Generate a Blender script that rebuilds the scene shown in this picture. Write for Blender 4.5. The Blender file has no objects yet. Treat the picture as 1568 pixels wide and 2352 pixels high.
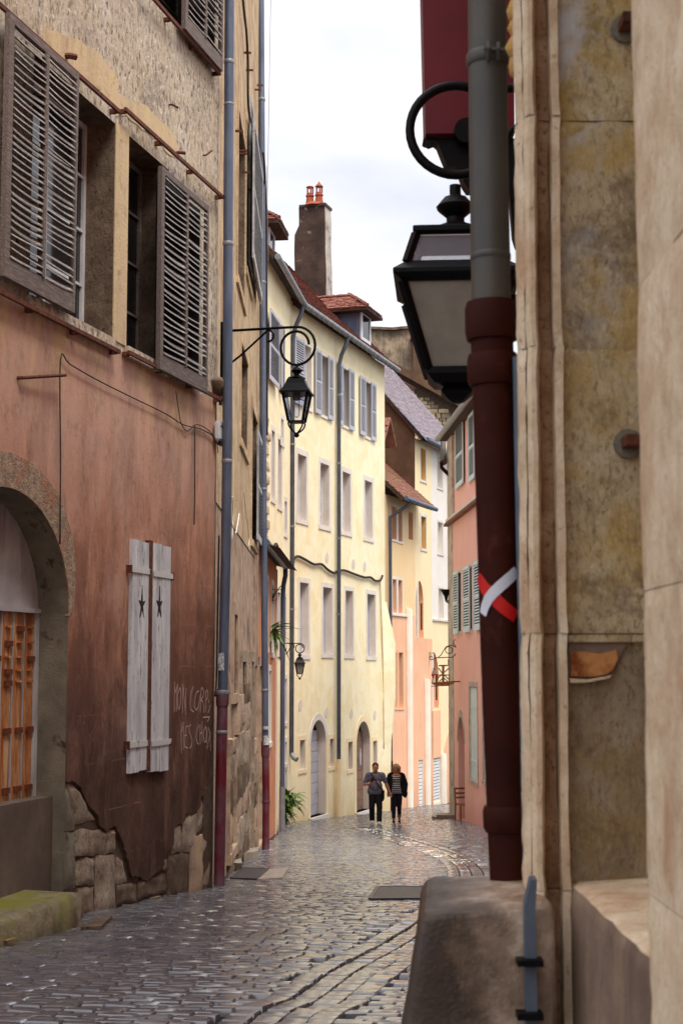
import bpy, bmesh, math, random
from mathutils import Vector, Matrix, noise
from mathutils.geometry import tessellate_polygon
random.seed(7)
R = math.radians
SC = bpy.context.scene
COL = SC.collection

# ------------------------------------------------------------------ camera
F = 3518.0; TH = R(5.75); CZ = 1.565          # focal length in units of a 1568 px wide picture
cam_d = bpy.data.cameras.new('camera'); cam = bpy.data.objects.new('camera', cam_d); COL.objects.link(cam)
cam.location = (0, 0, CZ); cam.rotation_euler = (R(90) + TH, 0, 0)
cam_d.sensor_fit = 'HORIZONTAL'; cam_d.sensor_width = 15.6; cam_d.lens = 35.0
cam_d.clip_start = 0.05; cam_d.clip_end = 3000
cam_d.dof.use_dof = True; cam_d.dof.focus_distance = 19.0; cam_d.dof.aperture_fstop = 6.3
SC.camera = cam

# ------------------------------------------------------------------ sky, sun, exposure
SUN_EL, SUN_AZ = R(60), R(140)               # azimuth clockwise from +y (the view direction)
world = bpy.data.worlds.new('World'); SC.world = world; world.use_nodes = True
wn = world.node_tree; wn.nodes.clear()
def wnode(t, **k):
    n = wn.nodes.new(t)
    for a, b in k.items(): setattr(n, a, b)
    return n
wo = wnode('ShaderNodeOutputWorld'); addsh = wnode('ShaderNodeMixShader'); addsh.inputs[0].default_value = .88
bg1 = wnode('ShaderNodeBackground'); bg2 = wnode('ShaderNodeBackground')
sky = wnode('ShaderNodeTexSky', sky_type='NISHITA', sun_disc=False)
sky.sun_elevation = SUN_EL; sky.sun_rotation = SUN_AZ
bg1.inputs['Strength'].default_value = 0.1
wn.links.new(sky.outputs[0], bg1.inputs['Color'])
tc = wnode('ShaderNodeTexCoord'); sep = wnode('ShaderNodeSeparateXYZ')
wn.links.new(tc.outputs['Generated'], sep.inputs[0])
mp = wnode('ShaderNodeMapping'); mp.inputs['Scale'].default_value = (1.0, 1.0, 2.2); mp.inputs['Location'].default_value = (.3, .1, .25)
wn.links.new(tc.outputs['Generated'], mp.inputs[0])
nz = wnode('ShaderNodeTexNoise'); nz.inputs['Scale'].default_value = 4.5; nz.inputs['Detail'].default_value = 5; nz.inputs['Roughness'].default_value = .5
wn.links.new(mp.outputs[0], nz.inputs['Vector'])
cr = wnode('ShaderNodeValToRGB')
cr.color_ramp.elements[0].position = .32; cr.color_ramp.elements[0].color = (.60, .605, .655, 1)
cr.color_ramp.elements[1].position = .62; cr.color_ramp.elements[1].color = (.89, .885, .90, 1)
wn.links.new(nz.outputs['Fac'], cr.inputs[0])
# standard overcast sky: brightness grows with elevation as (1 + 2 sin e) / 3
m1 = wnode('ShaderNodeMath', operation='MAXIMUM'); m1.inputs[1].default_value = 0
wn.links.new(sep.outputs['Z'], m1.inputs[0])
m2 = wnode('ShaderNodeMath', operation='MULTIPLY_ADD'); m2.inputs[1].default_value = 2 / 3; m2.inputs[2].default_value = 1 / 3
wn.links.new(m1.outputs[0], m2.inputs[0])
m3 = wnode('ShaderNodeMath', operation='MULTIPLY'); m3.inputs[1].default_value = 1.0
wn.links.new(m2.outputs[0], m3.inputs[0])
wn.links.new(cr.outputs[0], bg2.inputs['Color']); wn.links.new(m3.outputs[0], bg2.inputs['Strength'])
wn.links.new(bg1.outputs[0], addsh.inputs[1]); wn.links.new(bg2.outputs[0], addsh.inputs[2])
wn.links.new(addsh.outputs[0], wo.inputs[0])
SKYMUL = m3
m3.inputs[1].default_value = 1.2
sun_d = bpy.data.lights.new('sun', 'SUN'); sun = bpy.data.objects.new('sun', sun_d); COL.objects.link(sun)
sun_d.energy = 1.5; sun_d.angle = R(25); sun_d.color = (1, .95, .87)
sdir = Vector((math.sin(SUN_AZ) * math.cos(SUN_EL), math.cos(SUN_AZ) * math.cos(SUN_EL), math.sin(SUN_EL)))
sun.rotation_euler = sdir.to_track_quat('Z', 'Y').to_euler()
vs = SC.view_settings
vs.view_transform = 'Standard'; vs.look = 'None'; vs.gamma = 1; vs.use_curve_mapping = False
vs.exposure = 1.22

# ------------------------------------------------------------------ projection helpers (picture units 1568 x 2352)
CT, ST = math.cos(TH), math.sin(TH)
def ray(u, v):
    cx = (u - 784) / F; cy = -(v - 1176) / F
    return Vector((cx, CT - cy * ST, ST + cy * CT))
def at_y(u, v, y):
    r = ray(u, v); k = y / r.y
    return Vector((r.x * k, y, CZ + r.z * k))
_GP = [(-60, 3.0), (0, 0), (11, -.55), (15, -.78), (19, -1.08), (26, -1.63), (30, -1.94), (36, -2.36), (44, -2.85), (60, -3.81), (100, -6.2)]
def zg(x, y):
    b = _GP[-1][1]
    for i in range(len(_GP) - 1):
        if _GP[i][0] <= y <= _GP[i + 1][0]:
            (x0, y0), (x1, y1) = _GP[i], _GP[i + 1]; m = (y1 - y0) / (x1 - x0)
            ma = (y1 - _GP[i - 1][1]) / (x1 - _GP[i - 1][0]) if i else m
            mb_ = (_GP[i + 2][1] - y0) / (_GP[i + 2][0] - x0) if i + 2 < len(_GP) else m
            h = x1 - x0; t = (y - x0) / h; t2 = t * t; t3 = t2 * t
            b = (2 * t3 - 3 * t2 + 1) * y0 + (t3 - 2 * t2 + t) * h * ma + (-2 * t3 + 3 * t2) * y1 + (t3 - t2) * h * mb_
            break
    t = min(1, max(0, (y - 20) / 16)); t = t * t * (3 - 2 * t)
    return b + .04 * min(3, max(0, x - 1.2)) * t
def G(u, v):
    r = ray(u, v); lo, hi = 2., 120.
    for _ in range(50):
        m = (lo + hi) / 2
        if CZ + r.z * m / r.y > zg(r.x * m / r.y, m): lo = m
        else: hi = m
    x = r.x * lo / r.y
    return Vector((x, lo, zg(x, lo)))

def ragged(poly, step=.12, amp=.035, seed=0):
    out = []
    for (a, b), (c, e) in zip(poly, poly[1:] + poly[:1]):
        n = max(1, int(math.hypot(c - a, e - b) / step))
        for k in range(n):
            t = k / n; x = a + (c - a) * t; z = b + (e - b) * t
            out.append((x + noise.noise(Vector((x * 7, z * 7, seed))) * amp * 1.6, z + noise.noise(Vector((x * 7, z * 7, seed + 9))) * amp * 1.6))
    return out
class Wall:
    """vertical plane; local x runs along it, local -y points out to the street"""
    def __init__(s, x0, y0, phi, z0=None):
        s.o = Vector((x0, y0)); s.phi = phi; s.X = Vector((math.cos(phi), math.sin(phi))); s.n = Vector((math.sin(phi), -math.cos(phi)))
        s.z0 = zg(x0, y0) if z0 is None else z0
    def sz(s, u, v, d=0.):
        r = ray(u, v); p = s.o + s.n * d
        k = p.dot(s.n) / (r.x * s.n.x + r.y * s.n.y)
        q = Vector((r.x * k, r.y * k)) - p
        return q.dot(s.X), CZ + r.z * k - s.z0
    def rect(s, u0, u1, vt, vb, d=0., ref='l'):
        ur = u0 if ref == 'l' else u1
        vm = (vt + vb) / 2
        return (s.sz(u0, vm, d)[0], s.sz(u1, vm, d)[0], s.sz(ur, vb, d)[1], s.sz(ur, vt, d)[1])
    def w(s, ss, d, z):
        p = s.o + s.X * ss + s.n * d
        return Vector((p.x, p.y, z + s.z0))
    def ground(s, ss, d=0.):
        p = s.o + s.X * ss + s.n * d
        return zg(p.x, p.y) - s.z0

# ------------------------------------------------------------------ materials
def srgb(r, g, b):
    f = lambda c: (c / 255 / 12.92) if c / 255 <= .04045 else ((c / 255 + .055) / 1.055) ** 2.4
    return (f(r), f(g), f(b), 1)
class NT:
    def __init__(s, name):
        s.m = bpy.data.materials.new(name); s.m.use_nodes = True; s.t = s.m.node_tree; s.t.nodes.clear()
        s.out = s.n('ShaderNodeOutputMaterial'); s.b = s.n('ShaderNodeBsdfPrincipled')
        s.t.links.new(s.b.outputs[0], s.out.inputs[0])
        s.c = s.n('ShaderNodeTexCoord'); s.obj = s.c.outputs['Object']
    def n(s, t, **k):
        x = s.t.nodes.new(t)
        for a, b in k.items(): setattr(x, a, b)
        return x
    def put(s, sock, v):
        if hasattr(v, 'is_linked') or hasattr(v, 'links'): s.t.links.new(v, sock)
        else: sock.default_value = v
    def noise(s, scale=5, detail=6, rough=.6, stretch=None, dist=0, offset=None):
        x = s.n('ShaderNodeTexNoise'); x.inputs['Scale'].default_value = scale; x.inputs['Detail'].default_value = detail
        x.inputs['Roughness'].default_value = rough; x.inputs['Distortion'].default_value = dist
        m = s.n('ShaderNodeMapping'); s.t.links.new(s.obj, m.inputs[0])
        if stretch: m.inputs['Scale'].default_value = stretch
        if offset: m.inputs['Location'].default_value = offset
        s.t.links.new(m.outputs[0], x.inputs['Vector'])
        return x.outputs['Fac']
    def ramp(s, f, stops):
        x = s.n('ShaderNodeValToRGB'); e = x.color_ramp.elements
        while len(e) < len(stops): e.new(.5)
        for i, (p, c) in enumerate(stops):
            e[i].position = p; e[i].color = c if hasattr(c, '__len__') else (c, c, c, 1)
        s.put(x.inputs[0], f); return x.outputs[0]
    def mix(s, f, a, b, mode='MIX'):
        x = s.n('ShaderNodeMix', data_type='RGBA', blend_type=mode)
        s.put(x.inputs[0], f); s.put(x.inputs[6], a); s.put(x.inputs[7], b); return x.outputs[2]
    def math(s, op, a, b=0., c=None):
        x = s.n('ShaderNodeMath', operation=op); s.put(x.inputs[0], a); s.put(x.inputs[1], b)
        if c is not None: s.put(x.inputs[2], c)
        return x.outputs[0]
    def xyz(s):
        x = s.n('ShaderNodeSeparateXYZ'); s.t.links.new(s.obj, x.inputs[0]); return x.outputs
    def bump(s, h, strength=.5, dist=.02):
        x = s.n('ShaderNodeBump'); x.inputs['Strength'].default_value = strength; x.inputs['Distance'].default_value = dist
        s.put(x.inputs['Height'], h)
        if s.b.inputs['Normal'].is_linked:
            s.t.links.new(s.b.inputs['Normal'].links[0].from_socket, x.inputs['Normal'])
        s.t.links.new(x.outputs[0], s.b.inputs['Normal'])
    def set(s, **k):
        for a, b in k.items(): s.put(s.b.inputs[a.replace('_', ' ')], b)
def wear(name, c1, c2, scale=4, lo=.35, hi=.65, rough=.85, bump=.3, bscale=60, bdist=.006, streak=None, streak_amt=.5, dirt=None, dirt_lo=.5, dirt_hi=.7, dirt_scale=2.5, metal=0, spec=.3, stretch=None, detail=8, damp=None):
    """mottled surface: two tones, optional vertical rain streaks and patches of another tone"""
    N = NT(name)
    col = N.ramp(N.noise(scale, detail, .62, stretch), [(lo, c1), (hi, c2)])
    if streak is not None:
        f = N.noise(3.2, 8, .7, (1.5, 1.5, .22), .6)
        g = N.noise(.9, 3, .5)
        f = N.math('MULTIPLY', N.ramp(f, [(.46, 0), (.66, 1)]), N.ramp(g, [(.35, .1), (.6, 1)]))
        col = N.mix(N.math('MULTIPLY', f, streak_amt), col, streak)
    if dirt is not None:
        f = N.ramp(N.noise(dirt_scale, 9, .68, None, .3, (3, 1, 7)), [(dirt_lo, 0), (dirt_hi, 1)])
        col = N.mix(f, col, dirt)
    if damp is not None:
        zf = N.math('MULTIPLY_ADD', N.math('SUBTRACT', N.noise(1.1, 7, .68), .5), 2.4, N.xyz()[2])
        col = N.mix(N.ramp(N.math('MULTIPLY_ADD', zf, .25, .25), [(.05, .85), (.55, 0)]), col, damp)
    N.set(Base_Color=col, Roughness=N.math('MULTIPLY_ADD', N.noise(scale * 3, 4), .25, rough - .12), Metallic=metal)
    N.b.inputs['Specular IOR Level'].default_value = spec
    if bump: N.bump(N.noise(bscale, 5, .65), bump, bdist)
    return N.m
S = srgb
MT = {}
def build_materials():
    # left pink house
    N = NT('pink_plaster')
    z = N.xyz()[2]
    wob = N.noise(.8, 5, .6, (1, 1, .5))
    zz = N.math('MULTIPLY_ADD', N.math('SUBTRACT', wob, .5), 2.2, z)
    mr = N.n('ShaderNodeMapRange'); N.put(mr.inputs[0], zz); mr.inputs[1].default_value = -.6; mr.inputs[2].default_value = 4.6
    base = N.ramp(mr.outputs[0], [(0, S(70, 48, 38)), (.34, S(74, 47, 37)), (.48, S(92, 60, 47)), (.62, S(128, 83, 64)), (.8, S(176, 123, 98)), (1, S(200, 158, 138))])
    st = N.ramp(N.noise(2.4, 10, .74, (1.3, 1.3, .5), .8), [(.46, 0), (.62, 1)])
    st = N.math('MULTIPLY', st, N.ramp(N.noise(.7, 3), [(.35, .15), (.65, 1)]))
    base = N.mix(N.math('MULTIPLY', N.math('MULTIPLY', st, .8), N.ramp(mr.outputs[0], [(.3, .25), (.7, 1)])), base, S(214, 156, 128))
    bl = N.ramp(N.noise(.9, 9, .72, (1, 1, .6), .4, (6, 2, 9)), [(.5, 0), (.64, .6)])
    base = N.mix(N.math('MULTIPLY', bl, N.ramp(mr.outputs[0], [(.35, .12), (.75, 1)])), base, S(206, 162, 142))
    dk = N.ramp(N.noise(1.5, 9, .72, (1.2, 1.2, .3), .2, (9, 0, 3)), [(.46, 0), (.8, 1)])
    base = N.mix(N.math('MULTIPLY', dk, .8), base, S(96, 72, 62))
    pt = N.ramp(N.noise(1.7, 9, .7, None, .5, (2, 5, 1)), [(.60, 0), (.68, 1)])
    low = N.ramp(z, [(0, .8), (1, 0)])
    base = N.mix(N.math('MULTIPLY', pt, low), base, S(176, 136, 108))
    oc = N.math('MULTIPLY', N.ramp(N.noise(2.2, 8, .7, (1.6, 1.6, .5), .3, (4, 4, 4)), [(.5, 0), (.62, 1)]), N.ramp(N.math('MULTIPLY', z, .1), [(.46, 0), (.54, .8)]))
    base = N.mix(oc, base, S(206, 172, 122))
    wv = N.math('FRACT', N.math('MULTIPLY', N.math('MULTIPLY_ADD', N.noise(1.2, 2), .05, z), 1 / .47))
    ln = N.ramp(wv, [(0, 1), (.012, 1), (.03, 0)])
    ln = N.math('MULTIPLY', ln, N.ramp(N.noise(2.4, 5, .6, (1, 1, .2)), [(.5, 0), (.7, .35)]))
    base = N.mix(ln, base, S(216, 170, 152))
    base = N.mix(.75, base, N.ramp(N.noise(5, 11, .8, (1, 1, .6)), [(.32, .38), (.48, .92), (.7, 1.)]), 'MULTIPLY')
    base = N.mix(N.ramp(N.noise(16, 10, .8, (1, 1, .6), .6, (7, 7, 7)), [(.60, 0), (.70, .5)]), base, S(206, 160, 134))
    N.set(Base_Color=base, Roughness=.8); N.b.inputs['Specular IOR Level'].default_value = .25
    N.bump(N.noise(18, 6, .6), .25, .02); N.bump(N.noise(90, 4, .6), .25, .004)
    MT['pink'] = N.m
    N = NT('roughcast')
    a = N.ramp(N.noise(1.1, 7, .65), [(.3, S(166, 150, 138)), (.5, S(206, 188, 164)), (.7, S(224, 212, 200))])
    b = N.noise(12, 9, .76, (1.3, 1.3, .62), .4)
    a = N.mix(N.ramp(b, [(.38, 1), (.5, 0)]), a, S(92, 78, 70))
    a = N.mix(N.ramp(N.noise(14, 8, .75), [(.53, 0), (.62, .9)]), a, S(244, 230, 208))
    a = N.mix(N.math('MULTIPLY', N.ramp(N.noise(3, 6, .6, (1.6, 1.6, .15)), [(.5, 0), (.7, 1)]), .28), a, S(204, 168, 108))
    N.set(Base_Color=a, Roughness=.92); N.bump(b, .9, .045); N.bump(N.noise(70, 4), .4, .01)
    MT['roughcast'] = N.m
    MT['ochre_band'] = wear('ochre_band', S(208, 184, 140), S(200, 174, 142), 3.5, streak=S(150, 124, 98), streak_amt=.8, bump=.5, bscale=24, bdist=.015, dirt=S(160, 132, 104), dirt_lo=.54, dirt_hi=.7, dirt_scale=6)
    MT['arch_band'] = wear('arch_band', S(140, 116, 98), S(178, 152, 126), 12, .4, .6, bump=.9, bscale=38, bdist=.03, dirt=S(168, 110, 84), dirt_lo=.55, dirt_hi=.7)
    MT['rubble_pale'] = wear('rubble_pale', S(170, 146, 112), S(206, 184, 150), 3, bump=.6, bscale=10, bdist=.04, dirt=S(120, 100, 78), dirt_lo=.56, dirt_hi=.72)
    MT['mortar'] = wear('mortar', S(72, 56, 46), S(104, 82, 66), 8, bump=.7, bscale=40, bdist=.02)
    MT['jamb_cement'] = wear('jamb_cement', S(104, 96, 84), S(134, 124, 106), 3, bump=.6, bscale=45, bdist=.012, dirt=S(74, 54, 42), dirt_lo=.58, dirt_hi=.66, dirt_scale=3.5)
    MT['block'] = wear('block', S(92, 78, 68), S(116, 102, 92), 2, bump=.3, bscale=50, bdist=.006, streak=S(70, 52, 42), streak_amt=.8)
    N = NT('mossy_step')
    a = N.ramp(N.noise(6, 7), [(.35, S(86, 74, 58)), (.65, S(140, 124, 100))])
    gm = N.n('ShaderNodeNewGeometry'); sp = N.n('ShaderNodeSeparateXYZ'); N.t.links.new(gm.outputs['Normal'], sp.inputs[0])
    f = N.ramp(N.noise(1.6, 6, .6, None, .3), [(.46, 0), (.6, 1)])
    up = N.ramp(sp.outputs[2], [(.1, .3), (.8, 1)])
    a = N.mix(N.math('MULTIPLY', f, up), a, S(112, 108, 26))
    N.set(Base_Color=a, Roughness=.75); N.bump(N.noise(40, 5), .6, .015); MT['moss'] = N.m
    # wood
    def wood(nm, c1, c2, c3):
        N = NT(nm)
        g = N.noise(5, 8, .7, (1.2, 12, 12), .4)
        a = N.ramp(g, [(.3, c1), (.52, c2), (.72, c3)])
        oi = N.n('ShaderNodeObjectInfo')
        a = N.mix(.55, a, N.mix(oi.outputs['Random'], (.45, .42, .40, 1), (1, 1, 1, 1)), 'MULTIPLY')
        N.set(Base_Color=a, Roughness=.85); N.bump(g, .5, .006); return N.m
    MT['slat'] = wood('weathered_slat', S(106, 98, 94), S(164, 158, 154), S(228, 224, 220))
    MT['stile'] = wood('weathered_stile', S(84, 68, 62), S(118, 104, 98), S(160, 146, 138))
    N = NT('peeling_white')
    a = N.ramp(N.noise(3, 8, .6, (3, 3, .4)), [(.35, S(178, 176, 180)), (.65, S(222, 220, 220))])
    f = N.ramp(N.noise(14, 8, .75, (2.2, 2.2, .35), .4), [(.56, 0), (.64, 1)])
    a = N.mix(f, a, S(120, 104, 92))
    N.set(Base_Color=a, Roughness=.7); N.bump(f, -.4, .004); MT['peel'] = N.m
    N = NT('orange_door_wood')
    a = N.ramp(N.noise(3, 9, .68, (4, 4, .5), .5), [(.32, S(112, 62, 32)), (.5, S(172, 104, 54)), (.64, S(206, 164, 122))])
    N.set(Base_Color=a, Roughness=.6); N.bump(N.noise(9, 7, .6, (5, 5, .4)), .3, .006); MT['orange_door'] = N.m
    MT['door_iron'] = wear('door_iron', S(84, 44, 26), S(124, 66, 34), 30, rough=.75, bump=.3)
    MT['door_pale'] = wear('door_pale', S(166, 160, 162), S(200, 196, 196), 2, streak=S(112, 98, 84), streak_amt=.9, bump=.1, rough=.6)
    # metals
    MT['rust'] = wear('rust', S(66, 34, 26), S(116, 64, 44), 25, rough=.8, bump=.5, bscale=90, bdist=.004)
    MT['rust_paint'] = wear('rust_paint', S(140, 84, 50), S(206, 202, 198), 9, .34, .42, rough=.75, bump=.3)
    MT['zinc'] = wear('zinc', S(68, 78, 100), S(102, 110, 130), 3, .3, .7, rough=.5, bump=.05, metal=.35, spec=.5, streak=S(140, 146, 158), streak_amt=.5, stretch=(2, 2, .4))
    MT['zinc_far'] = wear('zinc_far', S(66, 68, 78), S(88, 90, 100), 3, .3, .7, rough=.5, bump=.05, metal=.3, spec=.4)
    MT['zinc_grey'] = wear('zinc_grey', S(116, 118, 122), S(150, 152, 156), 5, .3, .7, rough=.5, bump=.05, metal=.3, spec=.5)
    MT['zinc_old'] = wear('zinc_old', S(64, 66, 68), S(84, 76, 66), 3, .35, .65, rough=.5, bump=.08, metal=.3, spec=.5, streak=S(88, 62, 38), streak_amt=.8)
    MT['red_iron'] = wear('red_iron', S(98, 22, 34), S(100, 74, 84), 2.2, .42, .58, rough=.5, bump=.15, bscale=50, spec=.4, stretch=(1, 1, .5))
    MT['brown_iron'] = wear('brown_iron', S(44, 11, 5), S(62, 20, 9), 5, .35, .7, rough=.6, bump=.2, bscale=120, bdist=.001, spec=.12, dirt=S(92, 42, 24), dirt_lo=.6, dirt_hi=.8, dirt_scale=9)
    MT['black_iron'] = wear('black_iron', S(3, 3, 5), S(6, 6, 9), 9, rough=.45, bump=.05, spec=.16)
    MT['dark_cable'] = wear('dark_cable', S(34, 28, 28), S(62, 52, 48), 20, rough=.7, bump=0)
    MT['pale_cable'] = wear('pale_cable', S(206, 200, 190), S(226, 222, 214), 20, rough=.6, bump=0)
    MT['conduit'] = wear('conduit', S(78, 86, 98), S(94, 102, 114), 8, rough=.5, bump=.05, spec=.4)
    MT['plastic'] = wear('plastic_white', S(198, 198, 200), S(218, 218, 218), 6, rough=.5, bump=0)
    MT['beige_box'] = wear('beige_box', S(176, 156, 116), S(196, 178, 140), 9, rough=.6, bump=.1)
    MT['burgundy'] = wear('burgundy', S(92, 3, 22), S(106, 6, 28), 4, rough=.4, bump=0, spec=.4)
    # renders of the far houses
    MT['yellow'] = wear('yellow_render', S(246, 230, 188), S(250, 240, 208), .7, .3, .7, rough=.9, bump=.15, bscale=25, bdist=.01, streak=S(222, 194, 138), streak_amt=.35, dirt=S(240, 222, 176), dirt_lo=.48, dirt_hi=.62, dirt_scale=1.5, damp=S(206, 178, 128))
    MT['peach'] = wear('peach_render', S(236, 200, 150), S(240, 210, 164), .8, .3, .7, rough=.9, bump=.1, bscale=25, streak=S(226, 180, 130), streak_amt=.3)
    MT['salmon'] = wear('salmon_render', S(234, 178, 142), S(240, 190, 156), .8, .3, .7, rough=.9, bump=.1, bscale=25, streak=S(216, 150, 106), streak_amt=.4, damp=S(186, 140, 110))
    MT['cream'] = wear('cream_render', S(240, 216, 170), S(244, 224, 184), .8, .3, .7, rough=.9, bump=.1, bscale=25)
    MT['white_r'] = wear('white_render', S(226, 216, 206), S(236, 230, 222), .8, .3, .7, rough=.9, bump=.1, bscale=25)
    MT['rose'] = wear('rose_render', S(246, 188, 178), S(248, 200, 190), .9, .3, .7, rough=.9, bump=.15, bscale=25, streak=S(236, 164, 152), streak_amt=.5, damp=S(200, 130, 118))
    MT['trim'] = wear('pale_stone_trim', S(214, 204, 194), S(228, 220, 208), 1.5, bump=.2, bscale=30, bdist=.006)
    MT['reveal'] = wear('reveal_stone', S(208, 194, 182), S(222, 210, 198), 1.8, bump=.3, bscale=25, bdist=.008)
    MT['reveal_y'] = wear('reveal_ochre', S(206, 164, 96), S(222, 186, 120), 1.8, bump=.2, bscale=25)
    MT['quoin'] = wear('quoin', S(178, 166, 158), S(206, 196, 186), 3, bump=.4, bscale=25, bdist=.01, dirt=S(140, 118, 106))
    MT['pillar'] = wear('white_pillar', S(226, 214, 196), S(236, 226, 210), 1.4, bump=.1, bscale=20, streak=S(206, 190, 166), streak_amt=.3)
    MT['brown_wall'] = wear('brown_wall', S(84, 60, 44), S(104, 78, 58), 1.5, bump=.3, bscale=25, bdist=.01)
    MT['old_wall'] = wear('old_brown_plaster', S(176, 146, 112), S(214, 188, 150), 2.2, .35, .65, bump=.7, bscale=18, bdist=.04, streak=S(120, 90, 64), streak_amt=.9, dirt=S(150, 118, 92), dirt_lo=.52, dirt_hi=.7, dirt_scale=1.6)
    MT['old_low'] = wear('old_low_plaster', S(146, 122, 106), S(190, 164, 144), 2.6, .35, .65, bump=.5, bscale=30, bdist=.02, streak=S(206, 168, 118), streak_amt=.6, dirt=S(96, 72, 58), dirt_lo=.52, dirt_hi=.68, dirt_scale=1.6)
    MT['low_orange'] = wear('low_orange_render', S(196, 128, 92), S(214, 150, 114), 1.2, bump=.3, bscale=30, streak=S(170, 108, 80), streak_amt=.6)
    MT['gable_grey'] = wear('gable_grey', S(112, 96, 80), S(176, 154, 128), 1.2, .38, .62, bump=.5, bscale=8, bdist=.06, streak=S(70, 58, 50), streak_amt=.9)
    MT['chimney'] = wear('chimney_render', S(58, 45, 39), S(80, 63, 54), 1.6, .4, .6, bump=.5, bscale=14, bdist=.03, dirt=S(150, 130, 112), dirt_lo=.60, dirt_hi=.66, dirt_scale=2.2)
    MT['chimney_side'] = wear('chimney_pale', S(160, 148, 138), S(190, 180, 170), 1.6, .4, .6, bump=.4, bscale=14, bdist=.03, dirt=S(112, 98, 88), dirt_lo=.52, dirt_hi=.7)
    MT['terracotta'] = wear('terracotta', S(140, 66, 42), S(164, 88, 60), 8, rough=.8, bump=.2)
    def tilem(nm, cs, moss=None):
        N = NT(nm)
        a = N.ramp(N.noise(6.0, 2, .5), [(.32 + .36 * i / (len(cs) - 1), c) for i, c in enumerate(cs)])
        a = N.mix(.45, a, N.ramp(N.noise(26, 3, .7), [(.3, .35), (.7, 1.)]), 'MULTIPLY')
        if moss: a = N.mix(N.ramp(N.noise(1.3, 6), [(.5, 0), (.66, .8)]), a, moss)
        N.set(Base_Color=a, Roughness=.8); N.bump(N.noise(40, 4), .4, .01); return N.m
    MT['tile'] = tilem('red_brown_tile', [S(82, 46, 42), S(118, 66, 56), S(150, 92, 76), S(106, 62, 56)])
    MT['tile_dormer'] = tilem('red_dormer_tile', [S(100, 46, 40), S(134, 70, 56), S(158, 106, 84), S(114, 60, 50)])
    MT['tile_moss'] = tilem('mossy_tile', [S(132, 82, 70), S(160, 108, 90), S(150, 96, 84)], S(128, 120, 60))
    MT['tile_mauve'] = tilem('mauve_tile', [S(132, 118, 128), S(158, 144, 152), S(172, 160, 166), S(140, 124, 132)])
    MT['wood_dark'] = wear('dark_eaves_wood', S(48, 34, 28), S(78, 56, 46), 8, bump=.2)
    MT['shutter_grey'] = wear('grey_shutter_paint', S(172, 172, 182), S(190, 190, 198), 2, rough=.6, bump=.05)
    MT['shutter_old'] = wear('old_grey_shutter', S(150, 148, 150), S(190, 188, 186), 5, rough=.7, bump=.2, dirt=S(110, 92, 80), dirt_lo=.56, dirt_hi=.7, dirt_scale=5)
    MT['shutter_blue'] = wear('pale_blue_shutter', S(206, 226, 234), S(220, 236, 242), 2, rough=.6, bump=.05)
    MT['frame_white'] = wear('white_frame', S(196, 198, 204), S(216, 218, 222), 5, rough=.55, bump=.05)
    MT['door_grey'] = wear('grey_door', S(166, 164, 172), S(192, 190, 196), 2, rough=.6, bump=.1, streak=S(140, 132, 132), streak_amt=.4)
    MT['door_brown'] = wear('brown_door', S(112, 84, 72), S(142, 110, 94), 3, rough=.7, bump=.2, streak=S(84, 62, 54), streak_amt=.6)
    MT['white_paint'] = wear('white_garage_paint', S(214, 212, 210), S(228, 226, 224), 2, rough=.55, bump=.05)
    N = NT('window_glass'); N.set(Base_Color=S(28, 30, 34), Roughness=.08); N.b.inputs['Specular IOR Level'].default_value = .6; MT['glass'] = N.m
    N = NT('frosted_pane'); N.set(Base_Color=N.ramp(N.noise(14, 5), [(.3, S(150, 146, 132)), (.7, S(172, 168, 154))]), Roughness=.55)
    N.b.inputs['Transmission Weight'].default_value = .35; MT['frost'] = N.m
    N = NT('clear_pane'); N.set(Base_Color=(.92, .95, .97, 1), Roughness=.06)
    tr = N.n('ShaderNodeBsdfTransparent'); gl = N.n('ShaderNodeBsdfGlossy'); gl.inputs['Roughness'].default_value = .06
    mx = N.n('ShaderNodeMixShader'); fr = N.n('ShaderNodeFresnel'); fr.inputs[0].default_value = 1.5
    N.t.links.new(N.math('MULTIPLY', fr.outputs[0], .7), mx.inputs[0]); N.t.links.new(tr.outputs[0], mx.inputs[1]); N.t.links.new(gl.outputs[0], mx.inputs[2])
    tr.inputs[0].default_value = (.93, .94, .97, 1)
    N.t.links.new(mx.outputs[0], N.out.inputs[0]); MT['clear'] = N.m
    N = NT('milky_pane'); df = N.n('ShaderNodeBsdfTranslucent'); df.inputs[0].default_value = S(214, 214, 226); d2_ = N.n('ShaderNodeBsdfDiffuse'); d2_.inputs[0].default_value = S(200, 200, 212)
    tr = N.n('ShaderNodeBsdfTransparent'); ma = N.n('ShaderNodeMixShader'); ma.inputs[0].default_value = .45; mz = N.n('ShaderNodeMixShader'); mz.inputs[0].default_value = .75
    N.t.links.new(df.outputs[0], ma.inputs[1]); N.t.links.new(d2_.outputs[0], ma.inputs[2]); N.t.links.new(ma.outputs[0], mz.inputs[1]); N.t.links.new(tr.outputs[0], mz.inputs[2]); N.t.links.new(mz.outputs[0], N.out.inputs[0]); MT['milky'] = N.m
    N = NT('dark_room'); N.set(Base_Color=S(30, 22, 18), Roughness=.95); MT['dark'] = N.m
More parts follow.
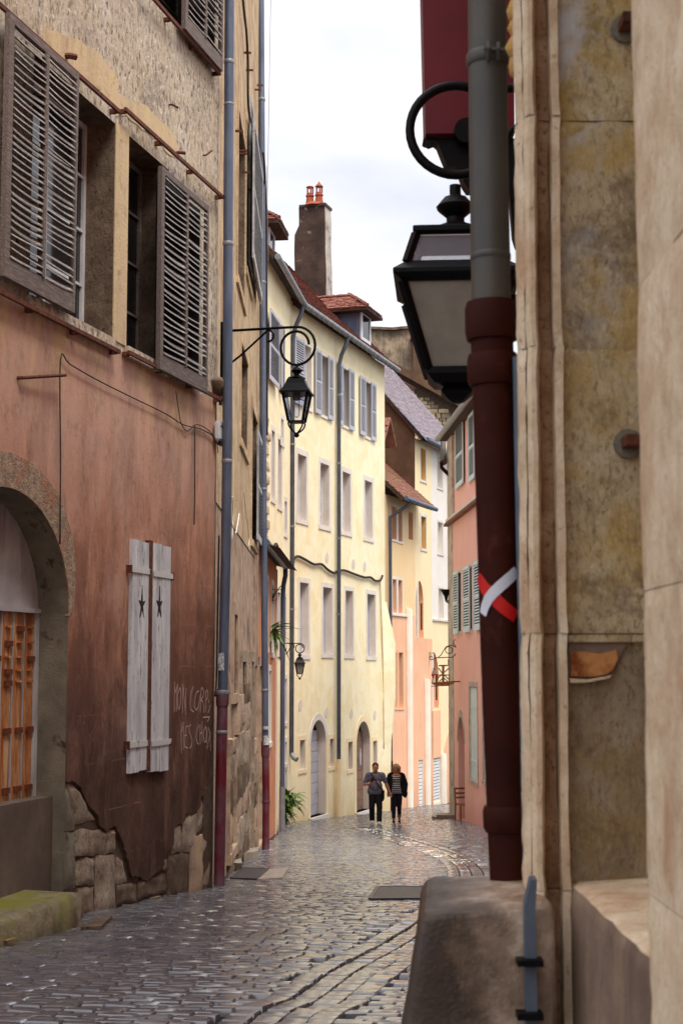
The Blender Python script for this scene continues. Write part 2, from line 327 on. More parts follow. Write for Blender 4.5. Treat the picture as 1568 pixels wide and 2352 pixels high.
    # right stone house
    def limestone(nm, c0, c1, c2, pit, stain, pits=.42, k=1.):
        N = NT(nm)
        a = N.ramp(N.noise(10 * k, 9, .72), [(.3, c0), (.5, c1), (.7, c2)])
        a = N.mix(N.ramp(N.noise(3.2 * k, 7, .7, None, .5, (5, 5, 2)), [(.45, 0), (.68, .55)]), a, stain)
        g = N.noise(95 * k, 5, .75, (1, 1, .7))
        a = N.mix(N.ramp(g, [(pits - .1, .85), (pits, 0)]), a, pit)
        f = N.ramp(N.noise(7 * k, 9, .75, (1, 1, .8), .4, (1, 8, 2)), [(.52, 0), (.68, .8)])
        a = N.mix(f, a, stain)
        N.set(Base_Color=a, Roughness=.9); N.b.inputs['Specular IOR Level'].default_value = .2
        N.bump(g, .7, .004 / k); N.bump(N.noise(30 * k, 6, .7), .5, .006 / k); return N.m
    MT['pale_lime'] = limestone('pale_limestone', S(188, 162, 132), S(222, 198, 166), S(240, 222, 196), S(140, 108, 82), S(184, 140, 106))
    MT['rubble'] = limestone('rubble_stone', S(116, 100, 86), S(164, 146, 128), S(196, 180, 160), S(66, 54, 46), S(104, 80, 62), .44, .28)
    MT['rubble_dark'] = limestone('rubble_dark_stone', S(82, 68, 56), S(116, 98, 82), S(148, 128, 108), S(46, 36, 30), S(70, 50, 38), .44, .28)
    MT['brown_lime'] = limestone('brown_limestone', S(124, 90, 62), S(160, 124, 94), S(184, 150, 118), S(84, 56, 36), S(112, 74, 40), .46)
    N = NT('ochre_reveal_stone')
    zc = N.xyz()[2]
    g = N.noise(75, 6, .78, (1.3, 1.3, .6), .5)
    a = N.ramp(N.noise(11, 9, .74), [(.3, S(152, 128, 94)), (.5, S(204, 180, 142)), (.72, S(232, 214, 180))])
    a = N.mix(N.ramp(g, [(.37, .75), (.49, 0)]), a, S(112, 86, 54))
    a = N.mix(N.ramp(N.noise(4.5, 8, .72, None, .6, (2, 9, 4)), [(.44, 0), (.6, .75)]), a, S(196, 160, 84)); a = N.mix(N.ramp(N.noise(6, 9, .75, None, .5, (8, 1, 3)), [(.52, 0), (.64, .7)]), a, S(118, 96, 74)); a = N.mix(N.ramp(g, [(.56, 0), (.7, .7)]), a, S(232, 214, 170))
    w_ = N.ramp(N.noise(5, 8, .72, (1, 1, .7), .4, (3, 3, 1)), [(.50, 0), (.62, 1)])
    hi_ = N.ramp(N.math('MULTIPLY_ADD', N.math('SUBTRACT', N.noise(3, 4), .5), .5, zc), [(.0, 0), (1, 1)])
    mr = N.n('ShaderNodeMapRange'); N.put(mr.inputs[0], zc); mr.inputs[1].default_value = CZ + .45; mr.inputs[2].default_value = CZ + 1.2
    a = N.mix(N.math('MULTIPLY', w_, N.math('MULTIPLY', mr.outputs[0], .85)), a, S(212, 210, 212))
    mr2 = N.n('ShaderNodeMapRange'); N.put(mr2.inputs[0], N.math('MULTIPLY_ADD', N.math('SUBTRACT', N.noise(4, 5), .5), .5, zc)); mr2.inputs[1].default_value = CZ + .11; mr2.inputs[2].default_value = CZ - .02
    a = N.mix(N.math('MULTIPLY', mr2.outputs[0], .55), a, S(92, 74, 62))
    N.set(Base_Color=a, Roughness=.9); N.bump(g, .9, .006); N.bump(N.noise(20, 5), .5, .008); MT['ochre_stone'] = N.m
    MT['gold_stone'] = wear('golden_rubble', S(170, 120, 58), S(206, 164, 96), 14, bump=.8, bscale=40, bdist=.01)
    MT['rust_hole'] = wear('rusty_core', S(120, 60, 24), S(190, 130, 76), 20, .4, .6, bump=.6, bscale=60, bdist=.006)
    N = NT('guard_stone')
    a = N.ramp(N.noise(9, 8, .7), [(.3, S(96, 74, 56)), (.5, S(148, 122, 100)), (.68, S(204, 182, 162))])
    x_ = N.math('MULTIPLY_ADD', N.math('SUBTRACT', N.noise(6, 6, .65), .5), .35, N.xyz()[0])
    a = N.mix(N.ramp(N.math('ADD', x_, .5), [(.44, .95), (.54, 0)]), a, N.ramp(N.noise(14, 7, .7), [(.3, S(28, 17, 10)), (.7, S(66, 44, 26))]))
    N.set(Base_Color=a, Roughness=N.ramp(N.noise(8, 4), [(.3, .35), (.7, .6)])); N.b.inputs['Specular IOR Level'].default_value = .6
    N.bump(N.noise(28, 7, .75), .5, .008); N.bump(N.noise(110, 4), .5, .004); MT['guard'] = N.m
    MT['sill_dark'] = wear('streaked_stone', S(104, 84, 72), S(140, 116, 98), 4, bump=.5, bscale=40, bdist=.01, streak=S(168, 140, 112), streak_amt=.8)
    # ground
    N = NT('wet_joint'); N.set(Base_Color=N.ramp(N.noise(30, 5), [(.3, S(16, 13, 12)), (.7, S(38, 31, 27))]), Roughness=.8); N.bump(N.noise(60, 4), .5, .01); MT['joint'] = N.m
    N = NT('wet_sett')
    a = N.ramp(N.noise(2.2, 3, .6), [(.22, S(74, 74, 78)), (.45, S(110, 110, 117)), (.62, S(130, 129, 134)), (.80, S(124, 110, 102))])
    a = N.mix(.6, a, N.ramp(N.noise(45, 5, .7), [(.3, .5), (.7, 1.)]), 'MULTIPLY')
    N.set(Base_Color=a, Roughness=N.ramp(N.noise(9, 6, .65), [(.3, .2), (.7, .42)])); N.b.inputs['Specular IOR Level'].default_value = .9
    N.b.inputs['Coat Weight'].default_value = 1.0; N.b.inputs['Coat Roughness'].default_value = .13; N.b.inputs['Coat IOR'].default_value = 1.75
    N.bump(N.noise(30, 5, .65), .3, .006); MT['sett'] = N.m
    MT['kerb'] = wear('kerb_stone', S(128, 114, 102), S(160, 146, 132), 5, rough=.5, bump=.4, bscale=40, bdist=.01, spec=.5)
    MT['grate'] = wear('grate_iron', S(44, 42, 48), S(64, 60, 66), 20, rough=.4, bump=.2, spec=.6, metal=.4)
    MT['leaf'] = wear('green_leaf', S(56, 92, 34), S(112, 140, 56), 8, rough=.5, bump=0, spec=.4)
    MT['leaf_red'] = wear('burgundy_leaf', S(74, 20, 44), S(104, 34, 62), 8, rough=.5, bump=0)
    MT['dead_leaf'] = wear('dead_leaf', S(150, 112, 62), S(188, 150, 96), 20, rough=.6, bump=.2)
    MT['chalk'] = wear('chalk', S(196, 164, 152), S(214, 184, 172), 60, rough=.95, bump=0)
    MT['paint_red'] = wear('paint_red', S(196, 20, 18), S(208, 32, 26), 20, rough=.5, bump=0)
    MT['paint_white'] = wear('paint_white', S(206, 206, 216), S(222, 222, 230), 20, rough=.5, bump=0)
    MT['sticker'] = wear('sticker', S(150, 150, 156), S(206, 206, 208), 30, .45, .55, rough=.5, bump=0)
    MT['sign_wood'] = wear('sign_wood', S(132, 84, 48), S(168, 116, 74), 12, rough=.6, bump=.1)
    MT['skin'] = wear('skin', S(176, 116, 92), S(188, 128, 104), 20, rough=.6, bump=0)
    MT['polo'] = wear('grey_blue_polo', S(92, 92, 108), S(108, 108, 124), 12, rough=.9, bump=.1)
    MT['trousers'] = wear('black_trousers', S(16, 15, 18), S(26, 24, 28), 12, rough=.9, bump=.1)
    MT['jeans'] = wear('navy_jeans', S(18, 20, 34), S(28, 30, 46), 12, rough=.9, bump=.1)
    MT['cardigan'] = wear('black_cardigan', S(12, 12, 14), S(22, 21, 24), 12, rough=.95, bump=.2)
    N = NT('striped_top'); zf = N.math('FRACT', N.math('MULTIPLY', N.xyz()[2], 1 / .05))
    N.set(Base_Color=N.ramp(zf, [(.0, S(24, 24, 28)), (.62, S(24, 24, 28)), (.66, S(206, 206, 206)), (.98, S(206, 206, 206))]), Roughness=.9); MT['stripes'] = N.m
    MT['hair_dark'] = wear('dark_hair', S(26, 18, 15), S(40, 28, 22), 30, rough=.6, bump=.2)
    MT['hair_blond'] = wear('blond_hair', S(132, 94, 62), S(188, 150, 108), 18, rough=.5, bump=.3)
    MT['shoe_white'] = wear('white_sneaker', S(206, 206, 206), S(224, 224, 224), 20, rough=.6, bump=0)
    MT['shoe_dark'] = wear('dark_shoe', S(18, 18, 20), S(30, 30, 32), 20, rough=.6, bump=0)
    MT['phone'] = wear('phone', S(20, 20, 24), S(28, 28, 32), 20, rough=.2, bump=0)
build_materials()

# ------------------------------------------------------------------ mesh builder
class MB:
    def __init__(s): s.v = []; s.f = []
    def add(s, vs, fs):
        o = len(s.v); s.v += [tuple(p) for p in vs]; s.f += [tuple(i + o for i in f) for f in fs]; return s
    def quad(s, a, b, c, d): return s.add([a, b, c, d], [(0, 1, 2, 3)])
    def box(s, x0, x1, y0, y1, z0, z1):
        return s.add([(x0, y0, z0), (x1, y0, z0), (x1, y1, z0), (x0, y1, z0), (x0, y0, z1), (x1, y0, z1), (x1, y1, z1), (x0, y1, z1)],
                     [(0, 3, 2, 1), (4, 5, 6, 7), (0, 1, 5, 4), (1, 2, 6, 5), (2, 3, 7, 6), (3, 0, 4, 7)])
    def sbox(s, s0, s1, d0, d1, z0, z1): return s.box(s0, s1, -d1, -d0, z0, z1)     # wall coordinates (along, outwards, up)
    def bar(s, a, b, w, h=None):
        """square bar from a to b"""
        a = Vector(a); b = Vector(b); h = h or w; t = (b - a).normalized()
        r = t.cross(Vector((0, 0, 1)));
        if r.length < .01: r = Vector((1, 0, 0))
        r.normalize(); q = r.cross(t)
        vs = [p + r * (i * w / 2) + q * (j * h / 2) for p in (a, b) for i, j in ((-1, -1), (1, -1), (1, 1), (-1, 1))]
        return s.add(vs, [(3, 2, 1, 0), (4, 5, 6, 7), (0, 1, 5, 4), (1, 2, 6, 5), (2, 3, 7, 6), (3, 0, 4, 7)])
    def tube(s, pts, r, n=8, cap=True):
        pts = [Vector(p) for p in pts]; rs = r if hasattr(r, '__len__') else [r] * len(pts)
        o = len(s.v); prev = None
        for i, p in enumerate(pts):
            t = (pts[min(i + 1, len(pts) - 1)] - pts[max(i - 1, 0)]).normalized()
            if prev is None:
                a = t.cross(Vector((0, 0, 1)))
                if a.length < .05: a = t.cross(Vector((1, 0, 0)))
            else: a = prev - t * prev.dot(t)
            a.normalize(); prev = a; b = t.cross(a)
            for k in range(n):
                q = 2 * math.pi * k / n
                s.v.append(tuple(p + (a * math.cos(q) + b * math.sin(q)) * rs[i]))
        for i in range(len(pts) - 1):
            for k in range(n):
                s.f.append((o + i * n + k, o + i * n + (k + 1) % n, o + (i + 1) * n + (k + 1) % n, o + (i + 1) * n + k))
        if cap:
            s.f.append(tuple(o + k for k in reversed(range(n)))); s.f.append(tuple(o + (len(pts) - 1) * n + k for k in range(n)))
        return s
    def lathe(s, prof, n=12, c=(0, 0, 0), rot=0., square=False):
        """prof: list of (radius, z)"""
        if square: n = 4; rot += math.pi / 4
        o = len(s.v); k2 = math.sqrt(2) if square else 1
        for r, z in prof:
            for k in range(n):
                q = 2 * math.pi * k / n + rot
                s.v.append((c[0] + math.cos(q) * r * k2, c[1] + math.sin(q) * r * k2, c[2] + z))
        for i in range(len(prof) - 1):
            for k in range(n):
                s.f.append((o + i * n + k, o + i * n + (k + 1) % n, o + (i + 1) * n + (k + 1) % n, o + (i + 1) * n + k))
        s.f.append(tuple(o + k for k in reversed(range(n)))); s.f.append(tuple(o + (len(prof) - 1) * n + k for k in range(n)))
        return s
    def plate(s, poly, d0, d1):
        """polygon in wall coordinates (along, up), from depth d0 (back) to d1 (front)"""
        n = len(poly); o = len(s.v)
        area = sum(poly[i][0] * poly[(i + 1) % n][1] - poly[(i + 1) % n][0] * poly[i][1] for i in range(n))
        if area < 0: poly = poly[::-1]
        tris = tessellate_polygon([[Vector((p[0], p[1], 0)) for p in poly]])
        s.v += [(p[0], -d1, p[1]) for p in poly] + [(p[0], -d0, p[1]) for p in poly]
        for t in tris:
            a = poly[t[0]]; b = poly[t[1]]; c = poly[t[2]]
            cr_ = (b[0] - a[0]) * (c[1] - a[1]) - (b[1] - a[1]) * (c[0] - a[0])
            tt = t if cr_ > 0 else (t[0], t[2], t[1])
            s.f.append(tuple(o + i for i in tt))
            s.f.append(tuple(o + n + i for i in reversed(tt)))
        for i in range(n):
            j = (i + 1) % n
            s.f.append((o + i, o + n + i, o + n + j, o + j))
        return s
    def mesh(s, name):
        me = bpy.data.meshes.new(name); me.from_pydata(s.v, [], s.f); me.update(); return me
    def build(s, name, m, parent=None, smooth=False):
        me = s.mesh(name)
        if m is not None: me.materials.append(MT[m] if isinstance(m, str) else m)
        return link(name, me, parent, smooth)
def link(name, me, parent=None, smooth=False):
    if smooth:
        for p in me.polygons: p.use_smooth = True
        if smooth != 'all':
            try: me.set_sharp_from_angle(angle=R(40))
            except Exception: pass
    o = bpy.data.objects.new(name, me); COL.objects.link(o)
    if parent: o.parent = parent
    return o
def tag(o, label=None, cat=None, group=None, kind=None):
    for k, x in (('label', label), ('category', cat), ('group', group), ('kind', kind)):
        if x: o[k] = x
    return o
def thing(name, loc, label, cat, rz=0, group=None):
    o = bpy.data.objects.new(name, None); COL.objects.link(o); o.location = loc; o.rotation_euler.z = rz
    o.empty_display_size = .2
    return tag(o, label, cat, group)
def wthing(name, W, label, cat, group=None): return thing(name, (W.o.x, W.o.y, W.z0), label, cat, W.phi, group)
def rnd(a, b): return random.uniform(a, b)
def n3(x, y, z, s=1.): return noise.noise(Vector((x * s, y * s, z * s)))

# ------------------------------------------------------------------ wall pieces
def arch_pts(s0, s1, zs, rise, n=14):
    c = (s0 + s1) / 2; r = (s1 - s0) / 2
    return [(c + r * math.cos(math.pi * (1 - i / n)), zs + rise * math.sin(math.pi * (1 - i / n))) for i in range(n + 1)]
def wall_sheet(mb, S0, S1, Z0, Z1, ops, d=0.):
    """flat wall with openings (s0, s1, z0, z1[, rise])"""
    ss = sorted({S0, S1} | {min(max(o[i], S0), S1) for o in ops for i in (0, 1)})
    zs = sorted({Z0, Z1} | {min(max(o[i], Z0), Z1) for o in ops for i in (2, 3)})
    for i in range(len(ss) - 1):
        for j in range(len(zs) - 1):
            cs = (ss[i] + ss[i + 1]) / 2; cz = (zs[j] + zs[j + 1]) / 2
            if any(o[0] < cs < o[1] and o[2] < cz < o[3] for o in ops): continue
            mb.quad((ss[i], -d, zs[j]), (ss[i + 1], -d, zs[j]), (ss[i + 1], -d, zs[j + 1]), (ss[i], -d, zs[j + 1]))
    for o in ops:
        if len(o) > 4 and o[4]:
            pts = arch_pts(o[0], o[1], o[3] - o[4], o[4])
            for a, b in zip(pts[:-1], pts[1:]):
                mb.quad((a[0], -d, a[1]), (b[0], -d, b[1]), (b[0], -d, o[3]), (a[0], -d, o[3]))
    return mb
def reveal(mb, o, d, dep):
    s0, s1, z0, z1 = o[:4]; rise = o[4] if len(o) > 4 else 0; a = -d; b = -(d - dep); zt = z1 - rise
    mb.quad((s0, a, z0), (s0, a, zt), (s0, b, zt), (s0, b, z0)); mb.quad((s1, a, z0), (s1, b, z0), (s1, b, zt), (s1, a, zt))
    mb.quad((s0, a, z0), (s0, b, z0), (s1, b, z0), (s1, a, z0))
    if rise:
        pts = arch_pts(s0, s1, zt, rise)
        for p, q in zip(pts[:-1], pts[1:]): mb.quad((p[0], a, p[1]), (q[0], a, q[1]), (q[0], b, q[1]), (p[0], b, p[1]))
    else: mb.quad((s0, a, z1), (s1, a, z1), (s1, b, z1), (s0, b, z1))
    return mb
def body(parent, S0, S1, Z0, Z1, dep, m, inner=-.55, d=0.):
    mb = MB()
    mb.quad((S0, -d, Z0), (S0, -d, Z1), (S0, dep, Z1), (S0, dep, Z0)); mb.quad((S1, -d, Z0), (S1, dep, Z0), (S1, dep, Z1), (S1, -d, Z1))
    mb.quad((S0, dep, Z0), (S0, dep, Z1), (S1, dep, Z1), (S1, dep, Z0)); mb.quad((S0, -d, Z1), (S1, -d, Z1), (S1, dep, Z1), (S0, dep, Z1))
    mb.build('side_wall', m, parent)
    MB().sbox(S0 + .02, S1 - .02, inner - .1, inner, Z0, Z1 - .02).build('inner_wall', 'dark', parent)
def surround(mb, o, w, d, proud):
    s0, s1, z0, z1 = o[:4]
    mb.sbox(s0 - w, s0, d, d + proud, z0, z1); mb.sbox(s1, s1 + w, d, d + proud, z0, z1)
    mb.sbox(s0 - w, s1 + w, d, d + proud, z1, z1 + w); mb.sbox(s0 - w, s1 + w, d, d + proud + .02, z0 - w * .8, z0)
    return mb
def window(parent, o, d=0., dep=.2, w=.16, proud=.012, trim='trim', rev='reveal', frame='frame_white', cols=2, rows=4, fill='glass'):
    mb = MB(); reveal(mb, o, d + .001, dep)
    win = mb.build('window', rev, parent)
    if w: surround(MB(), o, w, d, proud).build('surround', trim, win)
    s0, s1, z0, z1 = o[:4]; dd = d - dep
    f = MB(); t = .055
    f.sbox(s0, s0 + t, dd, dd + .05, z0, z1); f.sbox(s1 - t, s1, dd, dd + .05, z0, z1)
    f.sbox(s0 + t, s1 - t, dd, dd + .05, z0, z0 + t); f.sbox(s0 + t, s1 - t, dd, dd + .05, z1 - t, z1)
    for i in range(1, cols):
        c = s0 + (s1 - s0) * i / cols; f.sbox(c - .03, c + .03, dd, dd + .055, z0 + t, z1 - t)
    for j in range(1, rows):
        c = z0 + (z1 - z0) * j / rows
        for i in range(cols):
            a = s0 + (s1 - s0) * i / cols; b = s0 + (s1 - s0) * (i + 1) / cols
            f.sbox(a + .05, b - .05, dd, dd + .045, c - .014, c + .014)
    f.build('frame', frame, win)
    for i in range(cols):
        a = s0 + (s1 - s0) * i / cols; b = s0 + (s1 - s0) * (i + 1) / cols
        MB().sbox(a + .02, b - .02, dd + .012, dd + .02, z0 + .02, z1 - .02).build('pane', fill, win)
    return win
def shutter(parent, s0, s1, z0, z1, d, m, pitch=.065, rails=(.5,), t=.035, name='shutter'):
    """louvred leaf lying flat on the wall, slats too small to pick apart joined"""
    f = MB(); st = min(.06, (s1 - s0) * .16)
    f.sbox(s0, s0 + st, d, d + t, z0, z1); f.sbox(s1 - st, s1, d, d + t, z0, z1)
    zs = [z0, z1]; cuts = [(z0, z0 + .12), (z1 - .09, z1)] + [(z0 + (z1 - z0) * r - .04, z0 + (z1 - z0) * r + .04) for r in rails]
    for a, b in cuts: f.sbox(s0 + st, s1 - st, d, d + t, a, b)
    leaf = f.build(name, m, parent)
    sl = MB(); cuts.sort(); z = z0 + .12
    while z < z1 - .1:
        if not any(a - .03 < z < b for a, b in cuts[1:]):
            sl.add([(s0 + st, -(d + t), z), (s1 - st, -(d + t), z), (s1 - st, -d, z + .045), (s0 + st, -d, z + .045),
                    (s0 + st, -(d + t), z + .012), (s1 - st, -(d + t), z + .012), (s1 - st, -d, z + .057), (s0 + st, -d, z + .057)],
                   [(0, 3, 2, 1), (4, 5, 6, 7), (0, 1, 5, 4), (1, 2, 6, 5), (2, 3, 7, 6), (3, 0, 4, 7)])
        z += pitch
    if sl.v: tag(sl.build('slats', m, leaf), kind='stuff')
    MB().sbox(s0 + st, s1 - st, d + .001, d + .004, z0 + .1, z1 - .08).build('gap_shade', 'dark', leaf)  # dark sheet stands in for the shade between the slats
    return leaf
def open_leaf(parent, s, z0, z1, length, ang, d, m, side=1, pitch=.065):
    """leaf swung open on its hinge: ang from the wall"""
    L = shutter(parent, 0, length, z0, z1, 0, m, pitch)
    L.location = (s, -d, 0); L.rotation_euler.z = -ang if side > 0 else math.pi + ang
    return L
def stone(parent, W, poly, d0, d1, seed, m='rubble', name='stone', amp=.02, n=7):
    """irregular block: bilinear quad of four wall points, front face knocked about, edges rounded"""
    a, b, c, e = [Vector(p) for p in poly]       # bl, br, tr, tl in (s, z)
    mb = MB(); o = 0
    for j in range(n + 1):
        for i in range(n + 1):
            u = i / n; v = j / n
            p = (a * (1 - u) + b * u) * (1 - v) + (e * (1 - u) + c * u) * v
            ed = min(u, 1 - u, v, 1 - v) * n
            rr = 0 if ed >= 1 else .016
            q = n3(p.x * 3 + seed * 7, p.y * 3, seed * 3.1, 1.5) * amp + n3(p.x * 17, p.y * 17, seed, 1) * amp * .7
            mb.v.append((p.x + n3(p.y * 6, seed, 1) * .02, -(d1 + q - rr), p.y + n3(p.x * 6, seed, 5) * .02))
    for j in range(n):
        for i in range(n):
            k = j * (n + 1) + i; mb.f.append((k, k + 1, k + n + 2, k + n + 1))
    ring = [i for i in range(n + 1)] + [(n + 1) * (j + 1) + n for j in range(n)] + [(n + 1) * n + n - 1 - i for i in range(n)] + [(n + 1) * (n - 1 - j) for j in range(n - 1)]
    o = len(mb.v)
    for k in ring: x = mb.v[k]; mb.v.append((x[0], -d0, x[2]))
    for i in range(len(ring)):
        j = (i + 1) % len(ring); mb.f.append((ring[j], ring[i], o + i, o + j))
    return mb.build(name, m, parent, True)
def tiles(parent, p0, du, dv, nu, nv, lu, lv, m, name='tiles', clip=None, lift=.03, seed=1):
    """rows of overlapping flat tiles from p0 along du (unit), up dv (unit)"""
    p0 = Vector(p0); du = Vector(du); dv = Vector(dv); nn = du.cross(dv).normalized(); mb = MB(); rg = random.Random(seed)
    for j in range(nv):
        off = (j % 2) * lu / 2
        for i in range(nu):
            a = p0 + du * (i * lu + off + rg.uniform(-.006, .006)) + dv * (j * lv + rg.uniform(-.015, .015))
            if clip and not clip(a + du * lu / 2 + dv * lv / 2): continue
            h = lift + rg.uniform(0, .014); w = lu - .008; k = rg.uniform(-.006, .006)
            vs = [a + nn * h, a + du * w + nn * (h + k), a + du * w + dv * lv * 1.5 + nn * .006, a + dv * lv * 1.5 + nn * .006,
                  a - nn * .01, a + du * w - nn * .01]
            mb.add(vs, [(0, 1, 2, 3), (4, 5, 1, 0), (0, 3, 4), (1, 5, 2)])
    return tag(mb.build(name, m, parent), kind='stuff')

# ================================================================== THE STREET
def street():
    mb = MB(); xs = [-60, -20, -8, -5, -3.5, -2.5, -1.5, -.5, .5, 1.2, 2, 3, 4.2, 6, 12, 30, 60]; ys = [-40, -15] + [i * 2. for i in range(-3, 36)] + [80, 110, 160, 400]
    for y in ys:
        for x in xs: mb.v.append((x, y, zg(x, min(y, 90)) - .045))
    n = len(xs)
    for j in range(len(ys) - 1):
        for i in range(n - 1): k = j * n + i; mb.f.append((k, k + 1, k + n + 1, k + n))
    st = tag(mb.build('street', 'joint', None, 'all'), 'wet cobbled street falling away between old houses', 'street', None, 'structure')
    return st
STREET = street()
BAND = [G(u, v) for u, v in ((629, 2350), (728, 2293), (820, 2226), (930, 2165), (1010, 2110), (1075, 2060), (1085, 2030), (1075, 1992), (1035, 1966), (960, 1940), (880, 1915), (840, 1902))]
BAND = [Vector((-1.25, 3.2, 0)), Vector((-.8, 5.6, 0))] + BAND
def catmull(P, n=10):
    out = []
    for i in range(len(P) - 1):
        p0 = P[max(i - 1, 0)]; p1 = P[i]; p2 = P[i + 1]; p3 = P[min(i + 2, len(P) - 1)]
        for k in range(n):
            t = k / n
            out.append(.5 * ((2 * p1) + (p2 - p0) * t + (2 * p0 - 5 * p1 + 4 * p2 - p3) * t * t + (3 * p1 - p0 - 3 * p2 + p3) * t ** 3))
    out.append(P[-1]); return out
BL = [Vector((p.x, p.y)) for p in catmull([Vector((p.x, p.y, 0)) for p in BAND], 8)]
def near_band(x, y):
    best = 9
    for a, b in zip(BL[:-1], BL[1:]):
        if abs(a.y - y) > 2.5: continue
        ab = b - a; t = max(0, min(1, (Vector((x, y)) - a).dot(ab) / ab.length_squared)); best = min(best, (a + ab * t - Vector((x, y))).length)
    return best
BW = .30
def left_edge(y):
    pts = [(-2, -6.6), (14.5, -2.42), (18.9, -1.32), (30.3, -1.42), (38, -1.36), (41, -1.75), (44.5, -1.3), (54, 1.75), (64, 5.4), (80, 11)]
    for (a, b), (c, e) in zip(pts[:-1], pts[1:]):
        if a <= y <= c: return b + (e - b) * (y - a) / (c - a)
    return -7
def right_edge(y):
    pts = [(-2, .42), (3.4, .42), (3.6, .9), (14, 3.95), (24, 4.1), (38, 3.7), (46, 3.3), (47, 7), (80, 16)]
    for (a, b), (c, e) in zip(pts[:-1], pts[1:]):
        if a <= y <= c: return b + (e - b) * (y - a) / (c - a)
    return 8
def heading(y):
    pts = [(-5, 13), (17, 12), (24, 4), (30, 0), (36, 2), (42, 9), (50, 17), (90, 17)]
    for (a, b), (c, e) in zip(pts[:-1], pts[1:]):
        if a <= y <= c: return R(b + (e - b) * (y - a) / (c - a))
    return 0
def sett_variant(k, crown=.004):
    rg = random.Random(k); mb = MB(); a = .085; b = .046; j = lambda q: rg.uniform(-q, q)
    bot = [(-a, -b, -.09), (a, -b, -.09), (a, b, -.09), (-a, b, -.09)]
    mid = [(x + j(.004), y + j(.004), -.011) for x, y, z in bot]; i1 = .006
    top = [(x - math.copysign(i1, x) + j(.003), y - math.copysign(i1, y) + j(.003), rg.uniform(-.003, .002)) for x, y, z in bot]
    mb.v = bot + mid + top + [(j(.02), j(.01), crown + j(.002))]
    for i in range(4):
        q = (i + 1) % 4
        mb.f += [(i, q, 4 + q, 4 + i), (4 + i, 4 + q, 8 + q, 8 + i), (8 + i, 8 + q, 12)]
    return mb
def build_setts():
    var = [sett_variant(k) for k in range(8)] + [sett_variant(k + 20, .007) for k in range(4)]; rg = random.Random(3)
    place = []          # (x, y, angle, length, width, tiltx, tilty, dz, variant)
    def put(x, y, ang, l, w):
        place.append((x, y, ang, l, w, rg.gauss(0, .018), rg.gauss(0, .02), rg.gauss(0, .0028), rg.randrange(8)))
    # main field: rows square to the street
    sx, sy = -1.9, -1.5; dist = 0
    while sy < 57:
        h = heading(sy); d = Vector((math.sin(h), math.cos(h))); c = Vector((d.y, -d.x)); wv = rg.uniform(.088, .118)
        t = -7. + rg.uniform(0, .2)
        while t < 7.5:
            l = rg.uniform(.14, .24); p = Vector((sx, sy)) + c * (t + l / 2)
            wob = .03 * noise.noise(Vector((p.x * .6, p.y * .3, 2)))
            q = p + d * wob
            if left_edge(q.y) - .1 < q.x < right_edge(q.y) + .05 and near_band(q.x, q.y) > BW + .06:
                put(q.x, q.y, -h + rg.gauss(0, .02), l - .017, wv - .012)
            t += l
        sx += d.x * wv; sy += d.y * wv
    # curved gutter band, stones laid across its run in four ranks
    acc = [0.]
    for a, b in zip(BL[:-1], BL[1:]): acc.append(acc[-1] + (b - a).length)
    def on(sv):
        for i in range(len(BL) - 1):
            if acc[i] <= sv <= acc[i + 1]:
                k = (sv - acc[i]) / max(1e-6, acc[i + 1] - acc[i]); tn = (BL[i + 1] - BL[i]).normalized(); return BL[i].lerp(BL[i + 1], k), tn
        return BL[-1], (BL[-1] - BL[-2]).normalized()
    for r in range(4):
        sv = rg.uniform(0, .1); off = (r - 1.5) * .165
        while sv < acc[-1]:
            l = rg.uniform(.13, .2); p, tn = on(sv + l / 2); q = p + Vector((tn.y, -tn.x)) * off
            put(q.x, q.y, math.atan2(tn.y, tn.x) - R(90), .15, l - .012); place[-1] = place[-1][:7] + (place[-1][7] - .012 * (1 if r in (1, 2) else 0), 8 + rg.randrange(4))
            sv += l
    # rank by size in the picture
    def seen(p):
        v = Vector((p[0], p[1], zg(p[0], p[1]) - CZ)); zc = v.y * CT + v.z * ST
        if zc < .5: return 0
        u = 784 + F * v.x / zc; w_ = 1176 - F * (-v.y * ST + v.z * CT) / zc
        if not (0 < u < 940 and w_ < 2352): return 0
        return 1 / zc
    place.sort(key=seen, reverse=True)
    mes = []
    for k, mb in enumerate(var):
        me = mb.mesh('cobblestone'); me.materials.append(MT['sett'])
        for pl in me.polygons: pl.use_smooth = True
        me.set_sharp_from_angle(angle=R(38))
        mes.append(me)
    big = MB(); inv = 0
    for i, (x, y, ang, l, w, tx, ty, dz, k) in enumerate(place):
        e = .05
        gx = (zg(x + e, y) - zg(x - e, y)) / (2 * e); gy = (zg(x, y + e) - zg(x, y - e)) / (2 * e)
        nrm = Vector((-gx + tx, -gy + ty, 1)).normalized()
        q = Vector((0, 0, 1)).rotation_difference(nrm).to_matrix() @ Matrix.Rotation(ang, 3, 'Z')
        M4 = Matrix.Translation((x, y, zg(x, y) + dz)) @ q.to_4x4() @ Matrix.Diagonal((l / .17, w / .092, 1, 1))
        if i < 300:
            o = bpy.data.objects.new('cobblestone', mes[k]); COL.objects.link(o); o.parent = STREET; o.matrix_local = M4
        else:
            big.add([M4 @ Vector(p) for p in var[k].v], var[k].f)
    tag(big.build('cobblestones', 'sett', STREET, True), kind='stuff')
build_setts()

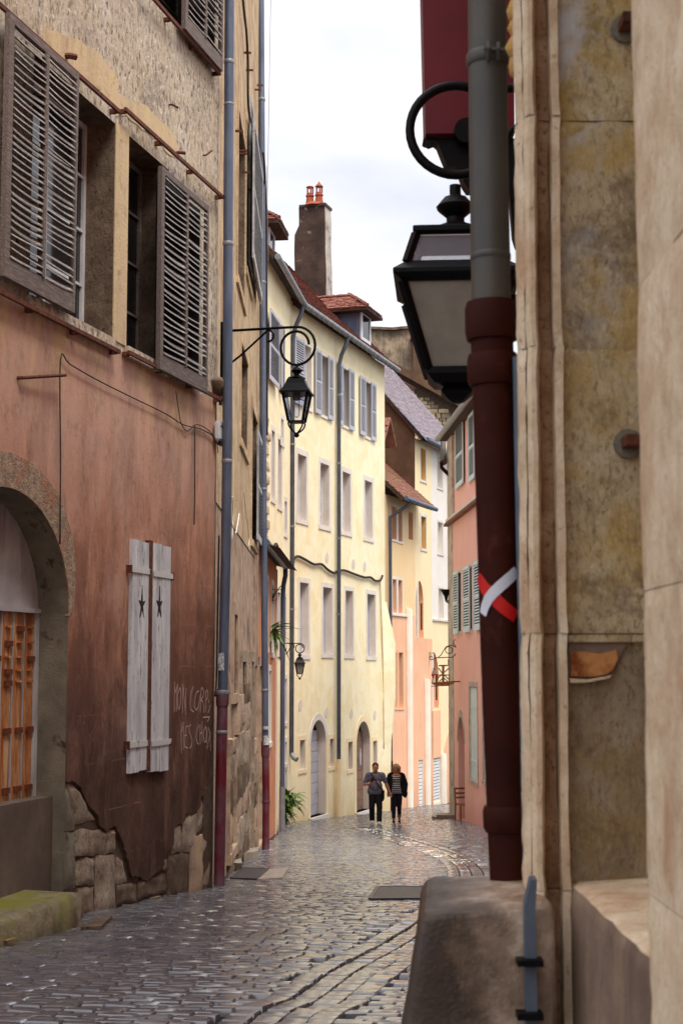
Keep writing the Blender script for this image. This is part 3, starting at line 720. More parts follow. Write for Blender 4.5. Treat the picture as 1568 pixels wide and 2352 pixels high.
# ================================================================== LEFT PINK HOUSE
a1 = math.atan((1700 - 784) / F / 1.005)
_b = G(190, 2100)
L1 = Wall(_b.x, _b.y, R(90) - a1)
def pink_house():
    W = L1; P = wthing('pink_house', W, 'old pink plastered house with louvred sliding shutters and crumbling base, at the left', 'house')
    S0 = -9.; S1 = W.sz(497, 1000)[0]; ZT = 11.5; ZB = -2.2
    zs = W.sz(400, 874)[1]
    # windows above the sill line
    w1 = list(W.rect(70, 261, 276, 780, 0, 'r')); w2 = list(W.rect(291, 384, 310, 808)); w3 = list(W.rect(352, 440, -300, 60, 0, 'r'))
    ztop = (w1[3] + w2[3]) / 2; w1[3] = w2[3] = ztop; w1[2] = w2[2] = zs + .1
    z3 = W.sz(419, 75)[1]; w3 = [w3[0], w3[1] + .45, z3, z3 + 2.0]
    wl = [w1[0] - 4.2, w1[0] - 2.9, zs + .1, ztop]
    up = wall_sheet(MB(), S0, S1, zs, ZT, [w1, w2, w3, wl]); up.build('roughcast_wall', 'roughcast', P)
    # stone core below
    s_j = W.sz(154, 1550)[0]; z_sp = W.sz(152, 1410)[1]; s_ap, z_ap = W.sz(20, 1120); half = s_j - s_ap
    arch = (s_ap - half, s_j, -1.8, z_ap, z_ap - z_sp)
    core = wall_sheet(MB(), S0, S1, ZB, zs, [arch], -.035); core.build('stone_core', 'mortar', P)
    body(P, S0, S1, ZB, ZT, 8, 'roughcast', inner=-1.3)
    MB().sbox(S1 - .34, S1 - .003, -.62, -.002, ZB, zs + .02).build('corner_fill', 'mortar', P)
    # smooth ochre band over the windows
    poly = [(97, 62), (150, 78), (193, 100), (225, 122), (242, 141), (262, 165), (274, 190), (270, 212), (300, 236), (330, 240), (346, 252), (375, 285), (403, 314), (409, 350), (404, 362), (290, 266), (282, 262), (262, 268), (262, 240), (97, 100)]
    MB().plate(ragged([W.sz(u, v) for u, v in poly], .1, .03, 1), -.01, .006).build('ochre_band', 'ochre_band', P)
    # painted plaster with a broken lower edge
    low = [(489, 1700), (481, 1771), (479, 1799), (463, 1835), (458, 1867), (440, 1872), (427, 1871), (423, 1888), (401, 1900), (399, 1940), (387, 1956), (378, 1985), (370, 2000), (352, 2012), (338, 2024), (322, 2016), (302, 2012), (298, 1988), (288, 1950), (278, 1924), (266, 1898), (255, 1900), (246, 1910), (232, 1900), (224, 1871), (208, 1856), (197, 1839), (189, 1815), (173, 1795), (158, 1795)]
    pts = [W.sz(u, v) for u, v in low]
    jit = []
    for (x0, y0), (x1, y1) in zip(pts[:-1], pts[1:]):
        for k in range(4):
            t = k / 4; jit.append((x0 + (x1 - x0) * t + n3(x0 * 9 + k, y0 * 9, 3) * .03, y0 + (y1 - y0) * t + n3(x0 * 9, y0 * 9 + k, 8) * .03))
    ar = arch_pts(arch[0], arch[1], z_sp, arch[4], 24)
    zlow = W.sz(158, 1795)[1]
    edge = [(S1 + n3(0, k * .7, 4) * .02 - .02 - .03 * (k % 3 == 1), zs + (pts[0][1] - zs) * k / 14) for k in range(14)]
    poly = [(S0, zs)] + edge + jit + [(s_j + .02, zlow)] + [(x, z) for x, z in reversed(ar)] + [(arch[0], ZB), (S0, ZB)]
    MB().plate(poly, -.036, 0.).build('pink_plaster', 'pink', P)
    # rough band round the arch
    out = []
    for i, (x, z) in enumerate(ar):
        f = i / (len(ar) - 1); ww = .34 * (1 - max(0, (f - .72) / .28) ** 1.6) + .02 + n3(x * 5, z * 5, 1) * .03
        cx, cz = (arch[0] + arch[1]) / 2, z_sp; v = Vector((x - cx, (z - cz) * half / arch[4])).normalized()
        out.append((x + v.x * ww, z + v.y * ww * .85))
    tail = W.sz(170, 1350), W.sz(166, 1395), W.sz(156, 1415)
    MB().plate(ar + [tail[2], tail[1], tail[0]] + out[::-1][2:], -.03, .014).build('arch_band', 'arch_band', P)
    # doorway
    rv = MB(); reveal(rv, arch, .0, .32); rv.build('arch_reveal', 'jamb_cement', P)
    dd = -.30
    zsp_d = W.sz(86, 1407, dd)[1]; zdb = W.sz(75, 1830, dd)[1]; sde = W.sz(78, 1600, dd)[0]
    tp = [p for p in ar if p[1] >= z_sp - .01]
    MB().plate([(arch[0], zsp_d + .03)] + [(min(max(x, arch[0]), s_j), max(z, zsp_d + .03)) for x, z in ar] + [(s_j, zsp_d + .03)], dd - .05, dd).build('fanlight_board', 'door_pale', P)
    MB().sbox(arch[0], s_j, dd - .05, dd + .03, zsp_d - .01, zsp_d + .035).build('transom', 'door_pale', P)
    MB().sbox(sde, s_j, dd - .05, dd + .01, zdb - .5, zsp_d - .012).build('door_post', 'door_pale', P)
    dr = MB().sbox(arch[0], sde, dd - .08, dd - .045, zdb - .3, zsp_d - .012).build('door', 'door_iron', P)
    pw = (W.sz(78, 1600, dd)[0] - W.sz(53, 1600, dd)[0]); x = sde; k = 0
    while x > arch[0] + .1:
        MB().sbox(x - pw + .035, x - .012, dd - .05, dd - .012, zdb - .2, zsp_d - .014).build('plank', 'orange_door', dr)
        MB().sbox(x - pw + .008, x - pw + .024, dd - .05, dd - .006, zdb - .2, zsp_d - .014).build('bead', 'door_pale', dr)
        for zf in (.08, .16, .24, .31, .37, .62, .93):
            z = zsp_d - (zsp_d - zdb) * zf; big = zf > .5 or (k + int(zf * 100)) % 3 == 0
            MB().sbox(x - pw * .62, x - pw * .2 + (.03 if big else 0), dd - .02, dd + .012, z - (.05 if big else .018), z).build('iron_plate', 'door_iron' if big else 'orange_door', dr)
        x -= pw; k += 1
    # low block across the doorway, jamb base
    sb = W.sz(122, 1900, -.12)[0]; zt = W.sz(122, 1829, -.12)[1]
    MB().sbox(arch[0] - .5, sb, -.28, -.12, ZB, zt).build('threshold_block', 'block', P)
    sj0 = W.sz(122, 1950, -.16)[0]
    MB().sbox(sj0 - .2, s_j + .0, -.3, -.17, ZB, W.sz(125, 1840, -.16)[1]).build('jamb_foot', 'jamb_cement', P)
    # stones of the bared base: picture corners bl, br, tr, tl
    def zz(x, y): return (x * .4028, 1722.5 + .4028 * y)
    st = [((392, 200, 425, 185, 555, 400, 440, 430), 'rubble'), ((440, 610, 620, 600, 625, 470, 450, 445), 'rubble'), ((622, 592, 672, 585, 672, 455, 626, 460), 'rubble'),
          ((445, 778, 552, 770, 550, 615, 447, 622), 'rubble'), ((556, 925, 674, 918, 672, 600, 556, 606), 'rubble'), ((455, 948, 552, 935, 550, 782, 452, 790), 'rubble'),
          ((677, 765, 738, 760, 716, 640, 676, 600), 'rubble'), ((680, 885, 792, 882, 792, 765, 680, 768), 'rubble_dark'), ((800, 850, 962, 822, 960, 700, 800, 752), 'rubble_dark'),
          ((966, 855, 1088, 840, 1084, 590, 968, 604), 'rubble_dark'), ((988, 592, 1040, 588, 1038, 420, 1000, 440), 'rubble'), ((1042, 590, 1110, 580, 1200, 250, 1060, 385), 'rubble'),
          ((1092, 830, 1214, 800, 1206, 470, 1096, 500), 'old_low'), ((922, 692, 966, 690, 962, 590, 928, 640), 'rubble'), ((380, 800, 443, 790, 440, 470, 378, 470), 'jamb_cement'),
          ((862, 900, 962, 870, 962, 822, 850, 850), 'rubble_dark'), ((1112, 470, 1204, 460, 1206, 258, 1190, 240), 'rubble'), ((380, 470, 438, 455, 400, 220, 378, 205), 'jamb_cement')]
    for i, (q, m) in enumerate(st):
        pp = [W.sz(*zz(q[2 * k], q[2 * k + 1])) for k in range(4)]
        stone(P, W, pp, -.2, -.012 if m != 'old_low' else .0, i + 1, m)
    # sill and mullion, iron rails
    MB().sbox(w1[0] - .05, w1[1] - .002, -.3, .05, zs - .01, zs + .1).build('window_sill', 'roughcast', P); MB().sbox(w2[0] - .03, w2[1], -.3, .05, zs - .01, zs + .1).build('window_sill', 'roughcast', P)
    MB().sbox(w1[1] + .002, w2[0] - .002, -.35, .012, zs + .1, ztop + .02).build('mullion_stone', 'ochre_band', P)
    for o, fm in ((w1, 'frame_white'), (w2, 'stile'), (w3, 'stile'), (wl, 'stile')):
        wn_ = window(P, o, -.0, .36, 0, rev='rubble_dark', frame=fm, cols=2, rows=4, fill='glass')
    # inner faces of the openings catch the light: stone lining
    for u, v in ((196, 560),): pass
    for nm, (ua, va, ub, vb) in (('top', (-40, -25, 278, 256)), ('top', (290, 274, 515, 453)), ('bottom', (-40, 638, 278, 808)), ('bottom', (298, 820, 511, 918)), ('top', (330, -22, 508, 169))):
        sa, za = W.sz(ua, va, .1); sb_, zb = W.sz(ub, vb, .1); zm = zb
        rl = MB().sbox(sa, sb_, .07, .1, zm - .02, zm + .02)
        n = 3
        for k in range(n + 1):
            c = sa + (sb_ - sa) * (k + .05) / (n + .1); rl.sbox(c - .02, c + .02, -.02, .07, zm - .03, zm + .015)
        rl.build('shutter_rail', 'rust', P)
    def big_shutter(u0, u1, v0, v1, ref, n, cols=2, seed=0):
        d = .085; s0, s1, z0, z1 = W.rect(u0, u1, v0, v1, d, ref); rg = random.Random(seed)
        f = MB(); t = .09; f.sbox(s0, s0 + t, d, d + .05, z0, z1); f.sbox(s1 - t * .5, s1, d, d + .05, z0, z1)
        f.sbox(s0 + t, s1 - t * .5, d + .003, d + .047, z0, z0 + .17); f.sbox(s0 + t, s1 - t * .5, d + .003, d + .047, z1 - .07, z1)
        a0, a1 = s0 + t, s1 - t * .5; cw = (a1 - a0) / cols
        for c in range(1, cols): f.sbox(a0 + c * cw - .025, a0 + c * cw + .025, d + .01, d + .062, z0 + .17, z1 - .07)
        leaf = f.build('shutter', 'stile', P)
        if seed > 1: MB().sbox(s0 + t, s1 - t * .5, .03, .04, z0 + .1, z1 - .05).build('gap_shade', 'dark', leaf)  # added dark sheet, paints the gaps between slats as deep shade
        pit = (z1 - z0 - .26) / n
        if not meshes:
            for k in range(6):
                q = random.Random(k + 40); m = MB(); N = 6; sag = q.uniform(-.016, .006); tw = q.uniform(-.01, .01)
                for i in range(N + 1):
                    x = i / N - .5; h = sag * (1 - (2 * x) ** 2) + tw * x
                    m.v += [(x, -.03, h - .034), (x, .03, h + .026), (x, .03, h + .036), (x, -.03, h - .018)]
                for i in range(N):
                    b = i * 4
                    for e in range(4): m.f.append((b + e, b + (e + 1) % 4, b + 4 + (e + 1) % 4, b + 4 + e))
                m.f += [(3, 2, 1, 0), (N * 4, N * 4 + 1, N * 4 + 2, N * 4 + 3)]
                me = m.mesh('slat'); me.materials.append(MT['slat']); meshes.append(me)
        for c in range(cols):
            for j in range(n):
                if rg.random() < .03: continue
                o = bpy.data.objects.new('slat', rg.choice(meshes)); COL.objects.link(o); o.parent = leaf
                o.location = (a0 + (c + .5) * cw, -(d + .025), z0 + .19 + (j + .5) * pit + rg.uniform(-.008, .008)); o.scale = (cw - .04, 1, 1)
                o.rotation_euler = (rg.uniform(-.25, .15), rg.uniform(-.025, .025), 0)
        return leaf
    meshes = []
    big_shutter(2, 166, 165 - 0, 722, 'r', 33, 2, 1); big_shutter(360, 470, 378, 848, 'l', 29, 2, 2); big_shutter(419, 506, -420, 68, 'l', 30, 2, 3)
    s0, s1, z0, z1 = W.rect(2, 166, 165, 722, .085, 'r')
    # a few iron hooks and an old tie rod
    for ua, va, ub, vb, r in ((40, 868, 134, 862, .018), (388, 240, 396, 248, .012), (466, 356, 474, 346, .01), (405, 350, 412, 352, .02), (150, 128, 160, 132, .03)):
        a = W.sz(ua, va); b = W.sz(ub, vb, .02)
        MB().tube([(a[0], .0, a[1]), (a[0], -.04, a[1]), (b[0], -.09, b[1])], r, 6).build('iron_hook', 'rust', P)
    # star-cut plank shutters
    for q, (u0, u1) in enumerate(((299, 341), (346.5, 387))):
        s0, s1, z0, z1 = W.rect(u0, u1, 1237 if q == 0 else 1246, 1777 if q == 0 else 1776, .03)
        lf = MB().sbox(s0 + .01, s1 - .01, .0, .02, z0 + .01, z1 - .01).build('plank_shutter', 'dark', P)
        for k in range(2):
            a = s0 + (s1 - s0) * k / 2; b = s0 + (s1 - s0) * (k + 1) / 2
            MB().sbox(a + .004, b - .005, .002, .042 + .004 * k, z0 + .012 * ((k + q) % 2), z1 - .01 * k).build('plank', 'peel', lf)
        for vv in (1306 if q == 0 else 1316, 1712 if q == 0 else 1709):
            z = W.sz(u0, vv, .05)[1]
            MB().sbox(s0 - .05 * (q == 0), s1 + .05 * (q == 1), .0485, .056, z - .03, z + .03).build('strap_hinge', 'rust_paint', lf)
            c = s0 - .06 if q == 0 else s1 + .06
            MB().sbox(c - .01, c + .022, .0, .058, z - .045, z + .04).build('hinge_pin', 'rust', lf)
        sc_, zc_ = W.sz(u0 + (28 if q == 0 else 20.5), 1390, .05); stp = []
        for k in range(10):
            r = (.16 if k % 2 == 0 else .045) * (1 if k else 1.3); an = math.pi / 2 + k * math.pi / 5; stp.append((sc_ + r * .55 * math.cos(an), zc_ + r * math.sin(an)))
        MB().plate(stp, .04, .0505).build('star_cutout', 'dark', lf)
    s0, s1, z0, z1 = W.rect(340.5, 347, 1240, 1772, .05)
    MB().sbox(s0, s1, .0, .056, z0, z1).build('closing_bar', 'rust', P)
    # chalk writing
    def chalk(lines):
        for ln in lines:
            mb = MB(); p = [W.sz(640 / 1.7417 + x * 220 / 1294 / 1.7417, 2650 / 1.7417 + y * 400 / 2352 / 1.7417) for x, y in ln]
            for (x0, y0), (x1, y1) in zip(p[:-1], p[1:]):
                v = Vector((x1 - x0, y1 - y0));
                if v.length < 1e-4: continue
                q = Vector((-v.y, v.x)).normalized() * .0065
                mb.quad((x0 - q.x, -.003, y0 - q.y), (x1 - q.x, -.003, y1 - q.y), (x1 + q.x, -.003, y1 + q.y), (x0 + q.x, -.003, y0 + q.y))
            mb.build('chalk_stroke', 'chalk', P)
    chalk([[(335, 455), (335, 800), (328, 1165)], [(335, 560), (360, 715), (408, 510)], [(408, 510), (390, 760), (380, 1165)],
           [(460, 600), (410, 740), (400, 960), (430, 1120), (470, 1000), (490, 800), (480, 660), (460, 600)], [(537, 510), (530, 900), (520, 1215)], [(537, 540), (570, 900), (595, 1225)], [(610, 600), (595, 900), (590, 1215)],
           [(775, 570), (720, 740), (700, 960), (715, 1110), (790, 1170)], [(905, 675), (850, 710), (810, 860), (800, 1040), (845, 1130), (890, 1060), (930, 880), (940, 760)],
           [(960, 640), (950, 900), (940, 1165)], [(960, 640), (985, 590), (1025, 680), (1010, 800), (955, 890)], [(960, 890), (1005, 930), (1022, 1060), (1022, 1190)],
           [(1070, 700), (1068, 900), (1062, 1170)], [(1070, 700), (1095, 650), (1125, 720), (1110, 830), (1080, 885)], [(1180, 1000), (1155, 1110), (1120, 1195)], [(1130, 870), (1150, 960)],
           [(1000, 1298), (1165, 1283), (1140, 1340), (1108, 1400)],
           [(498, 1420), (492, 1700), (500, 2140)], [(498, 1640), (530, 1540), (555, 1405)], [(555, 1520), (550, 1750), (543, 2060)], [(655, 1495), (605, 1525), (590, 1700), (575, 1990), (650, 2020)], [(575, 1730), (620, 1715)],
           [(720, 1465), (680, 1510), (680, 1620), (720, 1740), (750, 1850), (735, 1960), (690, 2025)], [(900, 1480), (860, 1620), (845, 1760), (870, 1900), (905, 1930)], [(940, 1460), (935, 1700), (940, 1930)], [(985, 1385), (985, 1650), (988, 1870)], [(935, 1690), (990, 1640)],
           [(1065, 1500), (1025, 1600), (1015, 1740), (1045, 1890), (1075, 1850), (1085, 1640), (1065, 1500)], [(1105, 1530), (1100, 1750), (1095, 1910)], [(1135, 1530), (1165, 1680), (1190, 2090)], [(1180, 1640), (1140, 1830), (1105, 2010), (1102, 2045)]])
    return P, W, zs
PINK, _, _ = pink_house()

def wall_cable(W, pts, r, m, name, label, cat='cable', d=.03, P=None, sag=0):
    v = [W.w(*(lambda q: (q[0], d, q[1]))(W.sz(u, vv, d))) for u, vv in pts]
    v = catmull(v, 4) if len(v) > 2 else v
    if P is not None:
        return MB().tube([(W.sz(u, vv, d)[0], -d, W.sz(u, vv, d)[1]) for u, vv in pts], r, 6).build(name, m, P)
    return tag(MB().tube(v, r, 6).build(name, m, None, 'all'), label, cat)
wall_cable(L1, [(138, 1250), (139, 1050), (139, 826), (160, 836), (215, 868), (290, 906), (380, 950), (420, 975), (460, 985), (490, 1002), (500, 1020)], .007, 'dark_cable', 'wall_cable', 'dark cable running up the pink plaster from the arch and across to the downpipe')
wall_cable(L1, [(404, 898), (410, 940), (416, 972), (430, 990), (450, 975), (475, 985), (496, 1010), (500, 1040)], .006, 'dark_cable', 'wall_cable', 'looped dark cable hanging from the bottom shutter rail on the pink wall')
wall_cable(L1, [(447, 978), (447, 1060), (447, 1130), (446, 1205)], .008, 'dark_cable', 'wall_cable', 'short dark cable hanging straight down the pink plaster near the blue downpipe')
wall_cable(L1, [(503, 1230), (501, 1330), (499, 1450), (497, 1560), (494, 1600)], .012, 'dark_cable', 'wall_cable', 'thin black cable beside the left blue downpipe at the pink corner')

# step and kerb stones at the doorway
def left_step():
    W = L1; d0, d1 = -.12, .42
    s1 = W.sz(186, 2070, d1)[0]; z = W.sz(186, 2046, d1 - .05)[1]
    mb = MB(); n = 26; m = 5; L = 7.; rows = []
    for i in range(n + 1):
        s = s1 - L * (1 - i / n)
        for j, (d, zz) in enumerate(((d0, z), (d1 - .05, z), (d1, z - .04), (d1 + .02, z - .25), (d1 + .05, z - .9))):
            e = n3(s * 3, d * 9, zz * 3) * .025
            mb.v.append((s + (e if i in (0, n) else 0), -(d + e), zz + e * .7 - .03 * (1 - i / n)))
    for i in range(n):
        for j in range(4): k = i * 5 + j; mb.f.append((k, k + 1, k + 6, k + 5)[::-1])
    mb.f.append(tuple(n * 5 + j for j in range(5))); mb.f.append(tuple(reversed(range(5))))
    o = mb.build('doorstep', 'moss', None, 'all'); o.location = (W.o.x, W.o.y, W.z0); o.rotation_euler.z = W.phi
    tag(o, 'mossy stone step below the arched orange door of the pink house', 'step')
left_step()

# ================================================================== DOWNPIPES
PIPE_N = 14
def downpipe(name, pts, r, m_up, m_low, k_split, label, collars, m_col=None):
    """pts: world points top to bottom; k_split: index where the iron boot starts"""
    base = pts[-1]; o = thing(name, base, label, 'downpipe')
    loc = [p - base for p in pts]
    MB().tube(loc[:k_split + 1], r, PIPE_N).build('pipe', m_up, o, True)
    lo = loc[k_split:]
    MB().tube(lo, r * 1.08, PIPE_N).build('iron_boot', m_low, o, True)
    for t, hh, rr, mm in collars:
        i = int(t); f = t - i; c = loc[i].lerp(loc[min(i + 1, len(loc) - 1)], f); dn = (loc[min(i + 1, len(loc) - 1)] - loc[i]).normalized()
        MB().tube([c - dn * hh / 2, c - dn * hh * .3, c + dn * hh * .3, c + dn * hh / 2], [r * rr * .93, r * rr, r * rr, r * rr * .93], PIPE_N).build('collar', mm, o, True)
    return o
p1 = [at_y(u, v, y) for u, v, y in ((527, -40, 18.25), (524, 500, 18.25), (522, 1000, 18.25), (518, 1300, 18.25), (511, 1600, 18.25), (508, 1750, 18.22), (503, 2034, 18.18))]
P1 = downpipe('downpipe', p1, .06, 'zinc', 'red_iron', 4, 'blue zinc downpipe with faded red iron foot at the corner of the pink house',
     [(.34, .05, 1.12, 'zinc_grey'), (.52, .03, 1.06, 'zinc_grey'), (1.12, .05, 1.12, 'zinc_grey'), (2.2, .05, 1.1, 'zinc_grey'), (4.02, .2, 1.3, 'red_iron'), (3.97, .06, 1.36, 'zinc_grey'), (4.55, .04, 1.2, 'zinc_grey')])
p2 = [at_y(u, v, y) for u, v, y in ((599, -40, 29.6), (602, 500, 29.6), (604, 1000, 29.6), (608, 1500, 29.6), (609, 1715, 29.6), (611, 1830, 29.6), (610, 1955, 29.6))]
P2 = downpipe('downpipe', p2, .064, 'zinc', 'red_iron', 4, 'second blue downpipe with dark red iron foot, farther along the brown house',
     [(.5, .06, 1.2, 'zinc_grey'), (1.3, .05, 1.15, 'zinc_grey'), (2.25, .05, 1.15, 'zinc_grey'), (4.05, .3, 1.28, 'red_iron'), (5.1, .06, 1.2, 'red_iron'), (3.4, .05, 1.15, 'zinc_grey')])
for pp, (u, va, vb), y, par in ((p1, (509, 1500, 1540), 18.18, P1), (p2, (611, 1690, 1712), 29.5, P2), (p2, (610.5, 1668, 1676), 29.5, P2)):
    a = at_y(u, va, y) ; b = at_y(u, vb, y); r = .064 if par is P1 else .07
    mb = MB(); n = 6
    for i in range(n):
        for k, z in ((0, b.z), (1, a.z)):
            an = R(-140 + 100 * i / (n - 1)); mb.v.append((a.x + math.cos(an) * r - pp[-1].x, (y + .07) + math.sin(an) * r - pp[-1].y, z - pp[-1].z))
    for i in range(n - 1): mb.f.append((2 * i, 2 * i + 2, 2 * i + 3, 2 * i + 1))
    mb.build('sticker', 'sticker', par)

# ================================================================== BROWN HOUSE (left, seen along its face)
_l2a = Vector((-1.57, 18.75)); _l2b = Vector((-1.66, 30.4))
_v = _l2b - _l2a
L2 = Wall(_l2a.x, _l2a.y, math.atan2(_v.y, _v.x))
def brown_house():
    W = L2; P = wthing('brown_house', W, 'weathered beige and brown house squeezed between the two blue downpipes', 'house')
    S1 = _v.length; ZT = 19.; ZB = -2.6
    def sp(u, v): return W.sz(u, v)
    zmid = W.sz(560, 1245)[1]
    rects = []
    wins = [W.rect(545, 562, 240, 640), W.rect(552, 568, 780, 1010), W.rect(577, 589, 930, 1240), W.rect(565, 577, 270, 620)]
    lows = [W.rect(536, 543, 1410, 1594), W.rect(554, 562, 1520, 1640), W.rect(524.5, 537, 1735, 1960), W.rect(572, 578, 1520, 1960), W.rect(590, 597, 1530, 1942)]
    wins = [w for w in wins]; ups = [w for w in wins if w[3] < ZT]
    wall_sheet(MB(), 0, S1, zmid, ZT, ups).build('upper_wall', 'old_wall', P)
    wall_sheet(MB(), 0, S1, ZB, zmid, lows, -.012).build('lower_wall', 'old_low', P)
    body(P, 0, S1, ZB, ZT, 8, 'old_wall')
    for w in ups: window(P, w, 0, .28, .16, .02, trim='old_wall', rev='rubble_dark', cols=2, rows=4)
    for i, w in enumerate(lows):
        win = MB(); reveal(win, w, -.01, .3); g = win.build('doorway' if i > 1 else 'window', 'rubble_dark', P)
        surround(MB(), w, .18, -.012, .03 + .008 * i).build('surround', 'rubble' if i % 2 else 'old_low', g)
        MB().sbox(w[0], w[1], -.34, -.31, w[2], w[3]).build('door_leaf' if i > 1 else 'pane', 'door_brown' if i > 1 else 'glass', g)
    # jamb stones standing proud along the foot, picked apart by their dark joints
    k = 0
    for ua, ub, va in ((523, 528, 1700), (539, 553, 1600), (555, 566, 1560), (579, 584, 1700)):
        s0 = W.sz(ua, 1900)[0]; s1 = W.sz(ub, 1900)[0]; z = ZB + 1.2; zt = W.sz(ua, va)[1]
        z = W.ground((s0 + s1) / 2) - .1
        while z < zt - .1:
            h = rnd(.32, .6); z1 = min(z + h, zt)
            stone(P, W, [(s0, z + .01), (s1, z + .01), (s1 - .02, z1), (s0 + .02, z1)], -.1, .05 + rnd(0, .03), 60 + k, ('rubble', 'old_low', 'rubble_dark')[k % 3], amp=.03, n=4); z += h; k += 1
    # pink-beige strip at the far end
    s0 = W.sz(584, 1400)[0]
    MB().sbox(s0, S1 - .03, -.01, .015, W.sz(590, 1530)[1], W.sz(590, 1240)[1]).build('painted_strip', 'old_low', P)
    # open grey shutters
    a = W.rect(566, 574, 200, 640); shutter(P, W.sz(567, 400)[0], W.sz(576, 400)[0], a[2] + .3, a[3], .03, 'shutter_old')
    sh = W.rect(577, 597, 262, 596, .1); shutter(P, sh[0], sh[1], sh[2], sh[3], .12, 'shutter_old', pitch=.08)
    sh2 = W.rect(587, 596, 985, 1240, .06); shutter(P, sh2[0], sh2[1], sh2[2], sh2[3], .08, 'shutter_old', pitch=.07)
    sh3 = W.rect(586, 596, 585, 650, .06); shutter(P, sh3[0], sh3[1], sh3[2], sh3[3], .06, 'shutter_old', pitch=.07)
    for u, v in ((550, 345), (550, 352), (556, 395), (566, 435), (540, 300), (560, 120), (565, 160), (585, 205), (590, 195)):
        s, z = W.sz(u, v); MB().sbox(s - .015, s + .015, -.01, .12, z - .015, z + .015).build('iron_hook', 'rust', P)
    return P
brown_house()
wall_cable(L2, [(556, -20), (562, 40), (566, 75), (569, 140), (570, 240), (578, 290), (584, 330)], .02, 'dark_cable', 'wall_cable', 'thick black cable bundle winding down the top of the brown house', d=.06)
wall_cable(L2, [(604, 350), (607, 380), (611, 500), (612, 700), (613, 900), (613, 1000)], .022, 'dark_cable', 'wall_cable', 'black cable hanging beside the second blue downpipe', d=.14)
wall_cable(L2, [(527, 1130), (530, 1190), (536, 1215), (541, 1225), (545, 1205), (549, 1180)], .01, 'pale_cable', 'wall_cable', 'loose pale cable looping on the brown house beside the downpipe', d=.05)
wall_cable(L2, [(533, 1140), (535, 1180), (533, 1240)], .008, 'pale_cable', 'wall_cable', 'short white cable dangling on the brown house just right of the left downpipe', d=.05)
wall_cable(L2, [(560, 1130), (566, 1190), (572, 1230), (571, 1255)], .008, 'pale_cable', 'wall_cable', 'short white cable dangling on the brown house half way to the second downpipe', d=.05)

# small boxes on the pink corner
def box_on(name, W, u0, u1, v0, v1, d0, d1, m, label, cat, lidm=None):
    s0, s1, z0, z1 = W.rect(u0, u1, v0, v1, d1)
    b = W.w((s0 + s1) / 2, d0, z0); o = thing(name, b, label, cat, W.phi); hw = (s1 - s0) / 2; h = z1 - z0; t = d1 - d0
    bm = bmesh.new(); bmesh.ops.create_cube(bm, size=1); bmesh.ops.scale(bm, vec=(2 * hw, t, h), verts=bm.verts); bmesh.ops.translate(bm, vec=(0, -t / 2, h / 2), verts=bm.verts)
    bmesh.ops.bevel(bm, geom=bm.edges[:], offset=min(hw, t, h) * .25, segments=2, affect='EDGES')
    me = bpy.data.meshes.new('case'); bm.to_mesh(me); bm.free(); me.materials.append(MT[m]); link('case', me, o, True)
    MB().sbox(-hw * .98, hw * .98, t, t + .006, h * .72, h * .74).build('lid_line', 'dark', o)
    MB().sbox(-hw * .4, hw * .4, t * .3, t * .7, -.05, 0).build('cable_gland', 'dark_cable', o)
    return o
box_on('junction_box', L1, 505, 523, 965, 1010, .02, .1, 'plastic', 'white plastic junction box behind the left blue downpipe', 'junction box')
box_on('junction_box', L1, 507, 517, 900, 918, .02, .08, 'beige_box', 'small beige box under the stone corbel beside the left downpipe', 'junction box')
def corbel():
    W = L1; s, z = W.sz(504, 888, .05); b = W.w(s, 0, z)
    mb = MB().lathe([(.03, -.14), (.1, -.1), (.15, -.02), (.16, .06), (.12, .09)], 10)
    mb.v = [(x + n3(x * 9, y * 9, z_) * .03, y, z_ + n3(z_ * 9, x * 9, 2) * .02) for x, y, z_ in mb.v]
    o = mb.build('stone_corbel', 'rubble_dark', None, True); o.location = b; tag(o, 'broken grey stone corbel at the corner of the pink house', 'corbel')
corbel()

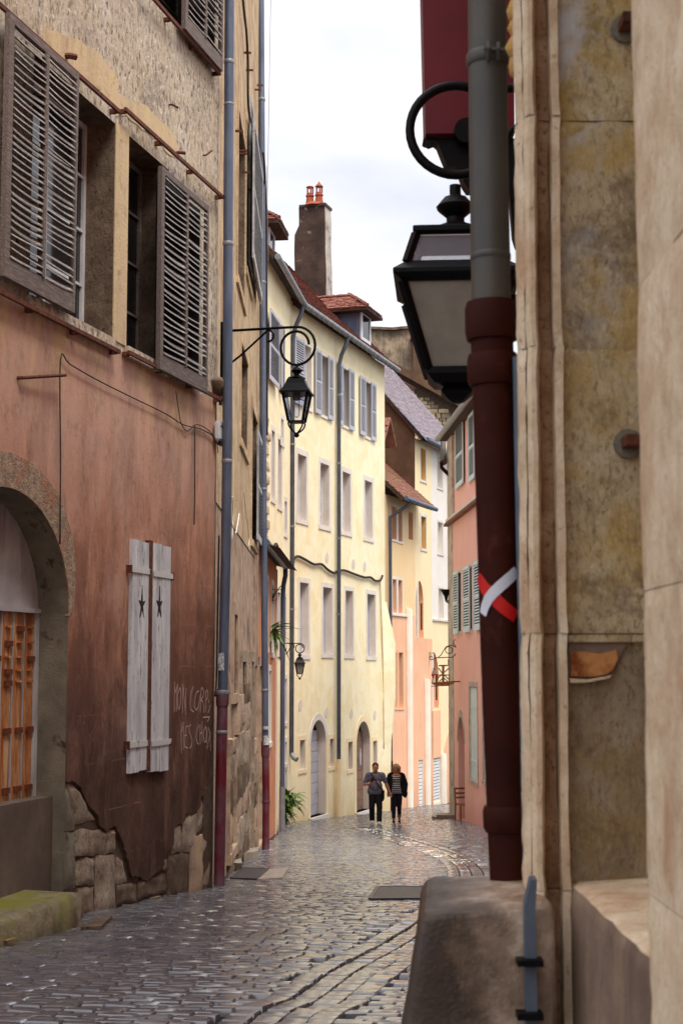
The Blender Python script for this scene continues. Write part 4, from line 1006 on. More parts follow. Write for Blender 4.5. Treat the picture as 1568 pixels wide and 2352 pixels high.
# ================================================================== LOW ORANGE HOUSE
LM = Wall(-1.74, 31.0, math.atan2(7.2, .12))
def low_house():
    W = LM; P = wthing('low_orange_house', W, 'low orange plastered house half hidden behind the second downpipe', 'house'); L = 7.2
    ze = W.sz(636, 1300)[1]
    o1 = W.rect(625, 631, 1345, 1490); o2 = W.rect(626, 632, 1560, 1700); o3 = W.rect(623, 630, 1720, 1880)
    ops = [(3.0, 3.9, o1[2], o1[3]), (5.2, 6.0, o1[2] - .1, o1[3]), (4.4, 5.2, o2[2], o2[3] + .2)]
    wall_sheet(MB(), 0, L, -2.5, ze, ops).build('wall', 'low_orange', P); body(P, 0, L, -2.5, ze, 6, 'low_orange')
    for o in ops: window(P, o, 0, .22, .14, rev='reveal')
    MB().sbox(L - .03, L + .15, -.2, .02, -2.4, ze - .1).build('corner_stone', 'trim', P)
    ro = MB().add([(-.1, -.14, ze), (L + .1, -.14, ze), (L + .1, 4, ze + 1.1), (-.1, 4, ze + 1.1), (-.1, -.5, ze - .12), (L + .3, -.5, ze - .12), (L + .3, 4, ze + .98), (-.1, 4, ze + .98)],
                  [(0, 1, 2, 3), (7, 6, 5, 4), (4, 5, 1, 0), (5, 6, 2, 1), (6, 7, 3, 2), (7, 4, 0, 3)]).build('roof', 'wood_dark', P)
    tiles(ro, (-.1, -.16, ze + .01), (1, 0, 0), Vector((0, 4.14, 1.1)).normalized(), 31, 28, .235, .155, 'tile', seed=8)
    gp = [(-.2, -.22, ze - .02), (L + .1, -.22, ze - .02)]
    MB().tube(gp, .08, 10).build('gutter', 'zinc', P, True)
    for k in range(24): pass
    MB().tube([(L + .04, -.22, ze - .05), (L + .04, -.22, ze - .25), (L + .05, -.17, ze - .5), (L + .05, -.16, ze - .8), (L + .05, -.16, -1.2), (L + .05, -.16, W.ground(L) + .5)], .06, 10).build('downpipe', 'zinc', P, True)
    MB().tube([(L + .05, -.16, W.ground(L) + 1.1), (L + .05, -.16, W.ground(L) - .05)], .075, 10).build('pipe_boot', 'zinc_grey', P, True)
    return P
low_house()

# ================================================================== YELLOW HOUSE
a2 = math.atan((1920 - 784) / F / 1.005); aY1 = math.atan((1188 - 784) / F / 1.005)
Y2o = Vector((-1.45, 44.5)); Y2 = Wall(Y2o.x, Y2o.y, R(90) - a2)
Y1L = 4.6
Y1o = Y2o - Vector((math.sin(aY1), math.cos(aY1))) * Y1L
Y1 = Wall(Y1o.x, Y1o.y, R(90) - aY1, Y2.z0)
def yellow_house():
    W = Y2; P = wthing('yellow_house', W, 'tall pale yellow house with grey louvred shutters and arched doors', 'house')
    S1 = W.sz(884, 1300)[0]; ze = W.sz(785, 757, .35)[1]; ZB = -1.6
    q = lambda *a: W.rect(*a)
    top = [q(699, 714, 792, 935), q(738, 754, 816, 955), q(787, 802, 843, 972), q(839, 852, 872, 998)]
    r3 = [q(683, 703, 1042, 1190), q(735, 755, 1062, 1205), q(786, 804, 1081, 1220), q(837, 854, 1102, 1233)]
    r2 = [q(688, 708, 1337, 1505), q(741, 762, 1348, 1502), q(793, 810, 1356, 1504), q(843, 861, 1364, 1508)]
    sm = [q(688, 700, 1701, 1769), q(757, 766, 1698, 1762), q(799, 809, 1705, 1769), q(856, 865, 1703, 1760)]
    d1 = q(712.6, 748, 1656, 1875); d2 = q(818, 849, 1659, 1872)
    d1 = d1 + ((d1[1] - d1[0]) * .5,); d2 = d2 + ((d2[1] - d2[0]) * .5,)
    d1 = (d1[0], d1[1], W.ground(d1[0]) + .05, d1[3], d1[4]); d2 = (d2[0], d2[1], W.ground(d2[0]) + .05, d2[3], d2[4])
    # level the rows
    def level(row):
        z0 = sum(r[2] for r in row) / len(row); z1 = sum(r[3] for r in row) / len(row); return [(r[0], r[1], z0, z1) for r in row]
    top, r3, r2 = level(top), level(r3), [(r[0], r[1], r[2], r[3]) for r in r2]
    ops = top + r3 + r2 + sm + [d1, d2]
    wall_sheet(MB(), 0, S1, ZB, ze, ops).build('wall', 'yellow', P)
    # left, turned part
    W1 = Y1; t1 = lambda *a: W1.rect(*a)
    oy = [t1(640, 646, 740, 880), t1(623, 630, 986, 1145), t1(638, 646, 1006, 1162), t1(653, 658, 1150, 1225), t1(645, 650, 960, 1015), t1(637, 643, 1360, 1500), t1(652, 656, 1372, 1480), t1(654, 658, 1560, 1660), t1(654, 658, 1705, 1755), t1(654, 658, 1770, 1850)]
    oa = t1(642, 654, 1657, 1872); oa = (oa[0], oa[1], oa[2], oa[3], (oa[1] - oa[0]) * .5)
    oy = [o for o in oy if 0.05 < o[0] and o[1] < Y1L - .05]
    PX = wthing('narrow_yellow_house', W1, 'narrow yellow house turned away at the left end of the tall yellow house', 'house')
    wall_sheet(MB(), -.2, Y1L, ZB, ze + .15, oy + [oa]).build('wall', 'yellow', PX)
    for o in oy + [oa]:
        rv = MB(); reveal(rv, o, .001, .25); w_ = rv.build('window', 'reveal', PX)
        MB().sbox(o[0], o[1], -.28, -.25, o[2], o[3]).build('pane', 'glass', w_)
        if len(o) < 5: surround(MB(), o, .13, 0, .012).build('surround', 'trim', w_)
    s_ = W1.rect(617, 640, 703, 868, .1)
    shutter(PX, max(-.2, s_[0]), s_[1], s_[2], s_[3], .1, 'shutter_grey'); s_ = W1.rect(647, 652, 745, 895, .1); shutter(PX, s_[0], s_[1], s_[2], s_[3], .1, 'shutter_grey')
    body(P, 0, S1, ZB, ze, 9, 'yellow')
    b1 = MB(); b1.quad((-.2, 0, ZB), (-.2, 0, ze + .1), (-.2, 8, ze + .1), (-.2, 8, ZB)); b1.build('side_wall', 'rubble', PX)
    MB().sbox(-.18, Y1L - .1, -.65, -.55, ZB, ze).build('inner_wall', 'dark', PX)
    # toothing stones on the wing's near corner
    for k in range(9):
        z = W1.sz(614, 1250 - 34 * k)[1]
        stone(PX, W1, [(-.25, z), (.22 + .16 * (k % 2), z), (.2 + .16 * (k % 2), z + .2), (-.25, z + .22)], -.1, .03 + rnd(0, .05), 200 + k, 'rubble_pale', amp=.03, n=4)
    for i, o in enumerate(top): window(P, o, 0, .2, .12, rev='reveal', rows=3)
    for o in r3: window(P, o, 0, .28, .17, rev='reveal', rows=5)
    for o in r2:
        wn_ = window(P, o, 0, .25, .15, rev='reveal', frame='shutter_grey', cols=1, rows=1, fill='shutter_grey')
    for o in sm: window(P, o, 0, .22, .14, rev='reveal', trim='cream', cols=1, rows=3)
    sh = [(678, 699, 781, 940), (724, 738, 806, 951), (754.5, 766, 822, 966), (777, 787, 837, 973), (802.5, 814, 853, 987), (827, 839, 864, 1000), (853, 864, 881, 1013)]
    for i, (u0, u1, vt, vb) in enumerate(sh):
        o = W.rect(u0, u1, vt, vb, .06); shutter(P, o[0], o[1], top[0][2] - .06, top[0][3] + .06, .04 + .01 * (i % 2), 'shutter_grey', pitch=.07)
    for k, (o, m) in enumerate(((d1, 'door_grey'), (d2, 'door_brown'))):
        rv = MB(); reveal(rv, o, .001, .26); dw = rv.build('doorway', 'reveal', P)
        pts = arch_pts(o[0], o[1], o[3] - o[4], o[4]); c = ((o[0] + o[1]) / 2, o[3] - o[4]); w = .2
        out = [(x + (x - c[0]) / (o[1] - o[0]) * 2 * w, z + (z - c[1]) / o[4] * w) for x, z in pts]
        ring = pts + out[::-1]
        MB().plate(pts + out[::-1], 0, .014).build('arch_stone', 'trim' if k == 0 else 'cream', dw)
        MB().sbox(o[0] - w, o[0], 0, .014, o[2], o[3] - o[4] - .003).build('jamb', 'cream', dw); MB().sbox(o[1], o[1] + w, 0, .014, o[2], o[3] - o[4] - .003).build('jamb', 'cream', dw)
        lf = MB(); lf.plate([(o[0], o[2])] + pts + [(o[1], o[2])], -.3, -.27); dl = lf.build('door', 'dark', P)
        n = 9; H = o[3] - o[2]
        for j in range(n):
            za = o[2] + H * j / n; zb = o[2] + H * (j + 1) / n - .012
            zm = (za + zb) / 2; r = (o[1] - o[0]) / 2; hw = r if zb < c[1] else r * math.sqrt(max(.02, 1 - ((zb - c[1]) / o[4]) ** 2))
            MB().sbox(c[0] - hw, c[0] - .01, -.27, -.235, za, zb).build('board', m, dl); MB().sbox(c[0] + .01, c[0] + hw, -.27, -.235, za, zb).build('board', m, dl)
        MB().sbox(o[0] - .1, o[1] + .1, -.4, .08, o[2] - .3, o[2]).build('threshold', 'trim', dw)
    s, z = W.sz(828, 1740, -.22)
    MB().plate([(s + .09 * math.cos(t), z + .3 * math.sin(t)) for t in [k * math.pi / 6 for k in range(12)]], -.234, -.22).build('door_notice', 'sticker', P)
    for u, v in ((689, 1621), (749, 1637), (806, 1640), (860, 1643), (750, 1281), (811, 1296), (837, 1301)):
        s, z = W.sz(u, v)
        MB().plate([(s + .17 * math.cos(t), z + .17 * math.sin(t)) for t in [k * math.pi / 8 for k in range(16)]], -.01, .01).build('vent', 'reveal', P)
    # roof, gutter, dormers, chimney
    dep = 5.2; rise = 5.4; eo = .3
    def rp(s, k): return Vector((s, -eo + (dep + eo) * k, ze + rise * k))
    rf = MB(); c = [rp(-.3, 0), rp(S1 + .35, 0), rp(S1 + .35, 1), rp(-.3, 1)]; dn = Vector((0, .05, -.13))
    rf.add(c + [p + dn for p in c], [(0, 1, 2, 3), (7, 6, 5, 4), (4, 5, 1, 0), (5, 6, 2, 1), (6, 7, 3, 2), (7, 4, 0, 3)])
    back = [rp(-.3, 1), rp(S1 + .35, 1), Vector((S1 + .35, dep * 2 + eo, ze)), Vector((-.3, dep * 2 + eo, ze))]; rf.add(back, [(0, 1, 2, 3)])
    rf.add([Vector((S1, 0, ze - .1)), Vector((S1, dep, ze + rise - .2)), Vector((S1, 2 * dep, ze - .1))], [(0, 2, 1)])
    roof = rf.build('roof', 'wood_dark', P)
    up = (rp(0, 1) - rp(0, 0)).normalized()
    tiles(roof, rp(-.35, -.005) + Vector((0, 0, .02)), (1, 0, 0), up, int((S1 + .7) / .2), 52, .2, .145, 'tile', lift=.035, seed=2)
    # wing roof
    wr = MB()
    def rp1(s, k): return Vector((s, -eo + (dep + eo) * k, ze + .12 + rise * k))
    c = [rp1(-.6, 0), rp1(Y1L + .05, 0), rp1(Y1L + .05, 1), rp1(-.6, 1)]; wr.add(c + [p + dn for p in c], [(0, 1, 2, 3), (7, 6, 5, 4), (4, 5, 1, 0), (5, 6, 2, 1), (6, 7, 3, 2), (7, 4, 0, 3)])
    wroof = wr.build('roof', 'wood_dark', PX); tiles(PX, rp1(-.6, -.005) + Vector((0, 0, .02)), (1, 0, 0), up, int((Y1L + .7) / .2), 50, .2, .145, 'tile', lift=.035, seed=5)
    MB().tube([(Y1L + .1, -eo - .07, ze - .02), (-.6, -eo - .07, ze + .04)], .085, 10).build('gutter', 'zinc_grey', PX, True)
    MB().tube([(-.05, -eo - .09, ze - .04), (S1 + .45, -eo - .09, ze - .1)], .09, 10).build('gutter', 'zinc_grey', P, True)
    k = 0
    while k * .5 < S1:
        MB().tube([(k * .5, -eo - .09, ze - .055 - .06 * k * .5 / S1), (k * .5 + .03, -eo - .09, ze - .055 - .06 * k * .5 / S1)], .1, 10).build('gutter_strap', 'zinc_grey', P); k += 1
    for (ua, va), (ub, vb) in (((672, 720), (680, 1730)), ((778, 775), (788, 1868))):
        sa = W.sz(ua, 900, .12)[0]; zb = W.sz(ub, vb, .12)[1]
        MB().tube([(sa + .1, -eo - .09, ze - .1), (sa + .08, -eo - .06, ze - .32), (sa, -.2, ze - .75), (sa, -.12, ze - 1.1), (sa, -.12, 4), (sa, -.12, zb)], .065, 10).build('downpipe', 'zinc_far', P, True)
        for z in (ze - 2, ze - 4.2, ze - 6.6, ze - 9): MB().tube([(sa, -.12, z), (sa, -.12, z - .06)], .08, 10).build('pipe_clip', 'zinc_grey', P)
        if ua > 700: MB().tube([(sa, -.12, zb + 1.7), (sa, -.12, zb - .3)], .085, 10).build('pipe_boot', 'cream', P, True)
        else: MB().tube([(sa, -.12, zb), (sa - .02, -.2, zb - .12), (sa - .04, -.3, zb - .16)], .075, 10).build('pipe_shoe', 'zinc_grey', P, True)
    def dormer(par, ctr, s0, s1, k0, h, mcheek):
        """front at roof fraction k0; cheeks back to the slope"""
        f = ctr(0, k0); y0 = f.y; zb = f.z; zt = zb + h; kb = k0 + h / rise; yb = ctr(0, kb).y
        dm = MB()
        for s in (s0, s1): dm.add([(s, y0, zb), (s, y0, zt), (s, yb, zt)], [(0, 1, 2)])
        dm.quad((s0, y0, zb), (s1, y0, zb), (s1, y0, zt), (s0, y0, zt)); D = dm.build('dormer', mcheek, par)
        sp_ = .16; 
        MB().box(s0 + .12, s1 - .12, y0 - .03, y0 - .004, zb + .12, zt - .12).build('dormer_window', 'glass', par)
        fr = MB(); fr.box(s0, s0 + .12, y0 - .06, y0 - .002, zb, zt).box(s1 - .12, s1, y0 - .06, y0 - .002, zb, zt).box(s0 + .12, s1 - .12, y0 - .06, y0 - .002, zt - .12, zt).box(s0 + .12, s1 - .12, y0 - .06, y0 - .002, zb, zb + .12); fr.build('dormer_frame', 'frame_white', par)
        oh = .38; m = (s0 + s1) / 2; hr = .62; k2 = k0 + (h + hr) / rise; yr = ctr(0, k2).y; ry = y0 + (s1 - s0) * .45
        A = (s0 - oh, y0 - oh, zt); B = (s1 + oh, y0 - oh, zt); C = (s0 - oh, yb + .5, zt); E = (s1 + oh, yb + .5, zt); T = (m, ry, zt + hr); U = (m, yr + .3, zt + hr)
        L_ = lambda p: (p[0], p[1], p[2] - .1)
        r = MB(); r.add([A, B, C, E, T, U, L_(A), L_(B), L_(C), L_(E)], [(0, 1, 4), (0, 4, 5, 2), (1, 3, 5, 4), (6, 7, 1, 0), (6, 0, 2, 8), (7, 9, 3, 1), (8, 9, 7, 6)])
        dr = r.build('dormer_roof', 'wood_dark', par)
        upl = (Vector(T) - Vector((s0 - oh, ry, zt))).normalized()
        tiles(par, Vector((s0 - oh - .02, yb + .5, zt)), (0, -1, 0), (Vector((m, 0, zt + hr)) - Vector((s0 - oh, 0, zt))).normalized(), int((yb + .5 - y0 + oh) / .19), 7, .19, .15, 'tile_dormer', 'dormer_tiles',
              clip=lambda p: p.y > y0 - oh + (p.z - zt) / hr * (ry - y0 + oh) - .05, seed=3)
        tiles(par, Vector((s0 - oh, y0 - oh - .02, zt)), (1, 0, 0), (Vector((0, ry, zt + hr)) - Vector((0, y0 - oh, zt))).normalized(), int((s1 - s0 + 2 * oh) / .19), 6, .19, .15, 'tile_dormer', 'dormer_tiles',
              clip=lambda p: abs(p.x - m) < (s1 - s0 + 2 * oh) / 2 * (1 - (p.z - zt) / hr) + .08, seed=4)
        mb = MB()
        for i in range(9):
            t = i / 8; p = Vector(A).lerp(Vector(T), t) + Vector((0, 0, .05)); mb.tube([p, p + (Vector(T) - Vector(A)) * .16], [.07, .05], 6)
        for i in range(5):
            p = Vector(T).lerp(Vector(U), i / 5) + Vector((0, 0, .05)); mb.tube([p, p + (Vector(U) - Vector(T)) * .24], [.07, .05], 6)
        tag(mb.build('hip_tiles', 'tile_dormer', par), kind='stuff')
    sd = W.sz(822, 740, -.3)[0]
    dormer(P, rp, sd - .1, sd + 1.0, .09, 1.05, 'zinc')
    dormer(PX, rp1, 1.5, 2.5, .10, .9, 'zinc')
    # chimney on the far gable
    cy0, cy1 = 2.05, 3.2; cs0 = S1 - .6; cs1 = S1 + .1; zt = ze + 5.9
    ch = MB(); n = 14
    for j in range(n + 1):
        z = ze + 1.2 + (zt - ze - 1.2) * j / n; sh_ = .0 if z < zt - .7 else .16; bt = .02 * (zt - z)
        for x, y in ((cs0, cy0 - bt), (cs1, cy0 - bt), (cs1, cy1 - sh_), (cs0, cy1 - sh_)):
            ch.v.append((x + n3(z, y, x) * .03, y + n3(z, x, 7) * .03, z))
    for j in range(n):
        for i in range(4): b = j * 4; ch.f.append((b + i, b + (i + 1) % 4, b + 4 + (i + 1) % 4, b + 4 + i))
    ch.f.append((n * 4, n * 4 + 1, n * 4 + 2, n * 4 + 3)); co = ch.build('chimney', 'chimney', P)
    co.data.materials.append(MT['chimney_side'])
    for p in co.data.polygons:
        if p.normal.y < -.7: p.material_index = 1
    MB().box(cs0 - .04, cs1 + .04, cy0 - .04, cy1 - .18, zt - .02, zt + .08).build('chimney_cap', 'chimney', co); MB().lathe([(.5, 0), (.32, .14)], 10, ((cs0 + cs1) / 2, (cy0 + cy1) / 2 - .1, zt + .06)).build('chimney_flaunching', 'terracotta', co)
    for i, yy in enumerate((cy0 + .3, cy1 - .5)):
        cx = (cs0 + cs1) / 2 - .1
        pt = MB().lathe([(.17, 0), (.15, .12), (.125, .3), (.155, .32), (.155, .36), (.125, .38), (.125, .44)], 12, (cx, yy, zt + .12)); pot = pt.build('chimney_pot', 'terracotta', co, True)
        m = MB()
        for k in range(5): a = k * math.tau / 5; m.bar((cx + .105 * math.cos(a), yy + .105 * math.sin(a), zt + .55), (cx + .105 * math.cos(a), yy + .105 * math.sin(a), zt + .78), .045)
        m.lathe([(.135, 0), (.14, .03), (.11, .05)] if i else [(.15, 0), (.15, .02), (.03, .16), (.015, .2)], 10, (cx, yy, zt + .77)); m.build('chimney_cowl', 'terracotta', co)
    # swept buttress at the far corner
    bt = MB(); s_ = S1
    prof = [(0, W.sz(886, 1395)[1] + .2), (.12, W.sz(886, 1420)[1]), (.3, W.sz(890, 1480)[1]), (.3, W.sz(890, 1600)[1]), (.16, W.sz(890, 1700)[1]), (.1, ZB)]
    for d, z in prof: bt.v += [(s_ - .55, -.002, z), (s_ + .02, -d - .002, z), (s_ + .3, -d, z), (s_ + .3, .3, z)]
    for j in range(len(prof) - 1):
        for i in range(3): b = j * 4; bt.f.append((b + i, b + i + 4, b + i + 5, b + i + 1))
    bt.build('corner_buttress', 'yellow', P, 'all')
    return P
YEL = yellow_house()
wall_cable(Y1, [(628, 1262), (634, 1250), (640, 1270), (652, 1285), (664, 1292)], .05, 'dark_cable', 'wall_cable', 'twisted cable looping on the yellow house left of its first downpipe', d=.06)
wall_cable(Y2, [(668, 1292), (682, 1278), (700, 1285), (720, 1296), (738, 1296), (752, 1308), (766, 1316), (776, 1312), (790, 1310), (812, 1318), (836, 1326), (850, 1326), (862, 1334), (874, 1332), (878, 1322)], .04, 'dark_cable', 'wall_cable', 'twisted bundle of cables strung across the yellow facade', d=.06)
wall_cable(Y2, [(872, 1330), (875, 1400), (878, 1480), (880, 1600), (881, 1720)], .02, 'beige_box', 'wall_cable', 'thin pale cable dropping down the far edge of the yellow house', d=.05)

# ================================================================== ORANGE, CREAM AND WHITE HOUSES
a3 = math.atan((2065 - 784) / F / 1.005)
_so = Y2.sz(884, 1300)[0] + .12
_po = Y2.o + Y2.X * _so
OW = Wall(_po.x, _po.y, R(90) - a3)
def far_houses():
    W = OW; ZB = -2.6; q = W.rect
    sA = W.sz(953, 1300)[0]; sB = W.sz(991, 1300)[0]; sC = W.sz(1060, 1300)[0]
    # ---- orange house
    P = wthing('orange_house', W, 'small orange house with mossy tiled eaves and paired windows beside the yellow house', 'house')
    ze = W.sz(915, 1138, .3)[1]; zb = W.sz(900, 1410)[1]
    u1 = [q(899, 910, 1162, 1238), q(914, 923, 1168, 1243), q(938, 948, 1175, 1238), q(901, 910, 1330, 1407), q(914, 923, 1332, 1407)]
    u1[3] = u1[3][:2] + (zb + .05,) + u1[3][3:]; u1[4] = u1[4][:2] + (zb + .05,) + u1[4][3:]
    u2 = [q(902, 911, 1499, 1627), q(915.5, 925, 1499, 1627)]
    wall_sheet(MB(), 0, sA, zb, ze, u1).build('upper_wall', 'peach', P); wall_sheet(MB(), 0, sA, ZB, zb, u2).build('lower_wall', 'salmon', P)
    body(P, 0, sA, ZB, ze, 8, 'peach')
    for i, o in enumerate(u1): window(P, o, 0, .3, .09 if i != 2 else 0, rev='salmon', cols=1, rows=2)
    for o in u2: window(P, o, 0, .3, .08, rev='salmon', trim='salmon', cols=1, rows=4)
    MB().sbox(.2, W.sz(937, 1408)[0], .002, .05, zb - .06, zb).build('string_sill', 'trim', P)
    eo = .7; dep = 5.; rise = 5.2
    def rp(s, k): return Vector((s, -eo + (dep + eo) * k, ze - .15 + rise * k))
    c = [rp(-.1, 0), rp(sA + .1, 0), rp(sA + .1, 1), rp(-.1, 1)]; dn = Vector((0, .05, -.12))
    rf = MB().add(c + [p + dn for p in c], [(0, 1, 2, 3), (7, 6, 5, 4), (4, 5, 1, 0), (5, 6, 2, 1), (6, 7, 3, 2), (7, 4, 0, 3)]).build('roof', 'wood_dark', P)
    up = (rp(0, 1) - rp(0, 0)).normalized(); tiles(rf, rp(-.12, -.005) + Vector((0, 0, .02)), (1, 0, 0), up, int(sA / .2) + 2, 48, .2, .15, 'tile_moss', seed=6)
    MB().tube([(-.1, -eo - .08, ze - .18), (sA + .2, -eo - .08, ze - .22)], .08, 10).build('gutter', 'zinc', P, True)
    MB().add([rp(-.1, -.03), rp(.25, -.02), rp(.45, .16), rp(-.1, .2)], [(0, 1, 2, 3)]).build('lead_flashing', 'zinc', P)
    sp_ = .12
    MB().tube([(.5, -eo - .08, ze - .25), (.35, -eo + .1, ze - .45), (sp_, -.12, ze - .8), (sp_, -.12, ze - 2), (sp_, -.12, W.ground(0) + 1.6)], .06, 10).build('downpipe', 'zinc_far', P, True)
    MB().tube([(sp_, -.12, W.ground(0) + 1.7), (sp_, -.12, W.ground(0) - .1)], .075, 10).build('pipe_boot', 'brown_iron', P, True)
    # dormer with a small gable
    f = rp(0, .2); s0, s1 = .15, .95; y0 = f.y; z0 = f.z; zt = z0 + 1.15; zr = zt + .75; yb = rp(0, .2 + 1.15 / rise).y; m = (s0 + s1) / 2
    dm = MB(); dm.add([(s0, y0, z0), (s0, y0, zt), (s0, yb, zt)], [(0, 1, 2)]); dm.add([(s1, y0, z0), (s1, y0, zt), (s1, yb, zt)], [(0, 1, 2)]); dm.build('dormer', 'brown_wall', P)
    fr = MB(); fr.box(s0, s0 + .1, y0 - .04, y0 + .04, z0, zt).box(s1 - .1, s1, y0 - .04, y0 + .04, z0, zt).box(s0, s1, y0 - .04, y0 + .04, zt - .1, zt + .02); fr.build('dormer_frame', 'wood_dark', P)
    MB().box(s0 + .1, s1 - .1, y0 + .0, y0 + .02, z0, zt - .1).build('dormer_window', 'frame_white', P)
    MB().add([(s0 - .1, y0 - .02, zt), (s1 + .1, y0 - .02, zt), (m, y0 - .02, zr)], [(0, 1, 2)]).build('dormer_gable', 'wood_dark', P)
    for sg, se in ((-1, s0 - .28), (1, s1 + .28)):
        MB().add([(se, y0 - .45, zt - .12), (m, y0 - .45, zr + .05), (m, yb + 1.2, zr + .05), (se, yb + .6, zt - .12), (se, y0 - .45, zt - .2), (m, y0 - .45, zr - .03), (m, yb + 1.2, zr - .03), (se, yb + .6, zt - .2)],
                 [(0, 1, 2, 3), (7, 6, 5, 4), (4, 5, 1, 0), (7, 4, 0, 3)]).build('dormer_roof', 'tile_moss', P)
    dv = (Vector((m, 0, zr + .05)) - Vector((s0 - .28, 0, zt - .12))).normalized()
    tiles(P, Vector((s0 - .3, yb + .6, zt - .11)), (0, -1, 0), dv, int((yb + 1.05 - y0) / .17), 7, .17, .14, 'tile_moss', 'dormer_tiles', seed=9)
    # pillars
    def pillar(par, ua, ub, va, nm='pillar'):
        s0 = W.sz(ua, 1750, 0)[0]; z = W.sz(ua, va, .1)[1]; r = .18; c = s0 + r
        pts = [(c + r * math.cos(t), -.01 - .17 * math.sin(t)) for t in [math.pi * k / 10 for k in range(11)]]
        mb = MB(); n = len(pts); zs = [ZB, 0, z - .12, z]
        for i, zz in enumerate(zs):
            k = 1.12 if i == 0 else (1 if i < 3 else .82)
            mb.v += [(c + (x - c) * k, y * k, zz) for x, y in pts]
        for j in range(3):
            for i in range(n - 1): b = j * n; mb.f.append((b + i + 1, b + i, b + n + i, b + n + i + 1))
        mb.f.append(tuple(range(3 * n, 4 * n))); mb.build(nm, 'pillar', par, True)
    pillar(P, 934, 948, 1397)
    # ---- cream house, taller, brown bare gable towards us
    Q = wthing('cream_house', W, 'taller cream house with mauve tiled roof and dark brown side gable', 'house')
    z2 = W.sz(972, 1006, .3)[1]; zl = W.sz(960, 1466)[1]
    o1 = [q(965.5, 977, 1028, 1101), q(966.5, 978, 1185, 1259)]; oa = list(q(954.5, 972, 1333, 1465)); o2 = []
    oa = tuple(oa) + (.9,)
    ob = list(q(984, 1007, 1498, 1628)); ob = tuple(ob) + (1.1,)
    g2 = list(q(961.6, 971.5, 1747, 1866))
    wall_sheet(MB(), sA, sB, zl, z2, o1 + [oa]).build('upper_wall', 'cream', Q); wall_sheet(MB(), sA, sB, ZB, zl, [g2]).build('lower_wall', 'salmon', Q)
    for o in o1: window(Q, o, 0, .3, .12, rev='reveal_y', cols=1, rows=2, fill='door_brown')
    def archwin(par, o, mid):
        rv = MB(); reveal(rv, o, .001, .35); w = rv.build('arched_window', 'salmon', par)
        MB().sbox(o[0], o[1], -.4, -.36, o[2], o[3] - o[4]).build('pane', 'reveal_y', w)
        MB().plate(arch_pts(o[0], o[1], o[3] - o[4], o[4]), -.4, -.361).build('fanlight', 'reveal_y', w)
        MB().sbox(mid - .09, mid + .09, -.34, .01, o[2], o[3] - .05).build('mullion', 'trim', w)
        MB().tube([(mid + .3, -.05, o[2] + .3), (mid + .3, -.05, o[2] + 1.3)], .03, 6).build('iron_stay', 'black_iron', w)
    archwin(Q, oa, oa[0] + .25)
    def garage(par, o):
        rv = MB(); reveal(rv, o, .001, .08); w = rv.build('garage_opening', 'trim', par)
        n = 14
        for j in range(n):
            a = o[2] + (o[3] - o[2]) * j / n; b = o[2] + (o[3] - o[2]) * (j + 1) / n - .025
            MB().sbox(o[0], o[1], -.08, -.04, a, b).build('door_slat', 'white_paint', w)
        MB().sbox(o[0], o[1], -.12, -.085, o[2], o[3]).build('door_back', 'dark', w)
    garage(Q, g2)
    pillar(Q, 975, 990, 1560)
    dep = 5.; rise2 = 6.2
    def rq(s, k): return Vector((s, -.35 + (dep + .35) * k, z2 + rise2 * k))
    c = [rq(sA - .12, 0), rq(sC + .6, 0), rq(sC + .6, 1), rq(sA - .12, 1)]
    rf = MB().add(c + [p + dn for p in c], [(0, 1, 2, 3), (7, 6, 5, 4), (4, 5, 1, 0), (5, 6, 2, 1), (6, 7, 3, 2), (7, 4, 0, 3)]); rf.add([rq(sA - .12, 1), rq(sC + .6, 1), Vector((sC + .6, 10.3, z2)), Vector((sA - .12, 10.3, z2))], [(0, 1, 2, 3)]); rr = rf.build('roof', 'wood_dark', Q)
    up2 = (rq(0, 1) - rq(0, 0)).normalized(); tiles(rr, rq(sA - .14, -.005) + Vector((0, 0, .02)), (1, 0, 0), up2, int((sC - sA + .8) / .2), 54, .2, .15, 'tile_mauve', seed=11)
    MB().add([(sA, 0, ze - 2), (sA, -.02, z2 + .24), rq(sA, 1) - Vector((0, 0, .12)), (sA, 10, z2 + .2), (sA, 10, ze - 2)], [(0, 4, 3, 2, 1)]).build('side_gable', 'brown_wall', Q)
    MB().add([rq(sA - .16, -.03) + Vector((0, 0, .05)), rq(sA + .5, -.02) + Vector((0, 0, .06)), rq(sA + .35, .12) + Vector((0, 0, .06)), rq(sA - .16, .14) + Vector((0, 0, .05))], [(0, 1, 2, 3)]).build('lead_flashing', 'zinc', Q)
    MB().tube([(sA + .2, -.43, z2 - .05), (sC + .5, -.43, z2 - .1)], .08, 10).build('gutter', 'zinc', Q, True)
    MB().sbox(sA + .02, sC, -.8, -.7, ZB, z2 - .05).build('inner_wall', 'dark', Q)
    # small roof dormer behind
    # ---- white house
    V = wthing('white_house', W, 'narrow white house with plain windows above pale arches at the bend', 'house')
    zw = W.sz(1000, 1422)[1]
    o3 = [q(1004, 1015, 1046, 1118), q(1005, 1016, 1198, 1270), q(1007, 1017, 1351, 1420)]; o3[2] = o3[2][:2] + (zw + .05,) + o3[2][3:]
    gg = q(992, 1012, 1744, 1872); gg = (gg[0], gg[1], W.ground(gg[0]) + .03, gg[3])
    wall_sheet(MB(), sB, sC, zw, z2 - .02, o3).build('upper_wall', 'white_r', V); wall_sheet(MB(), sB, sC, ZB, zw, [ob, gg]).build('lower_wall', 'cream', V)
    body(V, sB, sC, ZB, z2 - .1, 9, 'white_r', inner=-.5)
    for o in o3: window(V, o, 0, .3, .1, rev='trim', cols=1, rows=1, fill='white_paint')
    MB().sbox(sB + .05, sC - .1, .002, .06, zw - .07, zw).build('string_sill', 'trim', V)
